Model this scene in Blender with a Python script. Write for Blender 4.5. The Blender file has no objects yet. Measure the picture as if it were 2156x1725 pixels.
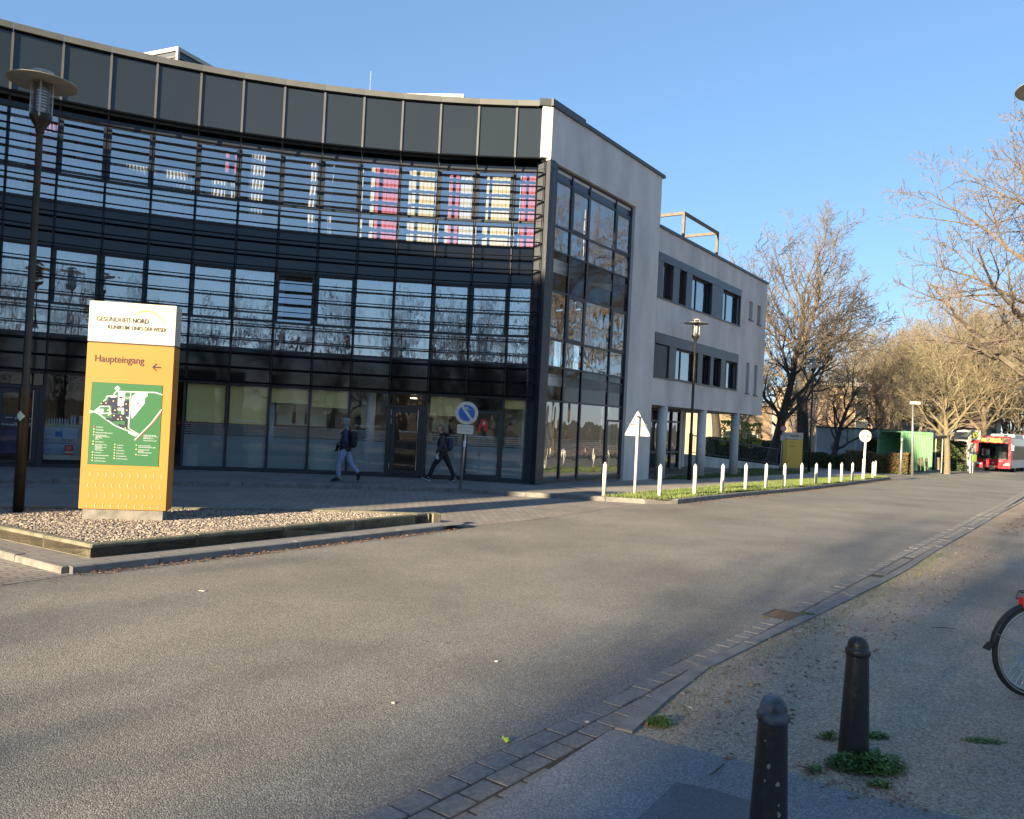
import bpy, bmesh, math, random
import numpy as np
from mathutils import Vector, Matrix
from math import sin, cos, pi, radians, hypot, sqrt, atan2

S = bpy.context.scene
COL = S.collection

# ------------------------------------------------------------------ camera
FV, PITCH, ROLL, CAMH = 1680.0, .0130, .0494, 1.93      # focal length in px of a 2156 px wide picture
cd = bpy.data.cameras.new('camera'); cam = bpy.data.objects.new('camera', cd); COL.objects.link(cam)
cd.sensor_width = 36; cd.lens = 36*FV/2156; cd.clip_start = .05; cd.clip_end = 4000
fw = Vector((0, cos(PITCH), sin(PITCH))); rt = Vector((1, 0, 0)); up = Vector((0, -sin(PITCH), cos(PITCH)))
rt2 = rt*cos(ROLL) + up*sin(ROLL); up2 = up*cos(ROLL) - rt*sin(ROLL)
m = Matrix((rt2, up2, -fw)).transposed().to_4x4(); m.translation = (0, 0, CAMH)
cam.matrix_world = m
S.camera = cam
S.render.resolution_x, S.render.resolution_y = 1024, 819

# ------------------------------------------------------------------ light
SUN_EL = radians(14)
SUN_H = Vector((-.643, -.766)).normalized()
w = bpy.data.worlds.new("World"); S.world = w; w.use_nodes = True
nt = w.node_tree
bg = nt.nodes['Background']
sky = nt.nodes.new('ShaderNodeTexSky'); sky.sky_type = 'NISHITA'; sky.sun_disc = False
sky.sun_elevation = SUN_EL; sky.sun_rotation = atan2(SUN_H.x, SUN_H.y)
sky.air_density = 1.0; sky.dust_density = 0; sky.ozone_density = 8
gam = nt.nodes.new('ShaderNodeGamma'); gam.inputs[1].default_value = .58
nt.links.new(sky.outputs[0], gam.inputs[0]); wb_ = nt.nodes.new('ShaderNodeVectorMath'); wb_.operation = 'MULTIPLY'; wb_.inputs[1].default_value = (1.0, .92, .92)   # the phone's white balance
nt.links.new(gam.outputs[0], wb_.inputs[0]); nt.links.new(wb_.outputs[0], bg.inputs[0]); bg.inputs[1].default_value = .10
sl = bpy.data.lights.new('sun', 'SUN'); so = bpy.data.objects.new('sun', sl); COL.objects.link(so)
sl.energy = 4.0; sl.angle = radians(1.0); sl.color = (1, .82, .57)
sd = Vector((SUN_H.x*cos(SUN_EL), SUN_H.y*cos(SUN_EL), sin(SUN_EL)))
so.rotation_euler = sd.to_track_quat('Z', 'Y').to_euler(); so.location = (0, 0, 40)
S.view_settings.view_transform = 'Standard'; S.view_settings.look = 'None'
S.view_settings.exposure = 2.23; S.view_settings.gamma = 1.0
S.render.engine = 'CYCLES'
S.cycles.max_bounces = 8; S.cycles.transparent_max_bounces = 24
S.cycles.caustics_reflective = False; S.cycles.caustics_refractive = False

# ------------------------------------------------------------------ geometry of the place
KN = [(-1e4, 0), (22, 0), (28, -.09), (36, -.19), (48, -.31), (72, -.44), (110, -.5), (1e5, -.5)]
def g(y):                                   # the street falls a little towards the bus stop
    for (a, b), (c, d) in zip(KN, KN[1:]):
        if y <= c: return b + (d-b)*(y-a)/(c-a)
    return -.5
def ray(x, y):
    a, b = x-1078, y-862.5
    u = a*cos(ROLL)+b*sin(ROLL); v = -a*sin(ROLL)+b*cos(ROLL)
    X, Z = u/FV, -v/FV
    return (X, cos(PITCH)-Z*sin(PITCH), sin(PITCH)+Z*cos(PITCH))
def G(x, y, z=0):                           # where a sight line meets the ground raised by z
    d = ray(x, y); t = (z-CAMH)/d[2]
    for _ in range(30): t = (z+g(t*d[1])-CAMH)/d[2]
    return (t*d[0], t*d[1])
def AT(x, y, Y):                            # where it stands at distance Y
    d = ray(x, y); t = Y/d[1]
    return (t*d[0], Y, CAMH+t*d[2])
class Fr:
    """upright local frame: u along a wall, v outwards from it, z up"""
    def __init__(s, o, d, z=0):
        L = hypot(*d); s.o = (o[0], o[1]); s.u = (d[0]/L, d[1]/L); s.z = z
    def pt(s, u, v, z): return (s.o[0]+s.u[0]*u+s.u[1]*v, s.o[1]+s.u[1]*u-s.u[0]*v, s.z+z)
    def hit(s, x, y, v=0):
        d = ray(x, y); n = (s.u[1], -s.u[0]); ox, oy = s.o[0]+n[0]*v, s.o[1]+n[1]*v
        k = (ox*n[0]+oy*n[1])/(d[0]*n[0]+d[1]*n[1])
        return ((k*d[0]-ox)*s.u[0]+(k*d[1]-oy)*s.u[1], CAMH+k*d[2]-s.z)
    def sub(s, u, v=0, z=0):
        p = s.pt(u, v, z); f = Fr((p[0], p[1]), s.u); f.z = p[2]; return f
def frp(a, b, z=0): return Fr(a, (b[0]-a[0], b[1]-a[1]), z)
W0 = Fr((0, 0), (1, 0))

# ------------------------------------------------------------------ mesh builder
OFF = {}
class MB:
    def __init__(s): s.v = []; s.f = []; s.mi = []; s.m = 0; s.sm = []; s.smooth = False
    def add(s, vs, fs):
        b = len(s.v); s.v += [tuple(p) for p in vs]
        for f in fs: s.f.append(tuple(i+b for i in f)); s.mi.append(s.m); s.sm.append(s.smooth)
        return s
    def box(s, fr, u0, u1, v0, v1, z0, z1):
        p = [fr.pt(u, v, z) for z in (z0, z1) for v in (v0, v1) for u in (u0, u1)]
        return s.add(p, [(0, 2, 3, 1), (4, 5, 7, 6), (0, 1, 5, 4), (2, 6, 7, 3), (0, 4, 6, 2), (1, 3, 7, 5)])
    def bbox(s, fr, u0, u1, v0, v1, z0, z1, b=.02):
        """box with chamfered upright and top edges"""
        r = lambda i, z: [fr.pt(u, v, z) for u, v in ((u0+i+b, v0+i), (u1-i-b, v0+i), (u1-i, v0+i+b), (u1-i, v1-i-b), (u1-i-b, v1-i), (u0+i+b, v1-i), (u0+i, v1-i-b), (u0+i, v0+i+b))]
        vs = r(0, z0)+r(0, z1-b)+r(b, z1)
        fs = [tuple(range(7, -1, -1)), tuple(range(16, 24))]
        for k in (0, 8):
            for i in range(8): j = (i+1) % 8; fs.append((k+i, k+j, k+8+j, k+8+i))
        return s.add(vs, fs)
    def quad(s, *p): return s.add(p, [tuple(range(len(p)))])
    def prism(s, fr, pts, v0, v1):
        """outline in (u,z) given thickness from v0 to v1"""
        n = len(pts)
        vs = [fr.pt(u, v0, z) for u, z in pts]+[fr.pt(u, v1, z) for u, z in pts]
        return s.add(vs, [tuple(range(n)), tuple(range(2*n-1, n-1, -1))]+[(i, (i+1) % n, n+(i+1) % n, n+i) for i in range(n)])
    def slab(s, pts, z0, z1, drape=False):
        n = len(pts)
        gg = g if drape else (lambda y: 0)
        vs = [(x, y, z0+gg(y)) for x, y in pts]+[(x, y, z1+gg(y)) for x, y in pts]
        return s.add(vs, [tuple(range(n-1, -1, -1)), tuple(range(n, 2*n))]+[(i, (i+1) % n, n+(i+1) % n, n+i) for i in range(n)])
    def tube(s, pts, rad, n=8, caps=True):
        pts = [Vector(p) for p in pts]; k = len(pts)
        if not hasattr(rad, '__len__'): rad = [rad]*k
        vs = []; ref = None
        for i, p in enumerate(pts):
            t = (pts[min(i+1, k-1)]-pts[max(i-1, 0)]).normalized()
            if ref is None:
                ref = Vector((0, 0, 1)) if abs(t.z) < .9 else Vector((1, 0, 0))
            a = t.cross(ref)
            if a.length < 1e-5: a = t.orthogonal()
            a.normalize(); b = t.cross(a).normalized(); ref = -b if False else ref
            for j in range(n):
                q = 2*pi*j/n; vs.append(p+(a*cos(q)+b*sin(q))*rad[i])
        fs = [(i*n+j, i*n+(j+1) % n, (i+1)*n+(j+1) % n, (i+1)*n+j) for i in range(k-1) for j in range(n)]
        if caps: fs += [tuple(range(n-1, -1, -1)), tuple(range((k-1)*n, k*n))]
        return s.add(vs, fs)
    def lathe(s, c, prof, n=24, axis=None, cap=True):
        """profile of (radius, height) about an upright axis at c, or about a given axis"""
        c = Vector(c)
        if axis is None: A, B, Z = Vector((1, 0, 0)), Vector((0, 1, 0)), Vector((0, 0, 1))
        else: Z = Vector(axis).normalized(); A = Z.orthogonal().normalized(); B = Z.cross(A)
        vs = [c+A*r*cos(2*pi*j/n)+B*r*sin(2*pi*j/n)+Z*h for r, h in prof for j in range(n)]
        k = len(prof)
        fs = [(i*n+j, i*n+(j+1) % n, (i+1)*n+(j+1) % n, (i+1)*n+j) for i in range(k-1) for j in range(n)]
        if cap: fs += [tuple(range(n-1, -1, -1)), tuple(range((k-1)*n, k*n))]
        return s.add(vs, fs)
    def ell(s, c, r, n=12, k=8, jit=0, rnd=None):
        vs = []
        for i in range(1, k):
            for j in range(n):
                a, b = pi*i/k, 2*pi*j/n
                q = 1+(rnd.uniform(-jit, jit) if jit else 0)
                vs.append((c[0]+r[0]*sin(a)*cos(b)*q, c[1]+r[1]*sin(a)*sin(b)*q, c[2]+r[2]*cos(a)*q))
        vs += [(c[0], c[1], c[2]+r[2]), (c[0], c[1], c[2]-r[2])]
        T = len(vs)-2
        fs = [(i*n+j, (i+1)*n+j, (i+1)*n+(j+1) % n, i*n+(j+1) % n) for i in range(k-2) for j in range(n)]
        fs += [(T, j, (j+1) % n) for j in range(n)]+[(T+1, (k-2)*n+(j+1) % n, (k-2)*n+j) for j in range(n)]
        return s.add(vs, fs)
    def build(s, name, mats, parent=None):
        if not isinstance(mats, (list, tuple)): mats = [mats]
        off = OFF.get(parent.name, (0, 0, 0)) if parent else (0, 0, 0)
        me = bpy.data.meshes.new(name)
        v = s.v if off == (0, 0, 0) else [(a-off[0], b-off[1], c-off[2]) for a, b, c in s.v]
        me.from_pydata(v, [], s.f)
        for q in mats: me.materials.append(q)
        if len(mats) > 1: me.polygons.foreach_set('material_index', s.mi)
        if any(s.sm): me.polygons.foreach_set('use_smooth', s.sm)
        me.update()
        o = bpy.data.objects.new(name, me); COL.objects.link(o)
        if parent: o.parent = parent; OFF[o.name] = off
        return o
def tag(o, label, cat, group=None, kind=None):
    if label: o['label'] = label
    if cat: o['category'] = cat
    if group: o['group'] = group
    if kind: o['kind'] = kind
    return o
def thing(name, label, cat, loc=None, group=None):
    """an Empty; loc given = its parts are written in world coordinates"""
    o = bpy.data.objects.new(name, None); COL.objects.link(o); o.empty_display_size = .3
    if loc is not None: o.location = loc; OFF[o.name] = tuple(loc)
    return tag(o, label, cat, group)
def struct(o): o['kind'] = 'structure'; return o
def copy_tree(o, parent=None):
    c = o.copy(); COL.objects.link(c)
    if parent: c.parent = parent
    for ch in list(o.children): copy_tree(ch, c)
    return c

# ------------------------------------------------------------------ materials
def lin(c): return tuple(((x/255)/12.92 if x/255 <= .04045 else ((x/255+.055)/1.055)**2.4) for x in c)+(1,)
def pm(name, c1, c2=None, scale=5, rough=.7, metal=0, bump=0, bscale=None, spec=.5, detail=6, stretch=None, coat=0):
    m = bpy.data.materials.new(name); m.use_nodes = True; n = m.node_tree; N = n.nodes; L = n.links
    b = N['Principled BSDF']
    b.inputs['Roughness'].default_value = rough; b.inputs['Metallic'].default_value = metal
    b.inputs['Specular IOR Level'].default_value = spec
    if coat: b.inputs['Coat Weight'].default_value = coat; b.inputs['Coat Roughness'].default_value = .08
    c1 = tuple(c1)+(1,) if len(c1) == 3 else c1
    tc = N.new('ShaderNodeTexCoord'); mp = N.new('ShaderNodeMapping'); L.new(tc.outputs['Object'], mp.inputs[0])
    if stretch: mp.inputs['Scale'].default_value = stretch
    if c2 is None: c2 = tuple(x*.82 for x in c1[:3])
    c2 = tuple(c2)+(1,) if len(c2) == 3 else c2
    nz = N.new('ShaderNodeTexNoise'); nz.inputs['Scale'].default_value = scale; nz.inputs['Detail'].default_value = detail
    L.new(mp.outputs[0], nz.inputs['Vector'])
    cr = N.new('ShaderNodeValToRGB'); cr.color_ramp.elements[0].position = .35; cr.color_ramp.elements[1].position = .68
    cr.color_ramp.elements[0].color = c1; cr.color_ramp.elements[1].color = c2
    L.new(nz.outputs['Fac'], cr.inputs[0]); L.new(cr.outputs[0], b.inputs['Base Color'])
    if bump:
        n2 = N.new('ShaderNodeTexNoise'); n2.inputs['Scale'].default_value = bscale or scale*6; n2.inputs['Detail'].default_value = 5
        L.new(mp.outputs[0], n2.inputs['Vector'])
        bp = N.new('ShaderNodeBump'); bp.inputs['Strength'].default_value = bump; bp.inputs['Distance'].default_value = .02
        L.new(n2.outputs['Fac'], bp.inputs['Height']); L.new(bp.outputs[0], b.inputs['Normal'])
    return m
def mixn(N, L, fac, a, b, mode='MIX'):
    x = N.new('ShaderNodeMix'); x.data_type = 'RGBA'; x.blend_type = mode
    for i, q in ((0, fac), (6, a), (7, b)):
        if hasattr(q, 'links'): L.new(q, x.inputs[i])
        else: x.inputs[i].default_value = q if i == 0 else (tuple(q)+(1,) if len(q) == 3 else q)
    return x.outputs[2]
def asphalt(name, dark, light, stone, sc=95, patch=None, bump=.5):
    m = bpy.data.materials.new(name); m.use_nodes = True; n = m.node_tree; N = n.nodes; L = n.links
    b = N['Principled BSDF']; b.inputs['Roughness'].default_value = .82; b.inputs['Specular IOR Level'].default_value = .35
    tc = N.new('ShaderNodeTexCoord')
    vo = N.new('ShaderNodeTexVoronoi'); vo.inputs['Scale'].default_value = sc; L.new(tc.outputs['Object'], vo.inputs['Vector'])
    rr = N.new('ShaderNodeValToRGB'); e = rr.color_ramp; e.elements[0].position = .0; e.elements[0].color = dark+(1,)
    e.elements[1].position = 1; e.elements[1].color = stone+(1,); q = e.elements.new(.55); q.color = light+(1,)
    L.new(vo.outputs['Color'], rr.inputs[0])
    sp = N.new('ShaderNodeSeparateColor'); L.new(vo.outputs['Color'], sp.inputs[0]); L.new(sp.outputs[0], rr.inputs[0])
    nz = N.new('ShaderNodeTexNoise'); nz.inputs['Scale'].default_value = .35; nz.inputs['Detail'].default_value = 7; nz.inputs['Roughness'].default_value = .65
    L.new(tc.outputs['Object'], nz.inputs['Vector'])
    mr = N.new('ShaderNodeMapRange'); mr.inputs[1].default_value = .3; mr.inputs[2].default_value = .7; mr.inputs[3].default_value = .68; mr.inputs[4].default_value = 1.2
    L.new(nz.outputs['Fac'], mr.inputs[0])
    c = N.new('ShaderNodeVectorMath'); c.operation = 'SCALE'; L.new(rr.outputs[0], c.inputs[0]); L.new(mr.outputs[0], c.inputs['Scale'])
    L.new(c.outputs[0], b.inputs['Base Color'])
    bp = N.new('ShaderNodeBump'); bp.inputs['Strength'].default_value = bump; bp.inputs['Distance'].default_value = .006; bp.invert = True
    L.new(vo.outputs['Distance'], bp.inputs['Height']); L.new(bp.outputs[0], b.inputs['Normal'])
    return m
def paving(name, c1, c2, mortar, bw, bh, ang, msize=.012, offset=.5, grain=60, rough=.85):
    m = bpy.data.materials.new(name); m.use_nodes = True; n = m.node_tree; N = n.nodes; L = n.links
    b = N['Principled BSDF']; b.inputs['Roughness'].default_value = rough; b.inputs['Specular IOR Level'].default_value = .3
    tc = N.new('ShaderNodeTexCoord'); mp = N.new('ShaderNodeMapping'); mp.inputs['Rotation'].default_value = (0, 0, ang)
    L.new(tc.outputs['Object'], mp.inputs[0])
    br = N.new('ShaderNodeTexBrick'); br.offset = offset; br.inputs['Scale'].default_value = 1
    br.inputs['Brick Width'].default_value = bw; br.inputs['Row Height'].default_value = bh; br.inputs['Mortar Size'].default_value = msize
    br.inputs['Mortar Smooth'].default_value = .3; br.inputs['Bias'].default_value = 0
    br.inputs['Color1'].default_value = c1+(1,); br.inputs['Color2'].default_value = c2+(1,); br.inputs['Mortar'].default_value = mortar+(1,)
    L.new(mp.outputs[0], br.inputs['Vector'])
    nz = N.new('ShaderNodeTexNoise'); nz.inputs['Scale'].default_value = grain; nz.inputs['Detail'].default_value = 4; L.new(tc.outputs['Object'], nz.inputs['Vector'])
    n3 = N.new('ShaderNodeTexNoise'); n3.inputs['Scale'].default_value = .7; n3.inputs['Detail'].default_value = 6; L.new(tc.outputs['Object'], n3.inputs['Vector'])
    ad = N.new('ShaderNodeMath'); ad.operation = 'ADD'; L.new(nz.outputs['Fac'], ad.inputs[0]); L.new(n3.outputs['Fac'], ad.inputs[1])
    mr = N.new('ShaderNodeMapRange'); mr.inputs[1].default_value = .7; mr.inputs[2].default_value = 1.3; mr.inputs[3].default_value = .72; mr.inputs[4].default_value = 1.2
    L.new(ad.outputs[0], mr.inputs[0])
    c = N.new('ShaderNodeVectorMath'); c.operation = 'SCALE'; L.new(br.outputs['Color'], c.inputs[0]); L.new(mr.outputs[0], c.inputs['Scale'])
    L.new(c.outputs[0], b.inputs['Base Color'])
    bp = N.new('ShaderNodeBump'); bp.inputs['Strength'].default_value = .5; bp.inputs['Distance'].default_value = .01; bp.invert = True
    L.new(br.outputs['Fac'], bp.inputs['Height']); L.new(bp.outputs[0], b.inputs['Normal'])
    return m
def glassm(name, tint, ior=1.9, extra=.03, wav=.02, wscale=2.2, rough=.0, gtint=(1, 1, 1)):
    """coated glazing: see-through mixed with a slightly wavy mirror"""
    m = bpy.data.materials.new(name); m.use_nodes = True; n = m.node_tree; N = n.nodes; L = n.links
    N.remove(N['Principled BSDF']); out = N['Material Output']
    tr = N.new('ShaderNodeBsdfTransparent'); tr.inputs[0].default_value = tint+(1,)
    gl = N.new('ShaderNodeBsdfGlossy'); gl.inputs['Roughness'].default_value = rough; gl.inputs[0].default_value = gtint+(1,)
    lw = N.new('ShaderNodeLayerWeight'); lw.inputs[0].default_value = .5; pw = N.new('ShaderNodeMath'); pw.operation = 'POWER'; pw.inputs[1].default_value = 5; L.new(lw.outputs['Facing'], pw.inputs[0])
    f0 = ((ior-1)/(ior+1))**2+extra
    ad = N.new('ShaderNodeMath'); ad.operation = 'MULTIPLY_ADD'; ad.inputs[1].default_value = 1-f0; ad.inputs[2].default_value = f0; ad.use_clamp = True; L.new(pw.outputs[0], ad.inputs[0])
    tc = N.new('ShaderNodeTexCoord'); mp = N.new('ShaderNodeMapping'); mp.inputs['Scale'].default_value = (1, 1, .45); L.new(tc.outputs['Object'], mp.inputs[0])
    nz = N.new('ShaderNodeTexNoise'); nz.inputs['Scale'].default_value = wscale; nz.inputs['Detail'].default_value = 2
    L.new(mp.outputs[0], nz.inputs['Vector'])
    bp = N.new('ShaderNodeBump'); bp.inputs['Strength'].default_value = 1; bp.inputs['Distance'].default_value = wav
    L.new(nz.outputs['Fac'], bp.inputs['Height']); L.new(bp.outputs[0], gl.inputs['Normal'])
    mx = N.new('ShaderNodeMixShader'); L.new(ad.outputs[0], mx.inputs[0]); L.new(tr.outputs[0], mx.inputs[1]); L.new(gl.outputs[0], mx.inputs[2])
    L.new(mx.outputs[0], out.inputs[0])
    return m
def seethrough(name, col, amount, rough=.6):
    """film or voile: diffuse and translucent cloth mixed with clear"""
    m = bpy.data.materials.new(name); m.use_nodes = True; n = m.node_tree; N = n.nodes; L = n.links
    N.remove(N['Principled BSDF']); out = N['Material Output']
    d = N.new('ShaderNodeBsdfDiffuse'); d.inputs[0].default_value = col+(1,); t = N.new('ShaderNodeBsdfTranslucent'); t.inputs[0].default_value = col+(1,)
    x = N.new('ShaderNodeMixShader'); x.inputs[0].default_value = .4; L.new(d.outputs[0], x.inputs[1]); L.new(t.outputs[0], x.inputs[2])
    tr = N.new('ShaderNodeBsdfTransparent'); y = N.new('ShaderNodeMixShader'); y.inputs[0].default_value = amount
    tc = N.new('ShaderNodeTexCoord'); nz = N.new('ShaderNodeTexNoise'); nz.inputs['Scale'].default_value = 9; L.new(tc.outputs['Object'], nz.inputs['Vector'])
    mr = N.new('ShaderNodeMapRange'); mr.inputs[3].default_value = amount*.93; mr.inputs[4].default_value = min(1, amount*1.07); L.new(nz.outputs['Fac'], mr.inputs[0]); L.new(mr.outputs[0], y.inputs[0])
    L.new(tr.outputs[0], y.inputs[1]); L.new(x.outputs[0], y.inputs[2]); L.new(y.outputs[0], out.inputs[0])
    return m
def emit(name, col, st):
    m = bpy.data.materials.new(name); m.use_nodes = True; b = m.node_tree.nodes['Principled BSDF']
    b.inputs['Base Color'].default_value = col+(1,); b.inputs['Emission Color'].default_value = col+(1,); b.inputs['Emission Strength'].default_value = st
    return m

ANG = atan2(.803, .596)
M = {}
M['asphalt'] = asphalt('asphalt_road', (.13, .122, .102), (.205, .19, .16), (.36, .33, .28), 130)
M['asphalt2'] = asphalt('asphalt_footway', (.135, .135, .135), (.20, .20, .20), (.33, .325, .32), 150, bump=.3)
M['asphalt3'] = asphalt('asphalt_patch', (.10, .105, .11), (.13, .135, .14), (.18, .18, .18), 160, bump=.2)
M['paver'] = paving('lane_pavers', (.31, .275, .235), (.25, .22, .19), (.09, .08, .07), .22, .11, -ANG, .008)
M['slabs'] = paving('pavement_slabs', (.27, .245, .215), (.23, .21, .19), (.08, .07, .06), .5, .25, -.18, .007, grain=35)
M['pathm'] = paving('path_slabs', (.38, .33, .27), (.33, .29, .24), (.14, .12, .10), .3, .3, -ANG, .006, grain=30)
M['kerb'] = pm('kerb_stone', (.22, .205, .18), (.13, .125, .11), 7, .85, bump=.4, bscale=60)
M['kerb2'] = pm('dark_kerb_stone', (.22, .215, .20), (.15, .145, .14), 6, .85, bump=.35, bscale=70)
M['wallk'] = pm('mossy_concrete_edging', (.20, .18, .125), (.10, .10, .062), 5, .9, bump=.6, bscale=50)
M['block'] = pm('gutter_block', (.24, .23, .21), (.16, .155, .145), 30, .85, bump=.6, bscale=150)
M['dirt'] = asphalt('trodden_gravel_dirt', (.22, .168, .115), (.36, .285, .20), (.52, .43, .32), 85, bump=.7)
M['soil'] = pm('soil', (.09, .07, .05), (.05, .04, .03), 9, .95, bump=.8, bscale=60)
M['lawn'] = pm('lawn_ground', (.05, .085, .022), (.085, .11, .035), 2.5, .95, bump=.8, bscale=70, detail=10)
M['wood_floor'] = pm('leafy_woodland_ground', (.12, .10, .06), (.07, .075, .035), 3, .95, bump=.8, bscale=40, detail=10)
M['grass'] = pm('grass_blade', (.085, .135, .03), (.16, .19, .05), 3, .7)
M['pebble'] = pm('pebble', (.31, .255, .195), (.14, .12, .10), 9, .85)
M['concrete'] = pm('fair_faced_concrete', (.70, .66, .61), (.50, .48, .45), 1.0, .8, bump=.2, bscale=25, detail=12, stretch=(1, 1, .4))
M['fascia'] = pm('grey_glass_panel', (.018, .023, .026), (.016, .021, .024), .4, .2, spec=.6)
M['coping'] = pm('zinc_coping', (.12, .12, .11), (.10, .10, .095), 2.5, .5, metal=.3)
M['darkmetal'] = pm('anthracite_metal', (.022, .026, .033), (.017, .02, .026), 3, .38)
M['louvre'] = pm('black_louvre_blade', (.0035, .0045, .007), (.0028, .0035, .005), 4, .5, spec=.08)
M['greymetal'] = pm('grey_cladding', (.05, .055, .066), (.042, .047, .057), 2, .42)
M['spandrel'] = pm('black_spandrel_glass', (.006, .007, .010), (.005, .006, .008), 1, .05, spec=.45)
M['glass'] = glassm('window_glass', (.93, .95, .97), 1.75, .30, wav=.004)
M['glass_side'] = glassm('side_window_glass', (.6, .63, .63), 2.0, .17, wav=.012, wscale=1.5)
M['glass_low'] = glassm('shop_glass', (.88, .91, .90), 1.45, .01, wav=.002)
M['frost'] = seethrough('frosted_film', (.62, .66, .64), .65)
M['voile'] = seethrough('voile_curtain', (.88, .89, .90), .85)
M['yblind'] = pm('mustard_roller_blind', (.80, .62, .24), (.74, .57, .22), 6, .8)
M['yslat'] = pm('cream_blind', (.62, .57, .38), (.56, .52, .34), 6, .8)
M['red'] = pm('red_blind', (.52, .15, .18), (.46, .12, .15), 6, .8)
M['pale'] = pm('pale_blind', (.52, .53, .54), (.46, .47, .48), 4, .8)
M['room'] = pm('room_wall', (.62, .59, .54), (.56, .54, .5), 2, .85)
M['roomfloor'] = pm('room_floor', (.20, .19, .17), (.16, .15, .14), 2, .6)
M['roomdark'] = pm('brown_room_wall', (.085, .05, .032), (.07, .045, .03), 2, .8)
M['white'] = pm('white_paint', (.62, .60, .54), (.56, .54, .49), 3, .5)
M['offwhite'] = pm('sign_cream', (.50, .46, .37), (.46, .42, .34), 1.5, .45)
M['yellow'] = pm('sign_yellow', (.42, .185, .035), (.38, .17, .032), 1.2, .45, spec=.4)
M['green_map'] = pm('map_green', (.03, .125, .05), (.027, .115, .045), 1, .35)
M['navy'] = pm('map_navy', (.02, .025, .05), None, 1, .35)
M['mapwhite'] = pm('map_white', (.52, .55, .57), None, 1, .4)
M['lettering'] = pm('dark_lettering', (.015, .012, .012), None, 1, .5)
M['orange'] = pm('logo_orange', (.65, .30, .03), None, 1, .5)
M['signred'] = pm('sign_red', (.60, .03, .02), (.55, .03, .02), 2, .45)
M['signblue'] = pm('sign_blue', (.02, .12, .42), (.02, .105, .36), 5, .4)
M['signwhite'] = pm('weathered_sign_white', (.62, .60, .50), (.42, .42, .33), 14, .5)
M['signback'] = pm('sign_back', (.62, .60, .50), (.56, .54, .45), 5, .5)
M['galv'] = pm('galvanised_steel', (.42, .41, .38), (.33, .32, .30), 12, .4, metal=.7)
M['lamppost'] = pm('bronze_lamp_post', (.055, .045, .03), (.035, .03, .022), 6, .38, metal=.5)
M['lampmetal'] = pm('lamp_metal', (.50, .46, .38), (.38, .35, .29), 6, .4, metal=.2)
M['lampglass'] = glassm('lamp_glass', (.95, .95, .93), 1.4, .02, wav=0)
M['iron'] = pm('black_cast_iron', (.022, .02, .02), (.016, .015, .015), 9, .42, bump=.15, bscale=40)
M['chipped'] = pm('chipped_cast_iron', (.018, .017, .018), (.14, .15, .17), 11, .42, bump=.3, bscale=30)
M['bollard'] = pm('white_post', (.66, .63, .55), (.55, .52, .45), 8, .6)
M['rubber'] = pm('tyre_rubber', (.02, .02, .018), None, 9, .7)
M['chrome'] = pm('bright_metal', (.6, .6, .6), None, 4, .2, metal=1)
M['bark'] = pm('bark', (.115, .095, .065), (.055, .042, .03), 7, .9, bump=.7, bscale=30)
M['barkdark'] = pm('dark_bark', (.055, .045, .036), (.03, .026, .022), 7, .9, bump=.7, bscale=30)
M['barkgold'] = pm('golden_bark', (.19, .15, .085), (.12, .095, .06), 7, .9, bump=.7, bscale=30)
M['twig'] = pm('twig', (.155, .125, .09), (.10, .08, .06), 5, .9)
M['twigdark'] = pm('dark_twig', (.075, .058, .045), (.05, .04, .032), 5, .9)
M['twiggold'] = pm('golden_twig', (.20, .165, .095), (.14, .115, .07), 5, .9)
M['leaf'] = pm('evergreen_leaf', (.045, .075, .022), (.09, .10, .03), 4, .6)
M['leafrust'] = pm('hedge_leaf', (.10, .10, .03), (.17, .095, .04), 3, .6)
M['weed'] = pm('weed_leaf', (.06, .12, .025), (.10, .17, .04), 20, .6)
M['litter'] = pm('dead_leaf', (.22, .11, .055), (.12, .065, .035), 20, .85)
# ------------------------------------------------------------------ ground
def sheet(name, pts, z, mat, cut=True, skirt=0, kind='structure'):
    bm = bmesh.new(); vs = [bm.verts.new((x, y, 0)) for x, y in pts]; bm.faces.new(vs)
    bmesh.ops.triangulate(bm, faces=bm.faces[:])
    for y, _ in KN[1:-1]:
        bmesh.ops.bisect_plane(bm, geom=bm.verts[:]+bm.edges[:]+bm.faces[:], plane_co=(0, y, 0), plane_no=(0, 1, 0), dist=1e-5)
    for v in bm.verts: v.co.z = z+g(v.co.y)
    bmesh.ops.recalc_face_normals(bm, faces=bm.faces[:])
    if sum(f.normal.z for f in bm.faces) < 0: bmesh.ops.reverse_faces(bm, faces=bm.faces[:])
    if skirt:
        ed = [e for e in bm.edges if e.is_boundary]
        r = bmesh.ops.extrude_edge_only(bm, edges=ed)
        for v in [q for q in r['geom'] if isinstance(q, bmesh.types.BMVert)]: v.co.z -= skirt
    me = bpy.data.meshes.new(name); bm.to_mesh(me); bm.free(); me.materials.append(mat)
    o = bpy.data.objects.new(name, me); COL.objects.link(o); o['kind'] = kind
    return o
def resample(pts, step):
    out = [pts[0]]; acc = 0
    for a, b in zip(pts, pts[1:]):
        L = hypot(b[0]-a[0], b[1]-a[1]); t = step-acc
        while t <= L: out.append((a[0]+(b[0]-a[0])*t/L, a[1]+(b[1]-a[1])*t/L)); t += step
        acc = (acc+L) % step
    if hypot(out[-1][0]-pts[-1][0], out[-1][1]-pts[-1][1]) > .08: out.append(pts[-1])
    return out
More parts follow.
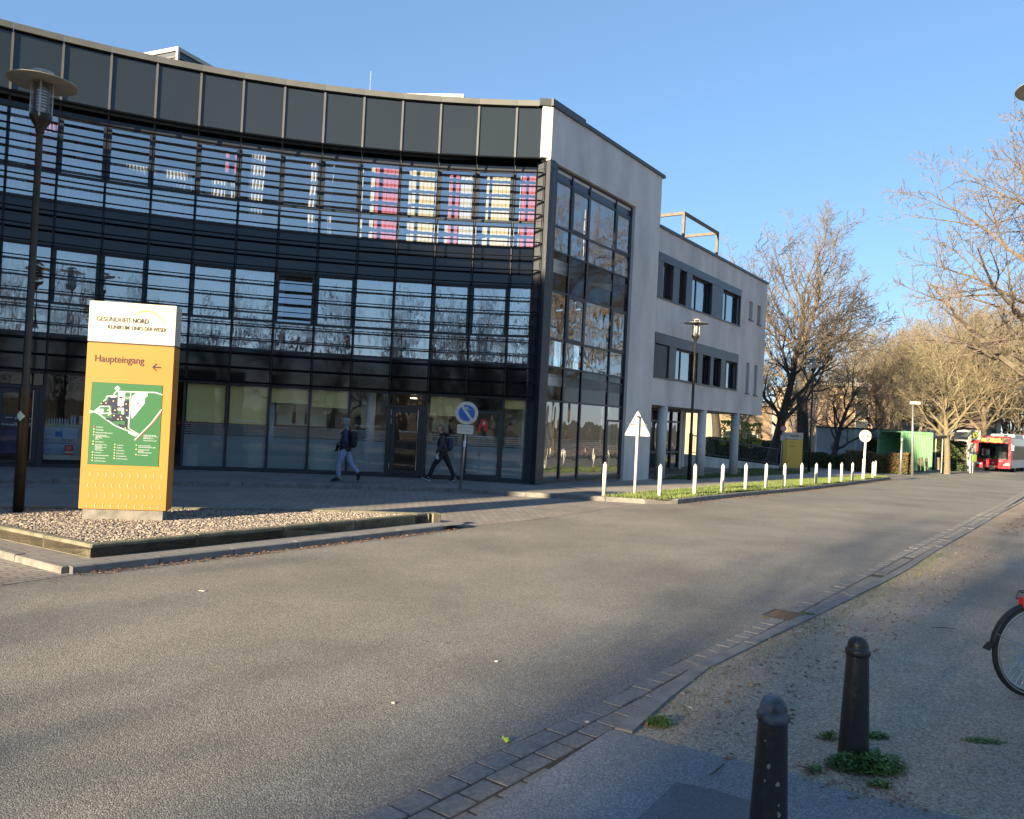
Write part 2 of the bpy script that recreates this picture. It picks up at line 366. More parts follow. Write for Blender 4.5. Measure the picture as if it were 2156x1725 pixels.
def smooth(pts, n=4):
    """Catmull-Rom through the points"""
    P = [pts[0]]+list(pts)+[pts[-1]]; o = []
    for i in range(1, len(P)-2):
        for k in range(n):
            t = k/n; r = []
            for c in (0, 1):
                a, b, d, e = P[i-1][c], P[i][c], P[i+1][c], P[i+2][c]
                r.append(.5*(2*b+(d-a)*t+(2*a-5*b+4*d-e)*t*t+(3*b-a-3*d+e)*t**3))
            o.append(tuple(r))
    return o+[pts[-1]]
def kerb(name, pts, wd, z0, z1, mat, step=1.0, seed=1):
    """row of kerb stones along pts, lying to the left of the walking direction; width wd"""
    rd = random.Random(seed); mb = MB(); pts = resample(pts, step); n = len(pts); nr = []
    for i in range(n):
        a, b = pts[max(i-1, 0)], pts[min(i+1, n-1)]; L = hypot(b[0]-a[0], b[1]-a[1]) or 1
        nr.append((-(b[1]-a[1])/L, (b[0]-a[0])/L))
    gp = .006
    for i in range(n-1):
        a, b = pts[i], pts[i+1]; L = hypot(b[0]-a[0], b[1]-a[1]); e = gp/L
        A = [a[c]+(b[c]-a[c])*e for c in (0, 1)]; B = [b[c]-(b[c]-a[c])*e for c in (0, 1)]
        dz = rd.uniform(-.006, .006); q = .014; ws = wd
        def row(P, N, y):
            gz = g(y)
            return [(P[0], P[1], z0+gz), (P[0], P[1], z1-q+dz+gz), (P[0]+N[0]*q, P[1]+N[1]*q, z1+dz+gz), (P[0]+N[0]*ws, P[1]+N[1]*ws, z1+dz+gz), (P[0]+N[0]*ws, P[1]+N[1]*ws, z0+gz)]
        r1, r2 = row(A, nr[i], A[1]), row(B, nr[i+1], B[1])
        mb.add(r1+r2, [(0, 1, 6, 5), (1, 2, 7, 6), (2, 3, 8, 7), (3, 4, 9, 8), (4, 3, 2, 1, 0), (5, 6, 7, 8, 9)])
    return struct(mb.build(name, mat))

# the great sheet reaching the horizon, the street lying on it
sheet('ground', [(-1500, -600), (1500, -600), (1500, 2500), (-1500, 2500)], -.03, M['wood_floor'])
gut = [(-16, -16.5), (-.62, 3.83), (.08, 4.75), (.77, 5.64), (1.45, 6.59), (2.83, 8.39), (4.89, 11.15), (6.87, 13.84), (9.91, 17.86), (15.75, 25.7), (22.33, 34.6), (34, 49.5), (52, 72), (84, 112)]
sheet('road', gut+[(78, 118), (40, 80), (16, 76), (4, 60), (2, 20), (-26, 2), (-40, -10)], 0, M['asphalt'])
lane = [G(155.8, 1211), G(0, 1234), (-9, 6.4), (-26, 0), (-34, 9), (-14, 15.7), G(0, 1016), G(569, 1026), G(955, 1036), G(1139, 1047), G(1295, 1056), G(1385, 1060), G(1308, 1067), G(1138, 1093), G(1042, 1103.5), G(955, 1113), (-3, 12.5)]
sheet('lane', lane, .004, M['paver'])

# raised pavement by the pharmacy, with its kerb
fk = smooth([(-34, 10.4), (-17, 15.6), G(0, 1017.7), G(569.3, 1027), G(777.9, 1032), G(954.8, 1037.5), (.1, 20.25), (1.35, 20.15), (2.7, 20.0), (3.5, 19.95), (4.35, 20.35), G(1510, 1051.5), G(1586.7, 1043.5), G(1718.7, 1030.3), G(1866.6, 1010.5), (20.7, 43.6)], 5)
kerb('kerb', fk, .13, -.02, .12, M['kerb'], 1.0)
pav = fk[:-1]+[(20.6, 44.6), (19.6, 45.8), (17.5, 45.4), (12, 39), (10, 60), (0, 60), (-34, 30)]
sheet('pavement', [(x-.03, y+.04) for x, y in pav], .112, M['slabs'])
kl = [p for p in fk if p[0] > 2.3]
strip_front = [(x-.09, y+.07) for x, y in kl]
strip = strip_front+[(20.3, 45.2), G(1824, 1001.3, .12), G(1750, 1006, .12), G(1679.5, 1010.5, .12), G(1586.7, 1017, .12), G(1519.5, 1022.4, .12), G(1390, 1035.6, .12), G(1290, 1043.0, .12)]
sheet('grass_strip', strip, .118, M['lawn'])
path = [G(1290, 1044, .12), G(1390, 1036.1, .12), G(1519.5, 1022.9, .12), G(1586.7, 1017.5, .12), G(1679.5, 1011, .12), G(1824, 1001.8, .12), (21.3, 47.5), (20, 50), G(1700, 996.5, .12), G(1600, 1001.5, .12), G(1466.7, 1008.7, .12), G(1363.7, 1004.5, .12), (2.6, 24.5), (1.6, 22.8)]
sheet('path', path, .122, M['pathm'])
lawn = [G(1365, 1005.5, .12), G(1466.7, 1009.2, .12), G(1600, 1002, .12), G(1700, 997, .12), (18.5, 49), (16, 51), (12, 48), (9, 38), (5.3, 28.9)]
sheet('lawn', lawn, .126, M['lawn'])

# paved island with the stone-filled bed
ST = .085
sA, sB = G(151.8, 1210.5), G(954.8, 1115.4)
sC = G(0, 1172); dS = ((sC[0]-sA[0]), (sC[1]-sA[1])); sD = (sA[0]+dS[0]*4, sA[1]+dS[1]*4)
tip = [(sB[0]+.12, sB[1]+.12), (sB[0]+.18, sB[1]+.28), (sB[0]+.12, sB[1]+.42), (sB[0]-.05, sB[1]+.5)]
pB = [G(190, 1174.8, ST), G(921.8, 1098, ST)]
pT = .245
bk = [G(905, 1079.5, pT), G(738, 1073.7, pT), G(569, 1069, pT), G(0, 1065, pT)]
bk = [(x, y) for x, y in bk]
dP = (G(0, 1134, ST)[0]-pB[0][0], G(0, 1134, ST)[1]-pB[0][1]); pL = (pB[0][0]+dP[0]*2.6, pB[0][1]+dP[1]*2.6)
bk.append((bk[-1][0]-2.6, bk[-1][1]-.5))
isl = [sD, sA, sB]+tip+[(bk[1][0]+.2, bk[1][1]+.3), (bk[3][0], bk[3][1]+.3), (bk[4][0]-.4, bk[4][1]+.3)]
M['islpav'] = paving('island_slabs', (.24, .22, .20), (.21, .195, .18), (.08, .075, .07), .45, .3, -ANG, .006, grain=40)
sheet('island', [(x, y) for x, y in isl], ST-.006, M['islpav'])
kerb('kerb', [sD, (sA[0]-.05, sA[1]-.05)] , .11, -.01, ST, M['kerb'], 1.0, 3)
kerb('kerb', [(sA[0], sA[1])]+[sB]+tip+[(tip[-1][0]-.5, tip[-1][1]-.0)], .11, -.01, ST, M['kerb2'], 1.0, 5)
# bed edging: concrete stones 9 cm wide
bed = thing('planting_bed', 'raised bed of pale pebbles edged with mossy concrete kerbs under the yellow sign', 'planter', (pB[0][0], pB[0][1], ST))
def edging(pts, seed, step=1.35):
    rd = random.Random(seed); mb = MB(); pts = resample(pts, step)
    for a, b in zip(pts, pts[1:]):
        f = frp(a, b); L = hypot(b[0]-a[0], b[1]-a[1]); dz = rd.uniform(-.005, .005)
        mb.bbox(f, .004, L-.004, -.11, 0, ST-.03, pT+dz, .012)
    return mb.build('edging', M['wallk'], bed)
edging([pB[0], pB[1]], 1); edging([pL, (pB[0][0]-.0, pB[0][1])], 2)
edging([bk[0], bk[1], bk[2], bk[3], bk[4]], 3)
edging([pB[1], bk[0]], 4)
f0 = frp(pB[0], pB[1]); inner = [pB[0], pB[1], bk[0], bk[1], bk[2], bk[3], bk[4], pL]
gb = MB(); gb.slab([(x, y) for x, y in inner], ST, pT-.045); gb.build('soil', M['soil'], bed)
def inside(p, poly):
    x, y = p; r = False; n = len(poly)
    for i in range(n):
        a, b = poly[i], poly[i-1]
        if (a[1] > y) != (b[1] > y) and x < (b[0]-a[0])*(y-a[1])/(b[1]-a[1])+a[0]: r = not r
    return r
def stones(name, poly, n, r0, r1, z, mats, seed, dens=None, drape=True, flat=.6):
    rd = random.Random(seed); mb = MB(); xs = [p[0] for p in poly]; ys = [p[1] for p in poly]; c = 0
    while c < n:
        x, y = rd.uniform(min(xs), max(xs)), rd.uniform(min(ys), max(ys))
        if not inside((x, y), poly): continue
        if dens and rd.random() > dens(x, y): c += .2; continue
        c += 1; r = rd.uniform(r0, r1)**1; a = rd.uniform(0, pi); e = rd.uniform(.55, .9); ca, sa = cos(a)*r, sin(a)*r
        zz = z+(g(y) if drape else 0)+r*rd.uniform(0, .4); t = r*flat
        j = lambda: rd.uniform(.75, 1.25)
        p = [(ca*j(), sa*j()), (-sa*e*j(), ca*e*j()), (-ca*j(), -sa*j()), (sa*e*j(), -ca*e*j())]
        mb.m = rd.randrange(len(mats)) if len(mats) > 1 else 0
        vs = [(x+q[0], y+q[1], zz+t*rd.uniform(.0, .35)) for q in p]+[(x+q[0]*.55, y+q[1]*.55, zz+t*rd.uniform(.8, 1.1)) for q in p]+[(x+q[0]*.6, y+q[1]*.6, zz-t*.6) for q in p]
        mb.add(vs, [(4, 5, 6, 7)]+[(i, (i+1) % 4, 4+(i+1) % 4, 4+i) for i in range(4)]+[(8+i, 8+(i+1) % 4, (i+1) % 4, i) for i in range(4)])
    return mb.build(name, mats)
M['pebble2'] = pm('grey_pebble', (.20, .17, .15), (.11, .10, .09), 9, .85)
M['pebble3'] = pm('buff_pebble', (.38, .32, .245), (.26, .22, .17), 9, .85)
inner2 = [(pB[0][0]+.12*0+.05, pB[0][1]+.15), (pB[1][0]-.15, pB[1][1]-.1), (bk[0][0]-.1, bk[0][1]-.1), (bk[1][0], bk[1][1]-.12), (bk[2][0], bk[2][1]-.12), (bk[3][0], bk[3][1]-.12), (bk[4][0], bk[4][1]), (pL[0]+.1, pL[1]+.1)]
tag(stones('gravel', inner2, 24000, .012, .029, pT-.045, [M['pebble'], M['pebble2'], M['pebble3']], 7, drape=False), 'pale pebbles filling the raised bed round the big yellow sign', 'gravel', kind='stuff')

# right-hand side: gutter of blocks, kerb, verge, footway
verge = [(x+.36*.8, y-.36*.6) for x, y in gut]
V0 = G(1291.5, 1550)
rk = [V0, G(1340, 1506), G(1423.3, 1437.6), G(1472.8, 1406)]+[(x+.30, y-.22) for x, y in gut if y > 9]
rk = smooth(rk, 4)
kerb('kerb', rk[::-1], .12, -.02, .055, M['kerb2'], 1.0, 9)
vg = [(x+.06, y-.05) for x, y in rk]
far = [(95, 108), (60, 40), (30, 0), (12, -20), (-14, -20)]
sheet('verge', [(-14.5, -16.2), (-.5, 2.6), (V0[0]-.0, V0[1]+.0)]+vg[1:]+far, .035, M['dirt'])
fw_ = [(-15.5, -16.3), G(990.5, 1725, .05), G(1041, 1691, .05), G(1177.4, 1605.5, .05), (V0[0]-.02, V0[1]-.02), G(1370, 1557, .05), G(1472.8, 1581.7, .05), G(1583, 1605.5, .05), G(1663, 1627.7, .05), G(1742, 1653, .05), G(1868.9, 1684.7, .05), G(2059, 1725, .05), (3.6, 2.7), (4.5, 1.0), (3, -10), (-9, -18)]
rd = random.Random(3)
fr_ = []
for a, b in zip(fw_, fw_[1:]+fw_[:1]):
    n = 6 if 4 < a[1] < 6 and a[0] > .5 else 1
    for k in range(n): t = k/n; j = .02 if n > 1 and k else 0; fr_.append((a[0]+(b[0]-a[0])*t+rd.uniform(-j, j), a[1]+(b[1]-a[1])*t+rd.uniform(-j, j)))
sheet('footway', fr_, .047, M['asphalt2'], skirt=.03)
sheet('footway_patch', [G(1326, 1740, .05), G(1423, 1646.7, .05), G(1500, 1662, .05), G(1590, 1690, .05), G(1600, 1760, .05), (1.2, 3.2), (.9, 3.2)], .051, M['asphalt3'])
# gutter blocks: real stones with open joints
mb = MB(); rd = random.Random(5)
gp = resample(gut, .225)
for i in range(len(gp)-1):
    a, b = gp[i], gp[i+1]
    if a[1] < 0 or a[1] > 60: continue
    f = frp(a, b); L = hypot(b[0]-a[0], b[1]-a[1]); rows = 3 if a[1] < 4.55 else 2
    if L < .1: continue
    for r in range(rows):
        sh = .11 if r % 2 else 0; dz = rd.uniform(-.004, .004)-.004*r+g(a[1])
        t = rd.uniform(-.003, .003)
        mb.bbox(f, .006+sh+t, L-.006+sh+t, .012+r*.158, .160+r*.158, -.02, .012+dz, .006)
o = mb.build('gutter', M['block']); struct(o)
gs = [(x+.02*.8, y-.02*.6) for x, y in gut if y > -1 and y < 61]; gs2 = [(x+.36, y-.27) for x, y in gs]
sheet('gutter_bed', [(-.9, 3.43)]+gs[0:]+gs2[::-1]+[(-.62, 3.1)], .0045, M['soil'])
# drain grate
dg = G(1648, 1298); f = Fr(dg, (.6, .8)); t = thing('drain_grate', 'rusty iron drain grate set in the gutter of grey blocks', 'drain', (dg[0], dg[1], 0))
mb = MB(); mb.box(f, -.20, .20, -.16, -.135, 0, .022); mb.box(f, -.20, .20, .135, .16, 0, .022); mb.box(f, -.20, -.175, -.135, .135, 0, .022); mb.box(f, .175, .20, -.135, .135, 0, .022); mb.build('frame', M['iron'], t)
M['rust'] = pm('rusty_iron', (.10, .06, .04), (.06, .045, .035), 20, .8, bump=.4)
mb = MB()
for k in range(8): mb.box(f, -.165+k*.042, -.145+k*.042, -.134, .134, .004, .020)
mb.build('bars', M['rust'], t); mb = MB(); mb.box(f, -.172, .172, -.133, .133, .0135, .0145)
mb.build('shaft', M['rubber'], t)  # thin dark sheet in place of the shade down the shaft

# loose things on the ground
dpoly = [(V0[0]+.1, V0[1]-.15), (2.0, 6.6), (4.2, 9.6), (6.5, 12.6), (12, 20), (20, 20), (16, 10), (9, 5), (4.2, 2.6), (3.0, 3.3), (2.2, 4.3), (1.4, 4.75)]
M['stone'] = pm('loose_stone', (.27, .23, .18), (.17, .14, .11), 9, .9)
tag(stones('loose_stones', dpoly, 3000, .002, .007, .034, [M['stone'], M['pebble2'], M['soil']], 11, drape=False), 'small stones scattered over the trodden dirt verge', 'stones', kind='stuff')
kd = [(x+.09, y-.10) for x, y in rk if y < 16]; kd2 = [(x+.6, y-.65) for x, y in kd]
tag(stones('kerb_stones', kd+kd2[::-1], 420, .004, .022, .034, [M['stone'], M['pebble2']], 12, drape=False), 'coarser stones lying in the dirt along the near kerb', 'stones', kind='stuff')
def leaves(name, poly, n, s0, s1, z, mats, seed, lab, cat='leaf litter', h=.02):
    rd = random.Random(seed); mb = MB(); xs = [p[0] for p in poly]; ys = [p[1] for p in poly]; c = 0
    while c < n:
        x, y = rd.uniform(min(xs), max(xs)), rd.uniform(min(ys), max(ys))
        if not inside((x, y), poly): continue
        c += 1; s = rd.uniform(s0, s1); a = rd.uniform(0, 2*pi); zz = z+g(y)+rd.uniform(.002, h)
        mb.m = rd.randrange(len(mats))
        P = [(x+cos(a+q)*s*k, y+sin(a+q)*s*k, zz+rd.uniform(-.3, .3)*s) for q, k in ((0, 1), (1.4, .5), (pi, 1), (4.5, .5))]
        mb.add(P, [(0, 1, 2, 3)])
    return tag(mb.build(name, mats), lab, cat, kind='stuff')
M['litter2'] = pm('pale_dead_leaf', (.22, .13, .08), (.17, .10, .06), 20, .85)
e1 = [(sA[0]-.02, sA[1]-.06), sB, (sB[0]+.05, sB[1]-.12), (sB[0]-1.2, sB[1]-1.75), (sA[0]+.1, sA[1]-.12)]
e1 = [(sA[0], sA[1]-.01), (sB[0], sB[1]-.01), (sB[0]+.1, sB[1]-.1), (sA[0]+.13, sA[1]-.1)]
leaves('dead_leaves', e1, 900, .008, .03, .003, [M['litter'], M['litter2']], 21, 'brown dead leaves blown against the kerb of the island')
kk = [p for p in kl if p[1] > 20.3]
leaves('dead_leaves', [(x+.01, y-.01) for x, y in kk]+[(x+.30, y-.26) for x, y in kk][::-1], 1600, .01, .04, .003, [M['litter'], M['litter2']], 22, 'reddish dead leaves along the kerb of the grass strip')
leaves('dead_leaves', kd+kd2[::-1], 500, .008, .03, .036, [M['litter'], M['litter2']], 23, 'dead leaves in the dirt beside the near kerb')
leaves('dead_leaves', [(10, 16.5), (16.6, 25.2), (30, 43), (40, 43), (26, 20), (18, 14)], 9000, .02, .06, .036, [M['litter'], M['litter2']], 24, 'carpet of red-brown leaves on the verge under the big bare tree')
# grass
def blades(name, poly, n, h0, h1, z, seed, lab, wd=.006, mats=None, cat='grass'):
    rd = random.Random(seed); mb = MB(); xs = [p[0] for p in poly]; ys = [p[1] for p in poly]; c = 0
    while c < n:
        x, y = rd.uniform(min(xs), max(xs)), rd.uniform(min(ys), max(ys))
        if not inside((x, y), poly): continue
        c += 1; h = rd.uniform(h0, h1); a = rd.uniform(0, 2*pi); b = rd.uniform(0, 2*pi); l = rd.uniform(0, .7)*h; zz = z+g(y)
        mb.add([(x-cos(a)*wd, y-sin(a)*wd, zz), (x+cos(a)*wd, y+sin(a)*wd, zz), (x+cos(b)*l, y+sin(b)*l, zz+h)], [(0, 1, 2)])
    return tag(mb.build(name, mats or M['grass']), lab, cat, kind='stuff')
blades('grass', strip, 42000, .03, .09, .115, 31, 'short green grass on the strip between road kerb and path', .012)
blades('grass', lawn, 14000, .03, .08, .12, 32, 'shaded lawn in front of the columns of the grey wing', .014)
# ------------------------------------------------------------------ the clinic building
CX, CY, R, A0, DA, DG = -1.4182, 1.5908, 21.402, -.5624, .0513, .39
def arc(k, off=0):
    a = A0+DA*k; r = R+off
    return (CX+r*sin(a), CY+r*cos(a))
ZF = [.15, 2.55, 3.56, 4.38, 5.84, 6.98, 7.73, 9.25]     # floor lines of the glazing
HB, HT, HC = 9.52, 11.0, 11.16                            # fascia foot, head, coping top
KMIN, KMAX = -6, 13
CN = (.76, 22.88); SU = (.577, .817)
SF = Fr(CN, SU)                                           # side wall, v = 0 is its outer face
bd = thing('clinic_building', 'three storey clinic with a concave dark glass front behind black louvres', 'building', (CN[0], CN[1], 0))
def bay(k, off=DG): return frp(arc(k, off), arc(k+1, off))
def blen(k, off=DG): a, b = arc(k, off), arc(k+1, off); return hypot(b[0]-a[0], b[1]-a[1])
BW = blen(0); BWO = blen(0, 0)

# structure: floor slabs, rear walls, roof
a13 = 12.93
arcg = [arc(k, DG+.05) for k in range(KMIN, 13)]+[arc(12.55, DG+.05)]
sidep = [SF.pt(u, -.14, 0)[:2] for u in (.45, 5.6, 7.4)]
bp = [SF.pt(u, v, 0)[:2] for u, v in ((7.4, -9), (2, -14))]
outl = arcg+sidep+bp+[arc(KMIN, 9)]
mb = MB()
for z0, z1 in ((3.0, 3.35), (6.35, 6.75), (9.3, 9.5)): mb.slab(outl, z0, z1)
mb.build('floor_slab', M['room'], bd)
mb = MB(); mb.slab(outl, .02, .13); mb.build('ground_floor', M['roomfloor'], bd)
mb = MB()
roofo = [arc(k, .25) for k in range(KMIN, 13)]+[SF.pt(u, -.25, 0)[:2] for u in (.3, 7.4)]+bp+[arc(KMIN, 9)]
mb.slab(roofo, 10.75, 10.85); mb.build('roof', M['greymetal'], bd)
mb = MB()
bw = [arc(k, DG+4.2) for k in range(KMIN, 11)]+[SF.pt(u, -4.2, 0)[:2] for u in (4.5, 7.3)]
for a, b in zip(bw, bw[1:]):
    f = frp(a, b); L = hypot(a[0]-b[0], a[1]-b[1]); mb.box(f, 0, L, -.1, 0, .13, 9.3)
mb.build('inner_wall', M['room'], bd)
mb = MB(); mb.box(frp(arc(KMIN, 0), arc(KMIN, 9)), -.2, 9, -.3, 0, 0, 10.7)
mb.build('end_wall', M['concrete'], bd)

# fascia: panels, upright strips, coping
mb = MB()
for k in range(KMIN, 13):
    f = bay(k, .06); L = blen(k, .06)*(1 if k < 12 else .80)
    if k >= -2: MB().box(f, .03, L-.03, -.02, .0, HB+.03, HT-.03).build('fascia_panel', M['fascia'], bd)
for k in range(-2, 13):
    q = MB(); c = arc(k, 0); f = Fr(arc(k, .03), (arc(k+.5, 0)[0]-arc(k-.5, 0)[0], arc(k+.5, 0)[1]-arc(k-.5, 0)[1]))
    q.box(f, -.028, .028, -.03, .02, HB, HT-.04); q.build('fascia_strip', M['coping'], bd)
mb = MB()
for k in range(KMIN, 13):
    f = bay(k, -.06); L = blen(k, -.06)*(1 if k < 12 else .86)
    mb.box(f, .002, L-.002, -.5, 0, HT, HC)
mb.build('coping', M['coping'], bd)
mb = MB()
for k in range(KMIN, 13):
    f = bay(k, .10); L = blen(k, .10)*(1 if k < 12 else .9); mb.box(f, 0, L, -.16, 0, HB, HT-.005)
mb.build('fascia_backing', M['louvre'], bd)

# louvres: one set of blades per bay, carried by upright fins
NB = 18
for k in range(-2, 13):
    q = MB(); f = bay(k, 0); L = BWO*(1 if k < 12 else .78)
    for i in range(NB):
        z = 2.60+i*(HB-2.60-.03)/(NB-1)
        dz = .015
        q.add([f.pt(u, v, z+zz) for u in (.012, L-.012) for v, zz in ((0.02, 0), (.02, .024), (-.13, .024+dz), (-.13, dz))], [(0, 1, 5, 4), (1, 2, 6, 5), (2, 3, 7, 6), (3, 0, 4, 7), (0, 3, 2, 1), (4, 5, 6, 7)])
    q.build('sun_louvre', M['louvre'], bd)
for k in list(range(-2, 13))+[12.79]:
    c = arc(k, .02); e = arc(k, DG); f = frp(c, e); q = MB()
    q.box(f, -.02, .05, -.009, .009, 2.5, HB)
    for i in range(0, NB):
        z = 2.60+i*(HB-2.63)/(NB-1); q.box(f, .05, .19, -.006, .006, z-.03, z+.03)
        if i % 4 == 0: q.box(f, .19, DG, -.006, .006, z-.03, z+.03)
    q.build('louvre_fin', M['louvre'], bd)

OPER = {1, 2, 4, 6, 7, 10, 11, -2}
def frame_ring(mb, f, u0, u1, z0, z1, w, v0, v1):
    mb.box(f, u0, u1, v0, v1, z0, z0+w); mb.box(f, u0, u1, v0, v1, z1-w, z1)
    mb.box(f, u0, u0+w, v0, v1, z0+w, z1-w); mb.box(f, u1-w, u1, v0, v1, z0+w, z1-w)
def pane(f, u0, u1, z0, z1, v=.0, mat='glass', parent=None, name='glass_pane'):
    q = MB(); q.quad(f.pt(u0, v, z0), f.pt(u1, v, z0), f.pt(u1, v, z1), f.pt(u0, v, z1)); return q.build(name, M[mat], parent or bd)
def curtain(f, u0, u1, z0, z1, v, mat, wav=.03, pitch=.09, name='curtain', parent=None, seed=0):
    rd = random.Random(seed*7+3); q = MB(); n = max(6, int((u1-u0)/pitch*4)); ph = rd.uniform(0, 6)
    rows = 6; vs = []
    for j in range(rows+1):
        z = z0+(z1-z0)*j/rows
        for i in range(n+1):
            u = u0+(u1-u0)*i/n
            vs.append(f.pt(u+.02*sin(j*1.2+u*3), v+wav*sin(u/pitch*2*pi+ph+.5*sin(j*1.1)), z))
    fs = [(j*(n+1)+i, j*(n+1)+i+1, (j+1)*(n+1)+i+1, (j+1)*(n+1)+i) for j in range(rows) for i in range(n)]
    q.add(vs, fs); return q.build(name, M[mat], parent or bd)
def slats_blind(f, u0, u1, z0, z1, v, mat, seed=0):
    q = MB(); n = max(1, int((u1-u0)/.10)); w = (u1-u0)/n
    for i in range(n): q.box(f, u0+i*w+.004, u0+(i+1)*w-.004, v-.004-.012*(i % 2), v-.012*(i % 2), z0, z1)
    return q.build('window_blind', M[mat], bd)

rd = random.Random(17)
for k in range(-3, 13):
    f = bay(k); L = BW*(1 if k < 12 else .60)
    # spandrels, opaque glossy
    for z0, z1 in ((2.55, 3.56), (5.84, 6.98), (9.25, 9.52)): q = MB(); q.box(f, .025, L-.025, -.05, 0, z0+.03, z1-.03); q.build('spandrel_panel', M['spandrel'], bd)
    q = MB(); q.box(f, -.028, .028, -.10, .035, .13, 9.5); q.build('mullion', M['darkmetal'], bd)
    if k >= -1:
        for z in ZF[1:]:
            if not (z in (4.38, 7.73) and k in OPER): MB().box(f, .029, L-.029, -.09, .03, z-.03, z+.03).build('transom', M['darkmetal'], bd)
    MB().box(f, .029, L-.029, -.09, .03, .12, .21).build('threshold_bar', M['darkmetal'], bd)
    for fl, (za, zt, zb) in enumerate(((3.56, 4.38, 5.84), (6.98, 7.73, 9.25))):
        q = MB()
        if k in OPER: frame_ring(q, f, .035, L-.035, zt-.04, zb-.035, .065, -.06, .05)
        else: frame_ring(q, f, .029, L-.029, zt+.031, zb-.031, .012, -.02, .02)
        w_ = q.build('window', M['darkmetal'], bd)
        tilt = (fl == 0 and k == 6)
        if k in OPER:
            if tilt:
                q = MB(); q.quad(f.pt(.1, .0, zt+.03), f.pt(L-.1, .0, zt+.03), f.pt(L-.1, -.17, zb-.1), f.pt(.1, -.17, zb-.1)); q.build('glass_pane', M['glass'], w_)
            else: pane(f, .09, L-.09, zt+.02, zb-.09, .02, 'glass', w_)
        else: pane(f, .03, L-.03, zt+.03, zb-.03, .005, 'glass', w_)
        pane(f, .03, L-.03, za+.03, zt-.03, .005, 'glass', w_)
        if fl == 0:
            if k == 6: curtain(f, .0, .25, za+.05, zb-.1, -.25, 'voile', seed=k); continue
            a_, b_ = (0, L) if k % 3 else (rd.uniform(.1, .3), L-rd.uniform(0, .2))
            sp = {1: (0, .8), 2: (.55, 1.0), 3: (.35, 1.0), 4: (.0, 1.0), 7: (.05, .85), 8: (.75, 1.09), 9: (.3, .93), 10: (.22, .85), 11: (.1, .95), 12: (.1, L-.03), 5: (.0, .97), 0: (.0, .7)}.get(k, (0, 1))
            curtain(f, sp[0], sp[1], za+.04, zb-.06, -.15, 'voile', .035, .085, seed=k)
            if k in (9, 11): curtain(f, 0, sp[0]-.06, za+.04, zb-.06, -.16, 'voile', .035, .085, seed=k+40)
            if k == 8:
                c = f.pt(.45, -.75, 0); q = MB(); q.smooth = True; q.lathe((c[0], c[1], 3.36), [(.14, 0), (.14, 2.95)], 20); q.build('column', M['white'], bd)
        else:
            if k in (8, 9, 10, 11, 12): slats_blind(f, .02, L-.03, za+.04, zb-.05, -.20, 'pale')
            if k == 8: slats_blind(f, .42, L-.04, za+.04, zb-.05, -.16, 'red'); slats_blind(f, .32, .40, za+.04, zb-.05, -.17, 'yslat')
            if k == 9: slats_blind(f, .36, L-.10, za+.04, zb-.05, -.16, 'yslat'); slats_blind(f, .02, .09, za+.04, zb-.05, -.16, 'yslat')
            if k == 10: slats_blind(f, .34, .62, za+.04, zb-.05, -.16, 'red')
            if k == 11: slats_blind(f, .32, L-.12, za+.04, zb-.05, -.16, 'yslat')
            if k == 12: slats_blind(f, .22, L-.04, za+.04, zb-.05, -.16, 'red'); slats_blind(f, .14, .20, za+.04, zb-.05, -.16, 'yslat')
            if k == 0: curtain(f, .5, L-.02, za+.04, zb-.05, -.17, 'red', .02, .1, seed=k); curtain(f, .0, .45, za+.04, zb-.05, -.16, 'voile', .03, seed=k+3)
            if k == 1: slats_blind(f, .4, .56, za+.9, zb-.05, -.5, 'red'); curtain(f, .0, 1.0, za+.04, zt+.5, -.15, 'voile', seed=51)
            if k == 4: slats_blind(f, .72, L-.1, zt+.75, zb-.2, -.17, 'red'); curtain(f, .0, 1.0, za+.04, zt+.5, -.15, 'voile', seed=52)
            if k in (2, 3): curtain(f, .0, 1.0, za+.04, zt+.6, -.15, 'voile', seed=50+k)
            if k in (5, -1, -2): curtain(f, .25, .65, za+.04, zb-.05, -.17, 'voile', seed=60+k)
            if k == 7: curtain(f, .12, .32, za+.04, zb-.08, -.15, 'voile', seed=70)
            if k == 6: curtain(f, .8, 1.0, za+.04, zb-.08, -.15, 'voile', seed=71)
# corner post cladding
fc = frp(arc(12.62, DG), (CN[0], CN[1])); fcl = hypot(arc(12.62, DG)[0]-CN[0], arc(12.62, DG)[1]-CN[1])
c12 = frp(arc(12.62, .28), SF.pt(-.0, .0, 0)[:2]); LL = hypot(arc(12.62, .28)[0]-CN[0], arc(12.62, .28)[1]-CN[1])
q = MB()
for z0, z1 in zip([.12]+ZF[1:], ZF[1:]+[9.5]): q.box(c12, .0, LL-.01, -.25, 0, z0+.006, z1-.006)
q.build('corner_cladding', M['greymetal'], bd)
q = MB(); q.box(SF, .0, .42, -.16, .0, .12, 9.5); q.build('corner_post', M['darkmetal'], bd)

# ground floor of the front
def text(body, size, fr, u, z, v, mat, parent, name='lettering', bold=0, align='LEFT', th=.004, sx=1.0, spacing=1.0, fit=None):
    c = bpy.data.curves.new('t', 'FONT'); c.body = body; c.size = size; c.align_x = align; c.offset = bold; c.space_character = spacing
    o = bpy.data.objects.new('t', c); COL.objects.link(o); dg = bpy.context.evaluated_depsgraph_get(); dg.update()
    me = bpy.data.meshes.new_from_object(o.evaluated_get(dg)); bpy.data.objects.remove(o)
    if fit: sx = fit/(max(p.co.x for p in me.vertices)-min(p.co.x for p in me.vertices))
    mb = MB(); mb.v = [fr.pt(u+p.co.x*sx, v, z+p.co.y) for p in me.vertices]
    mb.f = [tuple(p.vertices) for p in me.polygons]; mb.mi = [0]*len(mb.f); mb.sm = [False]*len(mb.f)
    if parent is None: return mb
    return mb.build(name, mat, parent)
M['ltwhite'] = pm('white_lettering', (.72, .74, .76), None, 1, .5)
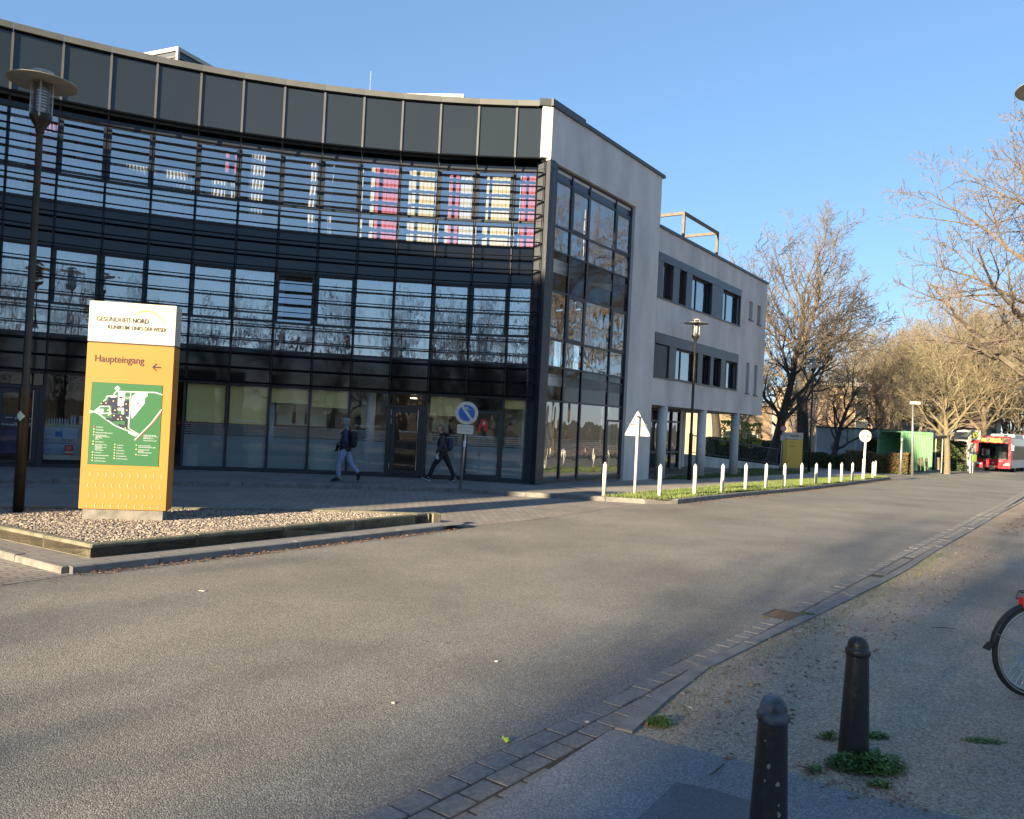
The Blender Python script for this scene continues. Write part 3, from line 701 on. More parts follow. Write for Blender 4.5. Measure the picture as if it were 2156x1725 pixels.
def films(f, u0, u1, gaps=True):
    q = MB(); q.quad(f.pt(u0, -.012, .22), f.pt(u1, -.012, .22), f.pt(u1, -.012, 1.10), f.pt(u0, -.012, 1.10))
    for i in range(5): z = 1.13+i*.062; q.quad(f.pt(u0, -.012, z), f.pt(u1, -.012, z), f.pt(u1, -.012, z+.034), f.pt(u0, -.012, z+.034))
    return q.build('frosted_film', M['frost'], bd)
def rblind(f, u0, u1, z0, v=-.08):
    q = MB(); q.box(f, u0, u1, v-.006, v, z0, 2.5); q.box(f, u0, u1, v-.012, v+.006, z0-.03, z0); return q.build('roller_blind', M['yblind'], bd)
bh = {4: .0, 5: .0}
for k in range(-2, 13):
    f = bay(k); L = BW*(1 if k < 12 else .60)
    if k in (9, 0): continue
    if k == 11:
        q = MB(); frame_ring(q, f, .03, L-.03, .2, 2.15, .08, -.06, .045); q.build('casement', M['darkmetal'], bd)
        q = MB(); q.box(f, .03, L-.03, -.04, .0, 2.17, 2.52); q.build('spandrel_panel', M['spandrel'], bd)
        pane(f, .11, L-.11, .28, 2.07, .02, 'glass_low', name='shop_window')
    else: pane(f, .03, L-.03, .21, 2.52, .005, 'glass_low', name='shop_window')
    if k >= 4: films(f, .04, L-.04)
    if k in (4, 5): rblind(f, .06, L-.06, 1.47)
    if k == 6: rblind(f, .05, L-.05, 2.12)
    if k == 7: rblind(f, .05, L-.05, 2.05)
    if k == 10: rblind(f, .10, L-.04, 1.98)
    if k == 12: rblind(f, .03, L-.02, 2.28)
    if k in (5,): text('Fahrräder abstellen verboten', .062, f, .22, 1.52, .012, M['ltwhite'], bd)
    if k in (8,): text('Fahrräder abstellen verboten', .062, f, .20, 1.53, .012, M['ltwhite'], bd)
    if k in (11,): text('Fahrräder abstellen verboten', .060, f, .16, 1.38, .03, M['ltwhite'], bd)
# interior of the shop: brown inner wall, cabinets, column, counters
q = MB()
for k in range(-4, 4):
    f = bay(k); q.box(f, 0, BW, -2.6, -2.5, .13, 2.98)
q.build('inner_wall', M['roomdark'], bd)
q = MB(); f = bay(4); q.box(f, .0, .08, -2.6, -.2, .13, 2.98); q.build('partition', M['roomdark'], bd)
M['cream'] = pm('cream_cabinet', (.62, .58, .40), (.58, .54, .37), 2, .5)
f = bay(6); q = MB(); q.box(f, .18, 1.6, -1.3, -.9, 1.45, 2.5); q.build('wall_cabinet', M['cream'], bd)
q = MB(); q.box(f, .62, .72, -.9, -.885, 1.5, 2.3); q.box(f, .98, 1.05, -.9, -.885, 1.5, 2.3); q.build('file_shelf', M['louvre'], bd)
q = MB(); q.box(f, .0, .14, -.5, -.3, .13, 2.5); q.build('pillar', M['pale'], bd)
f = bay(8); c = f.pt(.60, -.45, 0); q = MB(); q.smooth = True; q.lathe((c[0], c[1], .13), [(.14, 0), (.14, 2.8)], 20); q.build('column', M['white'], bd)
q = MB(); q.box(f, .30, .62, -1.2, -.9, 1.45, 2.3); q.build('wall_cabinet', M['cream'], bd)
f = bay(10); q = MB(); q.box(f, .15, .62, -1.0, -.7, 1.45, 2.3); q.build('wall_cabinet', M['cream'], bd); q = MB(); q.box(f, .66, .95, -1.2, -.9, 1.45, 2.4); q.build('file_shelf', M['roomdark'], bd)
f = bay(12); q = MB(); q.box(f, -.3, .62, -2.2, -2.1, .13, 2.6); q.build('partition', M['cream'], bd); q = MB(); q.box(f, .56, .62, -.4, -.25, .13, 2.5); q.build('pillar', M['pale'], bd)
for k, u0, u1, mt in ((4, .12, .40, 'pale'), (5, .62, 1.0, 'cream'), (7, .15, .65, 'cream'), (6, .1, 1.0, 'roomdark'), (11, .3, 1.2, 'pale')):
    f = bay(k); q = MB(); q.box(f, u0, u1, -.75, -.17, .13, .95 if mt != 'pale' else .82); q.build('counter', M[mt], bd)
# doors
def door(f, L, k):
    q = MB(); frame_ring(q, f, .11, L-.11, .17, 2.11, .115, -.05, .03); d = q.build('door', M['darkmetal'], bd)
    q = MB(); q.box(f, .03, .10, -.08, .05, .15, 2.2); q.box(f, L-.10, L-.03, -.08, .05, .15, 2.2); q.box(f, .10, L-.10, -.08, .05, 2.13, 2.2); q.build('door_frame', M['darkmetal'], d)
    pane(f, .22, L-.22, .28, 2.0, .0, 'glass_low', d)
    q = MB(); q.tube([f.pt(L-.24, .09, .30), f.pt(L-.24, .09, 2.08)], .014, 8); q.tube([f.pt(L-.24, .03, .5), f.pt(L-.24, .09, .5)], .01, 6); q.tube([f.pt(L-.24, .03, 1.9), f.pt(L-.24, .09, 1.9)], .01, 6); q.build('handle', M['chrome'], d)
    q = MB()
    for z in (1.65, 1.9, .35): q.box(f, .095, .115, .05, .07, z, z+.15)
    q.build('hinge', M['galv'], d)
    pane(f, .05, L-.05, 2.22, 2.52, .0, 'glass_low', bd, 'fanlight')
    return d
f = bay(9); d9 = door(f, BW, 9)
q = MB()
for i in range(5): z = .95+i*.062; q.box(f, .23, .42, -.016, -.012, z, z+.022); q.box(f, .60, .86, -.016, -.012, z, z+.022)
q.build('stripe_film', M['louvre'], d9)
text('Tür immer frei halten', .062, f, .34, 1.42, .012, M['ltwhite'], d9)
q = MB(); c = f.pt(.70, -.5, 2.42); q.lathe(c, [(.10, 0), (.10, .02)], 20); q.build('ceiling_lamp', emit('lit_lamp', (1, .75, .4), 3.0), bd)
q = MB(); q.box(f, .05, 1.05, -1.2, -1.1, .13, 2.98); q.build('partition', M['roomdark'], bd)
f = bay(0); d0 = door(f, BW, 0)
text('Notausgang freihalten', .075, f, .22, 1.17, .035, M['ltwhite'], d0)
q = MB(); q.box(f, .2, BW-.2, -.04, .028, 1.12, 1.45); q.build('cross_panel', M['darkmetal'], d0)
q = MB(); q.box(f, .30, .45, .029, .032, 1.36, 1.372); q.box(f, .50, .62, .029, .032, 1.36, 1.37); q.box(f, .50, .62, .029, .032, 1.33, 1.34); q.box(f, .50, .56, .029, .032, 1.22, 1.232); frame_ring(q, f, .78, .88, 1.22, 1.36, .012, .029, .032); q.build('sign_marks', M['ltwhite'], d0)
q = MB(); q.box(f, .22, .70, -.12, -.11, .45, 1.1); q.build('poster', pm('violet_poster', (.05, .03, .13), (.02, .02, .05), 5, .4), d0)
# red pharmacy emblem: blackletter-like A
def emblem(f, u, z, s, v, mat, parent):
    A = [(.10, .0), (.34, .02), (.30, .10), (.30, .34), (.44, .40), (.58, .33), (.58, .12), (.70, .0), (.98, .10), (.90, .16), (.84, .30), (.84, .78), (.70, .95), (.50, 1.0), (.36, .92), (.24, .80), (.28, .66), (.20, .58), (.10, .48), (.18, .36), (.10, .22), (.02, .12)]
    q = MB(); q.prism(f, [(u+a*s, z+b*s) for a, b in A], v, v+.01)
    q.build('emblem', mat, parent)
    q = MB(); q.prism(f, [(u+a*s, z+b*s) for a, b in [(.42, .56), (.62, .52), (.64, .76), (.50, .80)]], v+.011, v+.013); q.build('emblem_gap', M['room'], parent)
emblem(bay(11), .38, 1.55, .36, .03, M['signred'], bd)
emblem(bay(0), .52, 1.50, .42, -.10, M['signred'], bd)
# shop display behind bay 1
f = bay(1)
q = MB(); q.box(f, .04, .95, -.62, -.18, .30, .42); q.box(f, .02, .92, -.70, -.62, .42, 1.22); q.build('display_stand', pm('beige_display', (.42, .40, .30), None, 2, .6), bd)
q = MB(); q.box(f, .02, .80, -.60, -.58, .42, 1.14); q.build('poster', pm('pale_blue_poster', (.40, .46, .56), (.36, .42, .52), 2, .5), bd)
q = MB(); q.box(f, .28, .44, -.579, -.575, .88, 1.03); q.build('logo_square', pm('logo_blue', (.01, .17, .45), None, 1, .5), bd)
text('ROCHE-POSAY', .108, f, .03, .76, -.575, M['lettering'], bd, bold=.001)
text('LABORATOIRE PHARMACEUTIQUE', .052, f, -.02, .70, -.575, M['lettering'], bd, bold=.001)
q = MB()
for i in range(9): c = f.pt(.05+i*.062, -.66, 1.22); q.lathe(c, [(.022, 0), (.022, .12), (.012, .135), (.012, .16)], 8)
for i in range(2): c = f.pt(.64+i*.075, -.66, 1.22); q.lathe(c, [(.028, 0), (.028, .20), (.012, .23), (.012, .26)], 8)
q.build('bottle_row', pm('pale_bottle', (.42, .48, .56), None, 3, .35), bd)
q = MB()
for i in range(7): c = f.pt(.06+i*.11, -.40, .42); q.lathe(c, [(.022, 0), (.022, .13), (.010, .15), (.010, .17)], 8)
q.build('bottle_row', pm('blue_bottle', (.30, .38, .50), None, 3, .35), bd)
q = MB(); q.box(f, .52, .72, -.32, -.30, .42, .68); q.build('price_card', M['signred'], bd)
text('5€', .10, f, .56, .57, -.295, M['offwhite'], bd, bold=.002)
q = MB(); q.box(f, .52, .72, -.298, -.294, .47, .52); q.build('card_band', M['offwhite'], bd)
q = MB(); q.box(f, .94, 1.06, -.30, -.28, .25, .95); q.build('red_poster', pm('magenta_poster', (.45, .03, .09), (.35, .02, .1), 5, .5), bd)
q = MB(); q.box(f, .82, .98, -.64, -.63, 1.23, 1.46); q.build('notice', M['pale'], bd)
f = bay(3); text('APOTHEKE', .16, f.sub(BW-.16, 0, 1.35), 0, 0, -.02, M['signred'], bd)

# side glazing: columns from the photograph
US = [.42, 1.47, 2.55, 4.30, 5.40]
ZS = [.15, 2.55, 3.56, 4.38, 5.80, 6.98, 7.72, 9.06, 9.42]
vs_ = -.14
for u in US: MB().box(SF, u-.035, u+.035, vs_-.10, vs_+.04, .12, 9.42).build('side_mullion', M['darkmetal'], bd)
for i in range(4):
    for z in ZS[1:]: MB().box(SF, US[i]+.035, US[i+1]-.035, vs_-.09, vs_+.03, z-.03, z+.03).build('side_transom', M['darkmetal'], bd)
    MB().box(SF, US[i]+.035, US[i+1]-.035, vs_-.09, vs_+.03, .12, .21).build('threshold_bar', M['darkmetal'], bd)
M['bluepanel'] = pm('blue_grey_panel', (.03, .042, .065), (.026, .038, .058), 1, .25)
for i in range(4):
    u0, u1 = US[i]+.035, US[i+1]-.035
    q = MB(); q.box(SF, u0, u1, vs_-.05, vs_-.01, ZS[7]+.03, ZS[8]-.03); q.build('header_panel', M['bluepanel'], bd)
    for z0, z1, mt in ((0, 1, 'glass_side'), (1, 2, 'spandrel2'), (2, 3, 'glass_side'), (3, 4, 'glass_side'), (4, 5, 'spandrel2'), (5, 6, 'glass_side'), (6, 7, 'glass_side')):
        za, zb = ZS[z0]+.03, ZS[z1]-.03
        if mt == 'spandrel2': q = MB(); q.box(SF, u0, u1, vs_-.05, vs_, za, zb); q.build('spandrel_panel', M['spandrel'], bd); continue
        op = (z0 in (3, 6) and i in (1, 3)) or (z0 == 0 and i == 3)
        if op:
            if z0 == 0: zb = 2.1
            q = MB(); frame_ring(q, SF, u0, u1, za, zb, .07, vs_-.05, vs_+.045); q.build('casement', M['darkmetal'], bd)
            pane(SF, u0+.07, u1-.07, za+.07, zb-.07, vs_+.02, mt, name='side_window')
            if z0 == 0: pane(SF, u0, u1, 2.1, 2.52, vs_, mt, name='side_window')
        else: pane(SF, u0, u1, za, zb, vs_, mt, name='side_window')
for i, (a, b) in enumerate(((.5, 1.1), (1.6, 2.3), (2.7, 3.4), (3.6, 4.1), (4.4, 5.0))):
    curtain(SF, a, b, 3.4, 5.7, vs_-.17, 'voile', .03, .09, seed=80+i)
curtain(SF, .5, .9, 6.8, 9.0, vs_-.17, 'voile', .03, .09, seed=90); curtain(SF, 2.6, 3.3, 6.8, 9.0, vs_-.17, 'voile', .03, .09, seed=91)
films(SF.sub(0, vs_), .48, 5.36)
emblem(SF, 3.05, 1.45, .42, vs_-.03, M['signred'], bd)
q = MB(); q.box(SF, 4.55, 4.75, vs_-.04, vs_-.03, 2.2, 2.42); q.build('notice', M['pale'], bd)
q = MB(); q.box(SF, .9, 1.25, -1.0, -.8, .13, 2.4); q.box(SF, 2.0, 2.35, -1.2, -1.0, .13, 2.6); q.build('inner_pillar', M['pale'], bd)

# concrete side wall
def wall(fr, u0, u1, z0, z1, holes, v0, v1, name, mat, parent):
    us = sorted({u0, u1}|{h[0] for h in holes}|{h[1] for h in holes}); zs = sorted({z0, z1}|{h[2] for h in holes}|{h[3] for h in holes})
    solid = lambda i, j: 0 <= i < len(us)-1 and 0 <= j < len(zs)-1 and not any(h[0] <= (us[i]+us[i+1])/2 <= h[1] and h[2] <= (zs[j]+zs[j+1])/2 <= h[3] for h in holes)
    q = MB(); P = fr.pt
    for i in range(len(us)-1):
        for j in range(len(zs)-1):
            if not solid(i, j): continue
            a, b, c, d = us[i], us[i+1], zs[j], zs[j+1]
            q.quad(P(a, v1, c), P(b, v1, c), P(b, v1, d), P(a, v1, d)); q.quad(P(a, v0, c), P(a, v0, d), P(b, v0, d), P(b, v0, c))
            if not solid(i-1, j): q.quad(P(a, v0, c), P(a, v1, c), P(a, v1, d), P(a, v0, d))
            if not solid(i+1, j): q.quad(P(b, v0, c), P(b, v0, d), P(b, v1, d), P(b, v1, c))
            if not solid(i, j-1): q.quad(P(a, v0, c), P(b, v0, c), P(b, v1, c), P(a, v1, c))
            if not solid(i, j+1): q.quad(P(a, v0, d), P(a, v1, d), P(b, v1, d), P(b, v0, d))
    return q.build(name, mat, parent)
wall(SF, -.02, 7.45, .02, 11.02, [(.0-.03, 5.45, .0, 9.46)], -.32, 0, 'concrete_wall', M['concrete'], bd)
q = MB(); ff = Fr((CN[0], CN[1]), (1, .10)); q.box(ff, -.30, .0, -.3, .015, 9.52, 11.0); q.build('corner_return', M['white'], bd)
q = MB(); q.box(SF, -.10, 1.75, -.55, .07, 11.0, 11.20); q.box(SF, 1.751, 7.62, -.55, .06, 11.02, 11.13)
q.box(ff, -.40, -.02, -.3, .07, 11.0, 11.20); q.build('coping', pm('dark_coping', (.075, .085, .085), (.06, .065, .065), 2, .5, metal=.2), bd)
# end face of the tall part above the wing
q = MB(); fe = Fr(SF.pt(7.45, 0, 0)[:2], (-SU[1], SU[0])); q.box(fe, .33, 9, -.3, -.002, 9.0, 11.0); q.build('end_wall', M['concrete'], bd)

# ------------------------------------------------------------------ low wing on columns
wg = thing('concrete_wing', 'low grey concrete wing raised on round columns, its windows in two dark bands', 'building', SF.pt(7.5, 0, 0))
UE = 19.93; WS = 2.74; WT = 9.2
B1 = (7.47, 16.30, 6.68, 8.33); B2 = (7.47, 16.28, 3.76, 5.40)
small = [(17.45, 17.95, 7.16, 8.02), (18.62, 19.15, 7.10, 8.0), (17.42, 17.86, 3.72, 5.14), (18.58, 19.02, 3.68, 5.12)]
wall(SF, 7.46, UE, WS, WT, [B1, B2]+small, -.3, -.01, 'concrete_wall', M['concrete'], wg)
fe = Fr(SF.pt(UE, -.01, 0)[:2], (-SU[1], SU[0]))
q = MB(); q.box(fe, .295, 9, -.3, -.002, WS, WT); q.build('end_wall', M['concrete'], wg)
q = MB(); q.box(SF, 7.46, UE-.3, -9, -.31, WS, WS+.25); q.box(SF, 7.46, UE-.3, -9, -.31, 6.0, 6.3); q.box(SF, 7.46, UE-.3, -9, -.31, WT-.3, WT-.1); q.build('floor_slab', M['concrete'], wg)
q = MB(); q.box(SF, 7.46, UE-.3, -3.0, -2.9, WS+.25, WT-.3); q.build('inner_wall', M['room'], wg)
q = MB(); q.box(SF, 7.44, UE+.05, -.45, .05, WT, WT+.10); q.box(fe, .33, 9, -.3, .05, WT, WT+.10); q.build('coping', pm('wing_coping', (.075, .085, .085), (.06, .065, .065), 2, .5, metal=.2), wg)
def uat(x, y): return SF.hit(x, y)[0]
X1 = lambda zx: 1110.2+.26405*zx
def band(B, hdr, wins, blind=None):
    z0, z1 = B[2], B[3]
    q = MB(); q.box(SF, B[0], B[1], -.12, .012, z1-hdr, z1-.003); q.box(SF, B[0], B[1], -.28, .03, z0-.03, z0+.02); q.build('window_band', M['greymetal'], wg)
    prev = B[0]
    us = [B[0]]+[w for p in wins for w in p]+[B[1]]
    for a, b in zip(us[::2], us[1::2]):
        if b-a > .02: MB().box(SF, a, b, -.10, 0.0, z0+.02, z1-hdr).build('panel', M['greymetal'], wg)
    for i, (a, b) in enumerate(wins):
        if blind == i:
            q = MB()
            for j in range(24): z = z0+.05+j*(z1-hdr-z0-.08)/24; q.box(SF, a+.03, b-.03, -.09, -.05, z, z+.035)
            q.build('shutter', M['darkmetal'], wg); continue
        q = MB(); frame_ring(q, SF, a, b, z0+.02, z1-hdr, .06, -.26, -.16)
        if b-a > .9: q.box(SF, a+(b-a)*.38-.03, a+(b-a)*.38+.03, -.24, -.17, z0+.08, z1-hdr-.06)
        w_ = q.build('window', M['darkmetal'], wg)
        pane(SF, a+.05, b-.05, z0+.08, z1-hdr-.06, -.2, 'glass_side', w_)
u1 = lambda zx, y: uat(X1(zx), y)
band(B1, .30, [(u1(1085, 580), u1(1165, 590)), (u1(1215, 595), u1(1270, 600)), (u1(1315, 605), u1(1475, 620)), (u1(1560, 640), u1(1700, 650))])
band(B2, .40, [(7.5, u1(1135, 740)), (u1(1188, 745), u1(1362, 755)), (u1(1398, 760), u1(1462, 765)), (u1(1486, 768), u1(1546, 772)), (u1(1580, 775), u1(1672, 785))], blind=0)
for s in small:
    q = MB(); frame_ring(q, SF, s[0]+.003, s[1]-.003, s[2]+.003, s[3]-.003, .06, -.28, -.22); w_ = q.build('window', M['darkmetal'], wg)
    pane(SF, s[0]+.05, s[1]-.05, s[2]+.05, s[3]-.05, -.25, 'glass_side', w_)
    q = MB(); q.box(SF, s[0]-.05, s[1]+.05, -.22, .05, s[2]-.05, s[2]); q.build('sill', M['greymetal'], w_)
for x, y in ((1398, 990.7), (1481.2, 988), (1551.2, 985.9)):
    u = SF.hit(x, y)[0]; c = SF.pt(u, -.17, 0); q = MB(); q.smooth = True; q.lathe((c[0], c[1], -.3), [(.19, 0), (.19, WS+.3)], 28); q.build('column', M['concrete'], wg)
MB().box(SF, 15.1, 15.5, -2.6, -2.2, -.3, WS).build('pillar', M['white'], wg); MB().box(SF, 17.2, 17.5, -3.2, -2.9, -.3, WS).build('pillar', M['white'], wg)
q = MB(); q.box(SF, 7.5, 19.0, -6, -.6, -.30, .06); q.build('plinth', M['kerb'], wg)
# recessed glazed hall under the wing
q = MB(); us = [7.6, 8.7, 9.8, 10.9, 12.0, 13.1, 14.2, 15.1]
for u in us: q.box(SF, u-.04, u+.04, -2.3, -2.15, .06, WS)
for a, b in zip(us, us[1:]):
    for z in (.10, .85, 2.2, 2.68): q.box(SF, a+.04, b-.04, -2.28, -2.17, z-.04, z+.04)
q.build('hall_frame', M['darkmetal'], wg)
for a, b in zip(us, us[1:]): pane(SF, a+.04, b-.04, .14, 2.64, -2.22, 'glass_side', wg, 'hall_window')
q = MB(); q.box(SF, 7.6, 15.1, -5.6, -5.5, .06, WS); q.box(SF, 15.0, 15.1, -5.5, -2.3, .06, WS); q.build('hall_wall', M['roomdark'], wg)
q = MB(); q.box(SF, 11.1, 11.7, -2.5, -2.45, .7, 1.35); q.build('notice', M['yellow'], wg)
# ramp with railing
rp = thing('ramp', 'concrete access ramp with a grey steel railing under the end of the wing', 'ramp', SF.pt(15.6, -2.5, 0))
fr = frp(G(1512, 985), G(1630, 988)); 
ra = AT(1510, 968, 42.5); rb = AT(1640, 984, 47.5); fr = frp(ra[:2], rb[:2]); L = hypot(rb[0]-ra[0], rb[1]-ra[1])
q = MB(); q.prism(fr, [(-2.5, -.4), (L, -.4), (L, -.02), (-2.5, .62)], -1.6, 0); q.build('ramp_body', M['concrete'], rp)
zt = lambda u: -.02+(L-u)/(L+2.5)*.64
q = MB(); q.tube([fr.pt(-2.5, -.08, zt(-2.5)+.98), fr.pt(L-.1, -.08, zt(L)+.98)], .03, 8); q.tube([fr.pt(-2.5, -.08, zt(-2.5)+.12), fr.pt(L-.1, -.08, zt(L)+.12)], .02, 6); q.tube([fr.pt(L-.1, -.08, -.1), fr.pt(L-.1, -.08, zt(L)+.98)], .03, 8)
q.build('rail', M['greymetal'], rp); q = MB(); n = 40
for i in range(n): u = -2.4+i*(L+2.2)/n; q.tube([fr.pt(u, -.08, zt(u)+.12), fr.pt(u, -.08, zt(u)+.97)], .011, 5)
q.build('balusters', M['greymetal'], rp)
# roof frame over the wing
rf = thing('roof_frame', 'open rusty steel frame standing on the roof of the wing', 'frame', SF.pt(10, -2, WT))
fa = SF; q = MB()
u0 = SF.hit(1441, 530)[0]; pts = []
cA = SF.pt(10.0, -.9, 0); Y = cA[1]
def onroof(x, y, v): return SF.hit(x, y, v)
uA, zA = onroof(1441, 446, -.9); uB, zB = onroof(1511.5, 484, -.9)
q.box(SF, uA-.05, uA+.05, -.95, -.85, WT-.1, zA); q.box(SF, uB-.05, uB+.05, -.95, -.85, WT-.1, zA)
q.box(SF, uA+.05, uB-.05, -.95, -.85, zA-.12, zA); q.box(SF, uA-.05, uA+.05, -5, -.951, zA-.12, zA); q.box(SF, uB-.05, uB+.05, -5, -.951, zA-.12, zA); q.box(SF, uA-.05, uA+.05, -5.1, -5, WT-.1, zA); q.box(SF, uB-.05, uB+.05, -5.1, -5, WT-.1, zA)
q.build('steel_frame', pm('rusty_frame', (.16, .12, .085), (.10, .08, .06), 6, .7), rf)
# things on the main roof
def vent(name, lab, px0, px1, pytop, Y, depth, cor, pa=None, pb=None, zt_=0):
    if pa: a, b = pa+(zt_,), pb+(zt_,)
    else: a = AT(px0, pytop, Y); b = AT(px1, pytop, Y+cor)
    f = frp(a[:2], b[:2]); L = hypot(b[0]-a[0], b[1]-a[1]); z1 = a[2]
    t = thing(name, lab, 'roof vent', f.pt(L/2, -depth/2, 10.8))
    q = MB(); q.box(f, .05, L-.05, -depth+.05, -.05, 10.8, z1-.12); q.build('housing', M['greymetal'], t)
    q = MB(); q.box(f, 0, L, -depth, 0, z1-.12, z1); q.box(f, 0, .08, -.08, 0, 10.8, z1-.12); q.box(f, L-.08, L, -.08, 0, 10.8, z1-.12); q.box(f, L-.08, L, -depth, -depth+.08, 10.8, z1-.12); q.build('frame', M['offwhite'], t)
    q = MB(); n = 14
    for i in range(n): z = 10.85+i*(z1-.17-10.85)/n; q.box(f, .08, L-.08, -.05, -.015, z, z+.05); q.box(f, L-.05, L-.015, -depth+.08, -.08, z, z+.05)
    q.build('slats', M['coping'], t)
vent('roof_vent', 'louvred vent box on the roof edge above the left of the dark fascia', 0, 0, 0, 0, 2.6, 0, (-13.8, 26.2), (-11.07, 25.0), 13.17)
vent('roof_vent', 'long cream roof vent box right of the lightning rod', 800, 976, 196, 31, 3.0, -.3)
lr = AT(781, 150, 28); lb = AT(782, 190, 28); t = MB(); t.tube([(lr[0], lr[1], 10.8), (lr[0], lr[1], lr[2])], [.012, .006], 6); tag(t.build('lightning_rod', M['offwhite']), 'thin white lightning rod rising from the roof', 'lightning rod')
# ------------------------------------------------------------------ the big yellow sign
def pylon(pl, pr, z0, top, full, lab, thick=.30):
    f = frp(pl, pr, z0); Wd = hypot(pr[0]-pl[0], pr[1]-pl[1]); H = top-z0; k = H/3.04
    t = thing('information_pylon', lab, 'sign', (pl[0], pl[1], z0), None)
    q = MB(); q.box(f, .05, Wd-.05, -thick+.04, -.03, -.02, .17*k); q.build('plinth', M['kerb'], t)
    zy0, zy1 = .16*k, 2.46*k
    q = MB(); q.bbox(f, 0, Wd, -thick, 0, zy0, zy1, .008); yb = q.build('yellow_panel', M['yellow'] if full else pm('lightened_sign_yellow', (.72, .42, .045), (.68, .39, .04), 1, .45), t)  # smaller sign: its yellow is lightened to make up for standing in shade
    q = MB(); q.box(f, .012, Wd-.012, -thick+.01, -.01, zy1, zy1+.02); q.build('joint', M['lettering'], t)
    q = MB(); q.bbox(f, 0, Wd, -thick, 0, zy1+.02, H, .008); wb = q.build('white_head', M['offwhite'], t)
    # lettering measured on the photograph, u in widths
    e = .004; W_ = Wd
    def T(s, u, z, size, mat, bold=0, fit=None, par=wb): return text(s, size*W_, f, u*W_, z*k, e, mat, par, bold=bold*W_, fit=fit*W_)
    M['grey_let'] = M.get('grey_let') or pm('grey_lettering', (.035, .03, .03), None, 1, .5)
    T('GESUNDHEIT', .085, 2.765, .078, M['grey_let'], .0009, .395); T('NORD', .495, 2.765, .078, M['lettering'], .002, .185)
    T('KLINIKUM', .218, 2.665, .066, M['lettering'], .001, .243); T('LINKS DER WESER', .492, 2.665, .066, M['grey_let'], .001, .40)
    q = MB(); n = 22; up_, lo = [], []
    for i in range(n+1):
        s = i/n; u = .50+.40*s; z = 2.865+.085*sin(pi*min(1, s*1.0)**.9)*1.0-.10*s*s*s*1.1; th = .012*sin(pi*s)**.7
        up_.append((u*W_, (z+th)*k)); lo.append((u*W_, (z-th*.6)*k))
    for i in range(n): q.prism(f, [lo[i], lo[i+1], up_[i+1], up_[i]], e, e-.003)
    q.build('logo_arc', M['orange'], wb)
    if not full:
        for s, z in (('Ausfahrt', 2.20), ('Zentrale', 1.98), ('Notaufnahme', 1.87)): T(s, .10, z, .06, M['lettering'], 0, .04*len(s), yb)
        for z, up_a in ((2.21, True), (1.92, False)): arrow(f, W_*.85, z*k, .05*k, e, yb, up_a)
    else:
        T('Haupteingang', .09, 2.20, .118, M['lettering'], .0016, .56, yb)
        arrow(f, W_*.80, 2.235, .062, e, yb, False)
        # the site map
        mu0, mu1, mz0, mz1 = .075*W_, .885*W_, .80, 1.98
        mw, mh = mu1-mu0, mz1-mz0
        q = MB(); q.box(f, mu0, mu1, .001, .006, mz0, mz1); mp = q.build('map_board', M['green_map'], t)
        def P(px, py):
            s = (px-103+(py-790)*.0523)/709; v = (py-790-(px-103)*.046)/822
            return (mu0+s*mw, mz1-v*mh)
        def poly(pts, mat, v, name):
            q = MB()
            for p in pts: q.prism(f, [P(*a) for a in p], v, v-.001)
            q.build(name, M[mat] if isinstance(mat, str) else mat, mp)
        def road(lines, wd, mat, v, name):
            q = MB()
            for l in lines:
                l = [P(*a) for a in l]
                for a, b in zip(l, l[1:]):
                    L = hypot(b[0]-a[0], b[1]-a[1]) or 1; nx, nz = -(b[1]-a[1])/L*wd, (b[0]-a[0])/L*wd; ex, ez = (b[0]-a[0])/L*wd*.6, (b[1]-a[1])/L*wd*.6
                    q.prism(f, [(a[0]-ex+nx, a[1]-ez+nz), (a[0]-ex-nx, a[1]-ez-nz), (b[0]+ex-nx, b[1]+ez-nz), (b[0]+ex+nx, b[1]+ez+nz)], v, v-.001)
            q.build(name, M[mat] if isinstance(mat, str) else mat, mp)
        road([[(360, 885), (470, 890), (735, 895), (806, 918)], [(490, 895), (478, 1150), (468, 1240), (480, 1262), (575, 1318)], [(500, 1140), (505, 940), (550, 905), (620, 905)], [(800, 1068), (700, 1200), (530, 1372)], [(85, 1098), (130, 1090), (170, 1110), (330, 1225), (430, 1268), (465, 1280), (560, 1325)], [(85, 1078), (125, 1090), (190, 1035), (280, 1035), (285, 1115)], [(350, 880), (320, 920)], [(300, 930), (255, 935), (245, 965), (220, 985), (218, 1030)], [(170, 1110), (240, 1105), (330, 1105)], [(478, 1155), (420, 1140)]], .0075, 'mapwhite', .0085, 'map_roads')
        poly([[(365, 885), (435, 890), (432, 960), (425, 1030), (360, 1030)], [(500, 1150), (508, 940), (560, 902), (660, 905), (655, 940), (635, 940), (630, 1005), (505, 1160)], [(328, 855), (358, 828), (387, 858), (355, 882)], [(290, 925), (345, 925), (345, 948), (290, 948)], [(350, 1050), (425, 1050), (425, 1145), (400, 1145), (398, 1075), (350, 1075)], [(465, 1285), (480, 1280), (547, 1322), (540, 1338), (470, 1305)]], 'mapwhite', .0088, 'map_areas')
        poly([[(270, 948), (360, 945), (360, 1105), (300, 1110), (300, 1030), (235, 1030), (190, 1028), (195, 990), (265, 985)], [(375, 938), (410, 938), (410, 957), (375, 957)], [(430, 975), (470, 975), (468, 1130), (425, 1130), (420, 1000)], [(310, 1110), (425, 1115), (455, 1160), (450, 1262), (365, 1235), (372, 1210), (430, 1225), (432, 1180), (290, 1185), (240, 1165), (245, 1148), (300, 1155)], [(355, 1035), (425, 1030), (425, 1050), (355, 1050)], [(548, 992), (570, 992), (570, 1014), (548, 1014)]], 'navy', .0094, 'map_buildings')
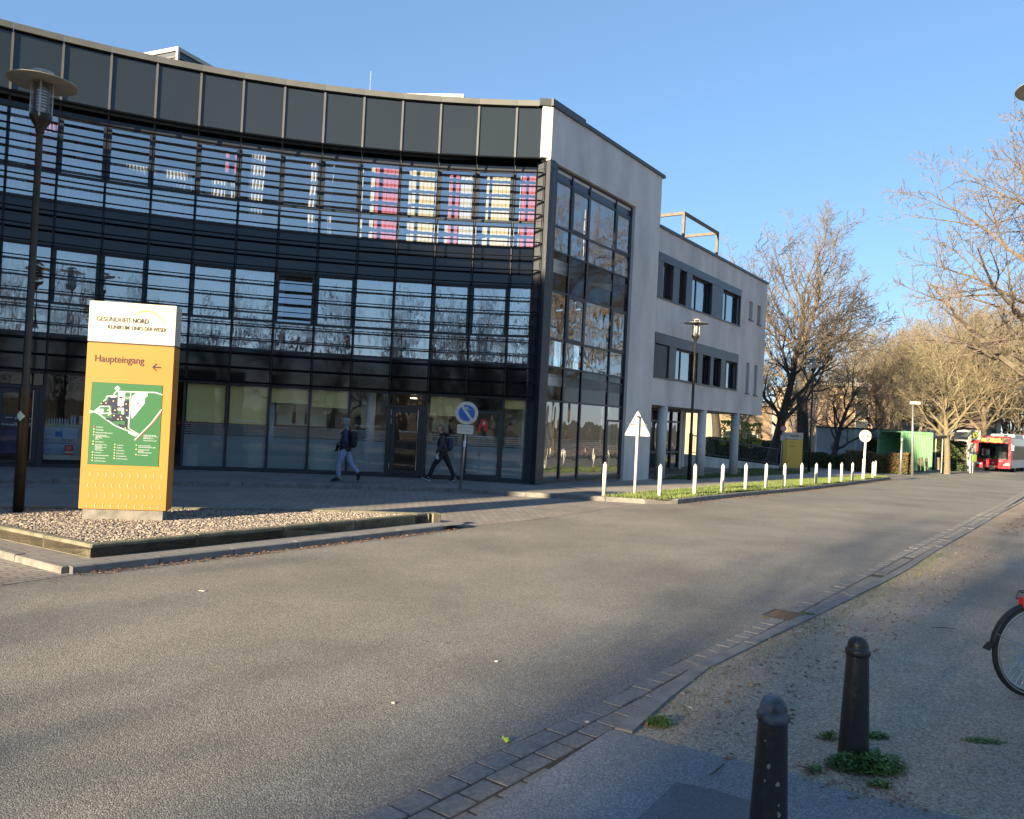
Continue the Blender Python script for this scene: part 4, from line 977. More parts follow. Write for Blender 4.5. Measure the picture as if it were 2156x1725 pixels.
        poly([[(130, 1090), (160, 1065), (185, 1058), (200, 1062), (220, 1058), (222, 1080), (215, 1102), (190, 1105), (150, 1100)]], pm('map_pond', (.28, .45, .68), None, 1, .4), .0094, 'map_pond')
        road([[(797, 1098), (715, 1205), (545, 1372)]], .0035, pm('map_red_line', (.35, .09, .04), None, 1, .4), .0092, 'map_line')
        text('P', .030*W_*1.1, f, P(551, 1012)[0], P(551, 1012)[1], .0102, M['mapwhite'], mp)
        dots = [(318, 982), (199, 1007), (245, 1002), (444, 1012), (392, 1036), (334, 1074), (451, 1074), (268, 1074), (272, 1123), (325, 1128), (390, 1137), (364, 1164), (398, 1165), (438, 1250), (183, 1100), (350, 935)]
        leg = [(127, 1262), (126, 1290), (124, 1317), (121, 1383), (119, 1410), (115, 1490), (113, 1518), (111, 1545), (110, 1572), (334, 1417), (333, 1444), (331, 1471), (330, 1499), (329, 1526), (327, 1553), (548, 1424), (546, 1465), (544, 1518)]
        q = MB()
        for px, py in dots+leg: c = P(px, py); p = f.pt(c[0], .0096, c[1]); q.lathe(p, [(.0095, -.0005), (.0095, .0008)], 10, axis=(f.u[1], -f.u[0], 0))
        q.build('map_dots', pm('map_dot', (.62, .48, .20), None, 1, .5), mp)
        q = MB()
        for px, py in ((128, 1236), (397, 970), (475, 1028), (387, 1062)): c = P(px, py); p = f.pt(c[0], .0098, c[1]); q.lathe(p, [(.010, -.0005), (.010, .0008)], 10, axis=(f.u[1], -f.u[0], 0))
        q.build('map_red_dots', M['signred'], mp)
        lines = [(148, 1241, 'Ihr Standort'), (146, 1268, 'Haupteingang'), (145, 1296, 'Besucherinformationszentrum'), (143, 1320, 'Radiologische Praxis'), (143, 1334, 'Ambulantes OP-Zentrum'), (142, 1348, 'PRIO-Praxis'), (141, 1361, 'Bistro'), (139, 1388, 'Wirtschaftshof'), (138, 1415, 'Kardiologische Praxis'), (137, 1429, 'Station Aplk'), (137, 1442, 'Orthopädische Reha'), (136, 1455, 'NOX Hotel'), (136, 1469, 'HNO Academy'), (134, 1494, 'Kinderklinik'), (132, 1521, 'Praxis Elektrophysiologie'), (130, 1549, 'Eingang Kinderklinik'), (128, 1577, 'Kinderintensivstation'),
                 (354, 1422, 'Verwaltung'), (352, 1448, 'Haupthaus'), (351, 1476, 'Palliativstation'), (349, 1504, 'Intensivstation'), (348, 1531, 'Funktionsbereiche'), (346, 1558, 'Hubschrauberhangar'), (568, 1428, 'Liegendkrankenanfahrt'), (567, 1444, 'Zentrale Notfallaufnahme ZNA'), (566, 1469, 'Kardiologische Reha'), (565, 1483, 'Apotheke'), (564, 1497, 'Praxis Pränataldiagnostik'), (562, 1523, 'Park / Naturgarten'), (620, 1324, 'Straßenbahnhaltestelle'), (619, 1336, 'Klinikum Links der Weser'), (618, 1348, 'Linien 4, 6, 8'), (617, 1358, 'Buslinien 26, 27, 51'), (616, 1378, 'Theodor-Billroth-Straße'), (432, 942, 'Parkplatz'), (434, 956, 'Weser 77')]
        tb = MB()
        for px, py, s in lines:
            c = P(px, py+4); r = text(s, .0185, f, c[0], c[1], .0102, None, None, sx=1.0, bold=.0003); tb.add(r.v, r.f)
        tb.build('map_lettering', M['mapwhite'], mp)
        q = MB()
        for r in range(4):
            for c in range(10):
                u0, zz = .105*W_+c*.0905*W_, .70-r*.148
                a = []; b = []; sg = 1 if r % 2 == 0 else -1
                for i in range(9):
                    th = -1.0+2.0*i/8; x = u0+sg*(cos(th)-.75)*.06; z = zz-.045+sin(th)*.052; wd = .0035*(1-abs(th)**2*.7)
                    a.append((x-wd, z)); b.append((x+wd, z))
                for i in range(8): q.prism(f, [a[i], b[i], b[i+1], a[i+1]], .0015, .0045)
        q.build('bracket_marks', M['offwhite'], yb)
    if not full:
        q = MB()
        for r in range(4):
            for c in range(10):
                u0, zz = .10*W_+c*.085*W_, .70*k-r*.13*k; q.box(f, u0, u0+.012, .0015, .004, zz-.09, zz)
        q.build('bracket_marks', pm('pale_mark', (.75, .5, .15), None, 1, .5), yb)
    return t
def arrow(f, u, z, s, v, par, up_a):
    q = MB(); w_ = s*.17
    R_ = (lambda a, b: (u+b, z+a)) if up_a else (lambda a, b: (u-a, z+b))
    q.prism(f, [R_(a, b) for a, b in ((-s, -w_), (s*.8, -w_), (s*.8, w_), (-s, w_))], v, v-.003)
    for sg in (1, -1): q.prism(f, [R_(a, b) for a, b in ((s, 0), (s*.1, sg*s*.85), (s*-.2, sg*s*.85), (s*.62, 0))], v+.001, v-.003)
    q.build('arrow', M['lettering'], par)
pl, pr = G(163, 1095, .20), G(348, 1100, .20)
f_ = frp(pl, pr); zt_ = f_.hit(183, 632)[1]
pylon(pl, pr, .20, zt_, True, 'tall yellow and cream clinic sign with a green site map, standing in the pebble bed')
a = G(1657, 991, .1); d_ = ray(1657, 991)
pl2 = AT(1655, 989.5, 44.0); pr2 = AT(1688, 991, 44.6); zt2 = AT(1660, 910.5, 44.0)[2]
pylon(pl2[:2], pr2[:2], pl2[2], zt2, False, 'smaller yellow clinic sign with a white head on the lawn beyond the ramp')

# ------------------------------------------------------------------ street lamps with disc shades
M['bulb'] = pm('opal_bulb', (.85, .84, .8), (.8, .8, .76), 3, .3)
def lamp(H=6.5, r0=.074, tilt=0):
    t = thing('street_lamp', None, 'street lamp', group='street lamps with disc shades')
    q = MB(); q.smooth = True; q.lathe((0, 0, -.1), [(r0, 0), (r0, 2.0), (r0*.98, 2.02), (r0*.72, 2.06), (r0*.62, H-.52), (.055, H-.50)], 20); q.build('pole', M['lamppost'], t)
    q = MB(); q.smooth = True; q.lathe((0, 0, H-.62), [(.055, 0), (.062, .02), (.062, .07), (.12, .16), (.15, .24), (.15, .28)], 24); q.build('socket', M['lamppost'], t)
    q = MB(); q.smooth = True; q.lathe((0, 0, H-.34), [(.128, 0), (.128, .62)], 28, cap=False); q.build('lamp_glass', M['lampglass'], t)
    q = MB(); q.smooth = True; q.lathe((0, 0, H-.30), [(.04, 0), (.07, .08), (.07, .34), (.04, .42)], 12); q.build('bulb', M['bulb'], t)
    q = MB()
    for i in range(9): z = H-.24+i*.045; q.lathe((0, 0, z), [(.085, 0), (.11, .012), (.085, .014)], 20)
    q.build('reflector_rings', M['galv'], t)
    q = MB(); q.smooth = True; q.lathe((0, 0, H+.16), [(.13, 0), (.30, .005), (.465, -.012), (.47, -.006), (.465, 0), (.30, .022), (.13, .03)], 48); q.build('disc_shade', M['lampmetal'], t)
    q = MB(); q.smooth = True; q.lathe((0, 0, H+.28), [(.14, 0), (.15, .015), (.14, .05), (.06, .07)], 24); q.build('cap', M['lampmetal'], t)
    q = MB()
    for i in range(4): a = i*pi/2+.4; q.box(Fr((cos(a)*.142, sin(a)*.142), (cos(a), sin(a))), -.008, .008, -.012, .012, H-.40, H+.30)
    q.build('cage_bar', M['lampmetal'], t)
    return t
L0 = lamp()
L0['label'] = 'bronze lamp post with a disc shade in the pebble bed left of the yellow sign'
p = G(38, 1080, .20); L0.location = (p[0], p[1], .20)
zz = AT(85, 172, p[1])[2]; sc = (zz-.20)/6.68; 
for c in L0.children: pass
L0.scale = (1, 1, sc)
def dup(root, loc, lab, rz=0, scale=None):
    c = copy_tree(root); c.location = loc; c['label'] = lab; c.rotation_euler = (0, 0, rz)
    if scale: c.scale = scale
    return c
p = AT(1451, 1004, 30.0); dup(L0, (p[0], p[1], .06), 'lamp post with a disc shade on the lawn in front of the wing columns', .5, (1, 1, (AT(1463, 678, p[1])[2]-.06)/6.72))
p = G(1703, 993, .11); dup(L0, (p[0], p[1], g(p[1])), 'lamp post in front of the tall bare tree, right of the smaller yellow sign', .9, (1, 1, (AT(1710, 755, p[1])[2]-g(p[1])-.0)/6.72))
lx = AT(2230, 170, 9.9); dup(L0, (lx[0], lx[1], .04), 'lamp post at the right edge, only the rim of its dark disc showing', .2, (1, 1, (lx[2]-.1)/6.68))
# sticker on the near lamp
p = (L0.location.x, L0.location.y); st = MB(); z = AT(46, 876, p[1])[2]; st.smooth = True
n = 8; vs = []
for i in range(n+1):
    a = -2.3+1.5*i/n
    h = .075*(1-abs(i-n/2)/(n/2))+.002
    vs += [(p[0]+cos(a)*.0885, p[1]+sin(a)*.0885, z-h), (p[0]+cos(a)*.0885, p[1]+sin(a)*.0885, z+h)]
st.add(vs, [(2*i, 2*i+2, 2*i+3, 2*i+1) for i in range(n)])
tag(st.build('sticker', pm('mint_sticker', (.40, .62, .48), (.55, .65, .50), 30, .5)), 'mint green sticker on the near lamp post', 'sticker')

# ------------------------------------------------------------------ signs
FC = lambda x, y: Fr((x, y), (1, 0))
# no-parking sign, leaning
b0 = G(969, 1030, .12); h0 = AT(983, 870, b0[1]); z_ = h0[2]; tp = Vector((h0[0]+.02, b0[1], z_+.25)); bs = Vector((b0[0], b0[1], .1))
t = thing('traffic_sign', 'round blue no parking sign on a leaning steel post at the pavement kerb', 'traffic sign', (b0[0], b0[1], .12), 'traffic signs')
q = MB(); q.smooth = True; q.tube([bs, tp], .032, 12); q.build('post', M['galv'], t)
q = MB(); c = bs.lerp(tp, .50); q.lathe(c, [(.037, 0), (.037, .14)], 12, axis=tp-bs); q.build('sticker', M['ltwhite'], t)
f = Fr((h0[0], b0[1]-.045), (1, .02)); f.z = z_
ax = (0.02, -1, 0)
q = MB(); q.lathe(f.pt(0, 0, 0), [(.29, -.004), (.29, .0)], 40, axis=ax); disc = q.build('sign_disc', M['signwhite'], t)
q = MB(); q.lathe(f.pt(0, 0, 0), [(.205, .0), (.205, .0025)], 40, axis=ax); q.build('blue_field', M['signblue'], t)
q = MB(); q.prism(f, [(-.16, .165), (-.105, .205), (.17, -.16), (.115, -.20)], .005, .003); q.prism(f, [(-.19, .21), (-.12, .26), (-.105, .205), (-.16, .165)], .005, .001); q.build('slash', M['signwhite'], t)
q = MB()
for P_ in ([(-.02, .14), (.10, .09), (.096, .072), (-.024, .122)], [(-.045, .145), (.02, .165), (.024, .150), (-.03, .125)], [(-.045, .145), (-.03, .145), (.03, .085), (.01, .08)]): q.prism(f, P_, .0045, .003)
q.build('arrow', M['signwhite'], t)
f2 = f.sub(-.02, 0, -.41); f2 = Fr(f2.o, (1, .02)); f2.z = z_-.41
q = MB(); w2, h2 = .205, .115; q.prism(f2, [(-w2, -h2+.02), (-w2+.02, -h2), (w2-.02, -h2-.01), (w2, -h2+.01), (w2, h2-.03), (w2-.02, h2-.01), (-w2+.02, h2), (-w2, h2-.02)], .004, -.004)
pl_ = q.build('plate', M['signback'], t)
text('Nur ein- und', .062, f2, 0, .02, .006, pm('faded_ochre', (.42, .30, .12), None, 1, .6), pl_, align='CENTER'); text('aussteigen', .062, f2, 0, -.055, .006, bpy.data.materials['faded_ochre'], pl_, align='CENTER')
# back of a give-way sign
b0 = G(1336, 1042, .12); h0 = AT(1343, 895, b0[1])
t = thing('traffic_sign', 'back of a pale triangular sign on a pole at the tip of the grass strip', 'traffic sign', (b0[0], b0[1], .12), 'traffic signs')
q = MB(); q.smooth = True; q.tube([(b0[0], b0[1], .05), (h0[0]+.0, b0[1], AT(1344, 880, b0[1])[2])], .036, 12); q.build('post', M['bollard'], t)
q = MB(); q.lathe((h0[0], b0[1], AT(1344, 880, b0[1])[2]), [(.04, 0), (.04, .05)], 12); q.build('post_cap', M['iron'], t)
f = Fr((h0[0], b0[1]+.05), (1, .05)); f.z = 0
P3 = [(f.hit(x, y)) for x, y in ((1343, 864), (1370, 919.5), (1314, 917))]
cx = sum(p[0] for p in P3)/3; cz = sum(p[1] for p in P3)/3; pts = []
for i, p in enumerate(P3):
    a, b = P3[i-1], P3[(i+1) % 3]; r = .045
    for o_ in (a, b):
        L = hypot(o_[0]-p[0], o_[1]-p[1]); pts.append((p[0]+(o_[0]-p[0])/L*r*1.8, p[1]+(o_[1]-p[1])/L*r*1.8))
        if o_ is a: pts.append((p[0]+(cx-p[0])*.045, p[1]+(cz-p[1])*.045))
q = MB(); q.prism(f, pts, -.003, .003); q.build('sign_back', M['signback'], t)
q = MB(); q.box(f, -.24, .24, .006, .03, cz+.06, cz+.085); q.build('clamp', M['galv'], t)
# back of a round sign
b0 = G(1817, 1010, .12); h0 = AT(1823, 918.5, b0[1])
t = thing('traffic_sign', 'back of a pale round sign near the far end of the grass strip', 'traffic sign', (b0[0], b0[1], g(b0[1])), 'traffic signs')
q = MB(); q.smooth = True; q.tube([(b0[0], b0[1], -.3), (h0[0], b0[1], h0[2]+.1)], .05, 12); q.build('post', M['bollard'], t)
q = MB(); q.smooth = True; q.tube([(b0[0], b0[1], -.3), (b0[0]+.015, b0[1], .9)], .07, 12); q.build('post_sleeve', M['bollard'], t)
q = MB(); R_ = 12.2/FV*b0[1]*1.04; q.lathe((h0[0], b0[1]+.06, h0[2]), [(R_, 0), (R_, .01)], 36, axis=(0, -1, 0)); q.build('sign_back', M['signback'], t)
q = MB(); q.box(Fr((h0[0], b0[1]+.04), (1, 0)), -.25, .25, 0, .03, h0[2]-.02, h0[2]+.02); q.build('clamp', M['galv'], t)
# far no-entry type sign by the small pylon
h0 = AT(1696.5, 925, 47); z1 = 0
sp = (AT(1685, 948, 49)[0], 49)
h0 = AT(1697.5-.0, 926, 49); h0 = AT(1696, 926, 49)
t = thing('traffic_sign', 'small red-rimmed round sign beside the smaller yellow sign', 'traffic sign', (AT(1694.5, 985, 49)[0]-1.25, 49, g(49)), 'traffic signs')
xx = AT(1696.5-.0, 940, 49)[0]
hx = AT(1695.9, 0, 49)
c0 = AT(2787/1.7565+.26405*235, 626.3+.26405*1045, 49); cb = AT(2787/1.7565+.26405*213, 626.3+.26405*1345, 49)
q = MB(); q.tube([(cb[0], 49, -.4), (c0[0], 49, c0[2])], .035, 8); q.build('post', M['galv'], t)
q = MB(); r_ = 10.5/FV*49; q.lathe((c0[0], 48.95, c0[2]), [(r_*.62, 0), (r_*.62, .01)], 24, axis=(-.55, -.83, 0)); q.build('rim', M['signred'], t)
q = MB(); q.lathe((c0[0]-.008, 48.935, c0[2]), [(r_*.47, 0), (r_*.47, .004)], 24, axis=(-.55, -.83, 0)); q.build('face', M['signwhite'], t)
q = MB(); q.box(Fr((c0[0], 48.93), (1, .3)), -.18, .18, 0, .01, c0[2]-.75, c0[2]-.42); q.build('plate', M['signwhite'], t)

# ------------------------------------------------------------------ bollards
def ibollard(mat):
    t = thing('iron_bollard', None, 'bollard', group='black iron bollards at the footway')
    q = MB(); q.smooth = True
    q.lathe((0, 0, -.08), [(.089, 0), (.087, .1), (.062, .70), (.0615, .712)], 36); q.build('shaft', mat, t)
    q = MB(); q.smooth = True
    q.lathe((0, 0, .62), [(.063, .0), (.068, .006), (.071, .014), (.071, .034), (.066, .042), (.060, .045), (.058, .055), (.057, .07), (.051, .087), (.038, .101), (.024, .109), (.014, .111)], 36); q.build('cap', mat if mat is M['iron'] else M['chipped'], t)
    return t
B0_ = ibollard(M['iron']); 
p1_ = G(1796, 1603, .035); top = AT(1803, 1340, p1_[1])[2]; B0_.location = (p1_[0], p1_[1], .03); s_ = (top-.03)/.731; B0_.scale = (1, 1, s_)
B0_['label'] = 'black iron bollard with a smooth dome, weeds round its foot'
M['ironchip'] = pm('chipped_iron_shaft', (.02, .018, .018), (.018, .017, .016), 9, .42, bump=.15, bscale=40)
tpx = AT(1624, 1466, 3.55)
b2 = ibollard(M['ironchip']); sx = 3.55
q_ = G(1617, 1800, .05)
b2.location = (AT(1615, 1790, 3.5)[0], 3.5, .05); b2.scale = (1, 1, (AT(1624, 1464, 3.5)[2]-.05)/.731)
b2['label'] = 'black iron bollard nearest the camera with chipped paint on its cap'
# chips of bare paint
rdc = random.Random(8); q = MB()
for px, py in ((474, 1158), (484, 1155), (485, 1340), (490, 1355), (413, 885), (405, 1140), (428, 1045), (488, 1290)):
    x_, y_ = 2587/1.7565+px*.31685, 2230/1.7565+py*.31685
    a = AT(x_, y_, 3.5); dx = a[0]-b2.location.x; zc = a[2]; rr = .087-(zc-.02)/.66*.0235+.0012
    if abs(dx) < rr*.9:
        yy = -sqrt(rr*rr-dx*dx); s = rdc.uniform(.004, .009)
        q.add([(dx+b2.location.x+ox*s, 3.5+yy-.0006, zc+oz*s) for ox, oz in ((-1, -.6), (-.2, -1.3), (.9, -.8), (.8, .7), (.1, 1.3), (-.7, .8))], [(0, 1, 2, 3, 4, 5)])
c_ = q.build('paint_chip', pm('bare_paint', (.22, .24, .22), None, 9, .6)); c_.parent = b2; c_.matrix_parent_inverse = (Matrix.Translation(b2.location) @ Matrix.Diagonal((1, 1, b2.scale.z, 1))).inverted()
# white posts on the grass strip
wp = thing('white_post', None, 'post', group='white posts along the grass strip')
q = MB(); q.smooth = True; q.lathe((0, 0, -.1), [(.052, 0), (.052, .88), (.047, .90)], 20); q.build('tube', M['bollard'], wp)
q = MB(); q.smooth = True; q.lathe((0, 0, .80), [(.047, 0), (.03, .02), (.018, .025), (.018, .05), (.006, .06)], 12); q.build('cap', M['bollard'], wp)
posts = [(1271, 1044), (1388, 1047), (1462, 1043), (1520, 1038.5), (1569, 1033), (1612, 1029.8), (1651, 1027.9), (1687, 1023.6), (1717, 1021.5), (1746, 1018.5), (1771, 1015.6), (1794, 1014), (1837, 1007.8), (1842.5, 1004)]
where = ['leftmost white post, at the corner where the grass strip meets the pavement', 'white post just right of the triangular sign', 'second white post right of the triangular sign', 'third white post right of the triangular sign', 'fourth white post right of the triangular sign', 'fifth white post right of the triangular sign', 'white post left of the smaller yellow sign', 'white post in front of the smaller yellow sign', 'white post just right of the smaller yellow sign', 'second white post right of the smaller yellow sign', 'third white post right of the smaller yellow sign', 'last white post left of the round sign back', 'first white post right of the round sign back', 'farthest white post, at the end of the grass strip']
first = True
for (px, py), wl in zip(posts, where):
    p = G(px, py, .115); o = wp if first else copy_tree(wp); first = False
    o.location = (p[0], p[1], .115+g(p[1])); o['label'] = wl; o.rotation_euler = (rdc.uniform(-.012, .012), rdc.uniform(-.012, .012), rdc.uniform(0, 6))
# small things on the road
wr = G(1067, 1563); q = MB(); f = Fr(wr, (.8, -.6)); q.ell((wr[0], wr[1], .014), (.018, .028, .012), 8, 6, .15, rdc)
q.add([f.pt(-.02, -.015, .01), f.pt(-.03, .01, .012), f.pt(-.045, -.012, .03)], [(0, 1, 2)]); q.add([f.pt(.02, .015, .01), f.pt(.03, -.01, .012), f.pt(.04, .01, .028)], [(0, 1, 2)])
tag(q.build('sweet_wrapper', pm('lime_wrapper', (.55, .70, .04), (.45, .62, .04), 40, .4)), 'crumpled lime yellow sweet wrapper at the edge of the asphalt', 'litter')
M['paper'] = pm('paper_scrap', (.42, .40, .35), (.34, .32, .28), 30, .8)
for px, py, s, lb in ((425, 1245, .04, 'white scrap on the road below the pebble bed'), (828, 1482, .015, 'pale scrap on the asphalt left of the gutter blocks'), (1045, 1451-57, .016, 'small pale scrap in the middle of the road'), (1236, 1522, .02, 'pale scrap lying on the gutter blocks'), (1583, 1445, .028, 'pale stone lying in the dirt beyond the kerb')):
    p = G(px, py, .0 if px < 1200 else (.015 if px < 1500 else .035)); z = .006 if px < 1200 else (.02 if px < 1500 else .045); q = MB(); q.ell((p[0], p[1], z), (s, s*.5, .008 if px < 1500 else .02), 7, 5, .3, rdc)
    tag(q.build('paper_scrap' if px < 1500 else 'stone', M['paper'] if px < 1500 else M['stone']), lb, 'litter' if px < 1500 else 'stone')
# cigarette ends and twigs on the dirt
rl = random.Random(44)
q = MB()
for i in range(34):
    if i < 22: p = G(rl.uniform(1640, 1960), rl.uniform(1600, 1720), .04)
    else: p = G(rl.uniform(1400, 2130), rl.uniform(1420, 1700), .04)
    a = rl.uniform(0, 6.3); L = rl.uniform(.010, .02); q.tube([(p[0]-cos(a)*L, p[1]-sin(a)*L, .044), (p[0]+cos(a)*L, p[1]+sin(a)*L, .044)], .0038, 6)
tag(q.build('cigarette_ends', M['paper']), 'cigarette ends strewn on the dirt near the bollards', 'litter', kind='stuff')
for (xa, ya, xb, yb_, lb) in ((1494, 1632, 1524, 1608, 'thin dark twig on the blue-grey footway'), (1663+15, 1602+10, 1718, 1627, 'brown twig beside the weeds on the footway edge'), (1960, 1322, 2010, 1324, 'thin twig lying on the dirt left of the bicycle wheel')):
    a, b = G(xa, ya, .055), G(xb, yb_, .055); mid = ((a[0]+b[0])/2+.01, (a[1]+b[1])/2-.012)
    q = MB(); q.tube([(a[0], a[1], .056), (mid[0], mid[1], .066), (b[0], b[1], .056)], [.003, .005, .003], 6); tag(q.build('twig', M['bark']), lb, 'twig')

# weeds
def weeds(name, cx, cy, rx, ry, n, h, s, seed, lab, z=.035):
    rd = random.Random(seed); q = MB()
    for i in range(n):
        a = rd.uniform(0, 2*pi); r = sqrt(rd.random())*rd.uniform(.6, 1.05); x, y = cx+cos(a)*r*rx, cy+sin(a)*r*ry
        hz = h*(1-r*r*.7)*rd.uniform(.3, 1.1); sz = s*rd.uniform(.5, 1.3); b = rd.uniform(0, 2*pi); tl = rd.uniform(-.6, .9)
        d = Vector((cos(b), sin(b), tl)).normalized(); w_ = d.cross(Vector((0, 0, 1))).normalized()*sz*.45; P0 = Vector((x, y, z+hz))
        q.add([P0, P0+d*sz*.5+w_, P0+d*sz, P0+d*sz*.5-w_], [(0, 1, 2, 3)])
        if i % 5 == 0: q.tube([(x, y, z), tuple(P0)], .0015, 3, False)
    return tag(q.build(name, M['weed']), lab, 'weeds')
bx_, by_ = p1_
weeds('weed_clump', bx_+.03, by_-.10, .24, .12, 2600, .09, .022, 1, 'dense green chickweed clump at the foot of the smooth-domed bollard')
q = MB(); rd = random.Random(5)
for i in range(16):
    a = rd.uniform(-.6, 2.2); L = rd.uniform(.09, .2); x0, y0 = bx_+.12, by_-.02; e = rd.uniform(.25, .8)
    d = Vector((cos(a), sin(a)*.8, e)).normalized(); w_ = d.cross(Vector((0, 0, 1))).normalized()*L*.13
    P = [Vector((x0, y0, .04))+d*L*k-Vector((0, 0, k*k*L*.35)) for k in (0, .35, .7, 1)]
    q.add([P[0], P[1]+w_, P[2]+w_*.9, P[3], P[2]-w_*.9, P[1]-w_], [(0, 1, 2, 3, 4, 5)])
tag(q.build('dandelion_plant', M['weed']), 'broad-leaved dandelion behind the chickweed clump at the bollard', 'weed')
for px, py, rx, ry, n, h, s, sd, lb in ((1745, 1555, .07, .04, 160, .05, .02, 2, 'small weeds left of the smooth-domed bollard'), (1846, 1551, .09, .05, 260, .03, .018, 3, 'flat weed patch right of the smooth-domed bollard'), (1387, 1526, .10, .07, 500, .06, .018, 4, 'grass tuft behind the end of the near kerb'), (1716, 1625, .05, .03, 90, .04, .02, 5, 'tiny weed sprout at the footway edge'), (2070, 1560, .16, .05, 260, .015, .018, 6, 'faint green moss patch in the dirt, lower right'), (1853, 1655, .07, .04, 130, .03, .02, 7, 'small weed among the litter at the lower right'), (1700, 1295, .10, .05, 220, .03, .018, 8, 'grass tuft by the kerb beyond the drain grate')):
    p = G(px, py, .04); weeds('weed_patch', p[0], p[1], rx, ry, n, h, s, sd, lb)
blades('verge_grass', [(x+.08, y-.09) for x, y in rk if 5.2 < y < 14]+[(x+.24, y-.27) for x, y in rk if 5.2 < y < 14][::-1], 1500, .01, .045, .034, 61, 'sparse grass tufts along the dirt side of the near kerb', .003)
leaves('leaf_scraps', [G(x, y, .04) for x, y in ((1640, 1600), (1700, 1610), (1900, 1640), (1960, 1720), (1800, 1690), (1680, 1640))], 240, .006, .018, .038, [M['litter'], M['litter2']], 71, 'scraps of dead leaf around the weeds at the bollard')
# ------------------------------------------------------------------ bare trees
def tree_mesh(seed, H, r0, spread=.5, counts=(12, 8, 7, 5), first=.28, twr=.012, wig=.14, up=.10, leader=True, lean=(0, 0), droop=0, fork=0):
    rd = random.Random(seed); T = MB(); T.smooth = True; C = MB()
    def poly(p, d, L, r, lvl, n):
        pts, rs = [p.copy()], [r]; q = p.copy(); dd = d.copy()
        for i in range(n):
            w_ = wig*(1 if lvl else .35)
            dd = (dd+Vector((rd.gauss(0, w_), rd.gauss(0, w_), rd.gauss(0, w_*.8)+(up if lvl else .02)-droop*(lvl > 1)))).normalized()
            q = q+dd*L/n; pts.append(q.copy()); rs.append(max(r*(1-(i+1)/n*(.82 if lvl else .75)), twr))
        return pts, rs
    NS = [8, 6, 4, 3, 3]
    def emit_(pts, rs, lvl): (T if lvl == 0 else C).tube(pts, rs, NS[min(lvl, 4)], lvl == 0)
    def grow(p, d, L, r, lvl):
        n = (9, 7, 5, 3, 2)[lvl]; pts, rs = poly(p, d, L, r, lvl, n); emit_(pts, rs, lvl)
        if lvl >= len(counts): return
        N = counts[lvl]; N = N if lvl == 0 else max(2, int(N*rd.uniform(.75, 1.2)))
        ph = rd.uniform(0, 6.3)
        for i in range(N):
            t = (first if lvl == 0 else .18)+(1-(first if lvl == 0 else .18))*(i+rd.uniform(.1, .9))/N; t = min(t, .99)
            k = t*(len(pts)-1); j = int(k); fq = k-j; P = pts[j].lerp(pts[j+1], fq); R_ = rs[j]+(rs[j+1]-rs[j])*fq
            ax = (pts[j+1]-pts[j]).normalized(); a = ph+i*2.4+rd.uniform(-.4, .4)
            s_ = ax.orthogonal().normalized(); s2 = ax.cross(s_)
            ang = (spread if lvl == 0 else rd.uniform(.5, .95))*rd.uniform(.8, 1.2)*((1.15-.45*t) if lvl == 0 else 1)
            nd = ax*cos(ang)+(s_*cos(a)+s2*sin(a))*sin(ang)
            if lvl == 0: Ln = H*(.50-.14*t)*rd.uniform(.85, 1.15)
            else: Ln = L*rd.uniform(.38, .6)*(1.1-.5*t)
            grow(P, nd, Ln, max(min(R_*.72, R_*.45+.02), twr), lvl+1)
    d0 = Vector((lean[0], lean[1], 1)).normalized()
    grow(Vector((0, 0, -.3)), d0, H*(.68 if leader else .55), r0, 0)
    # root flare
    T.lathe((0, 0, -.3), [(r0*1.7, 0), (r0*1.25, .35), (r0*.98, .9)], 8, cap=False)
    return T, C
def tree(name, lab, mesh, bark, twig, loc, rz=0, sc=1.0, group=None, cat='tree'):
    T, C = mesh; t = thing(name, lab, cat, group=group); T.build('trunk', bark, t); C.build('crown', twig, t)
    t.location = loc; t.rotation_euler = (0, 0, rz); t.scale = (sc, sc, sc); return t
def mv(o, loc, rz, sc, lab):
    c = copy_tree(o); c.location = loc; c.rotation_euler = (0, 0, rz); c.scale = (sc, sc, sc); c['label'] = lab; return c
def gp_(x, Y): a = AT(x, 960, Y); return (a[0], Y, g(Y))
GR = 'bare trees around the street'
m1 = tree_mesh(3, 19, .48, .70, (13, 8, 7, 5), .30, .011, .13, .09)
t1 = tree('bare_tree', 'tall wide bare tree behind the third lamp post', m1, M['barkdark'], M['twig'], gp_(1692, 60), 1.3, 1.06, GR)
m2 = tree_mesh(5, 15, .40, .8, (12, 9, 8, 5), .22, .014, .2, .04)
t2 = tree('bare_tree', 'dark crooked bare tree right beside the end of the wing', m2, M['barkdark'], M['twigdark'], gp_(1622, 52), 2.0, .93, GR)
m3 = tree_mesh(9, 17, .42, .95, (16, 10, 8, 7), .24, .009, .13, .03, droop=.02)
m4 = tree_mesh(12, 12, .26, .8, (15, 9, 7, 6), .28, .010, .13, .05, lean=(.10, 0))
t4 = tree('bare_tree', 'sunlit golden bare tree between the green container and the bus shelter', m4, M['barkgold'], M['twiggold'], AT(1993, 985, 56), 0, .93, GR); t4.location.z = g(56)
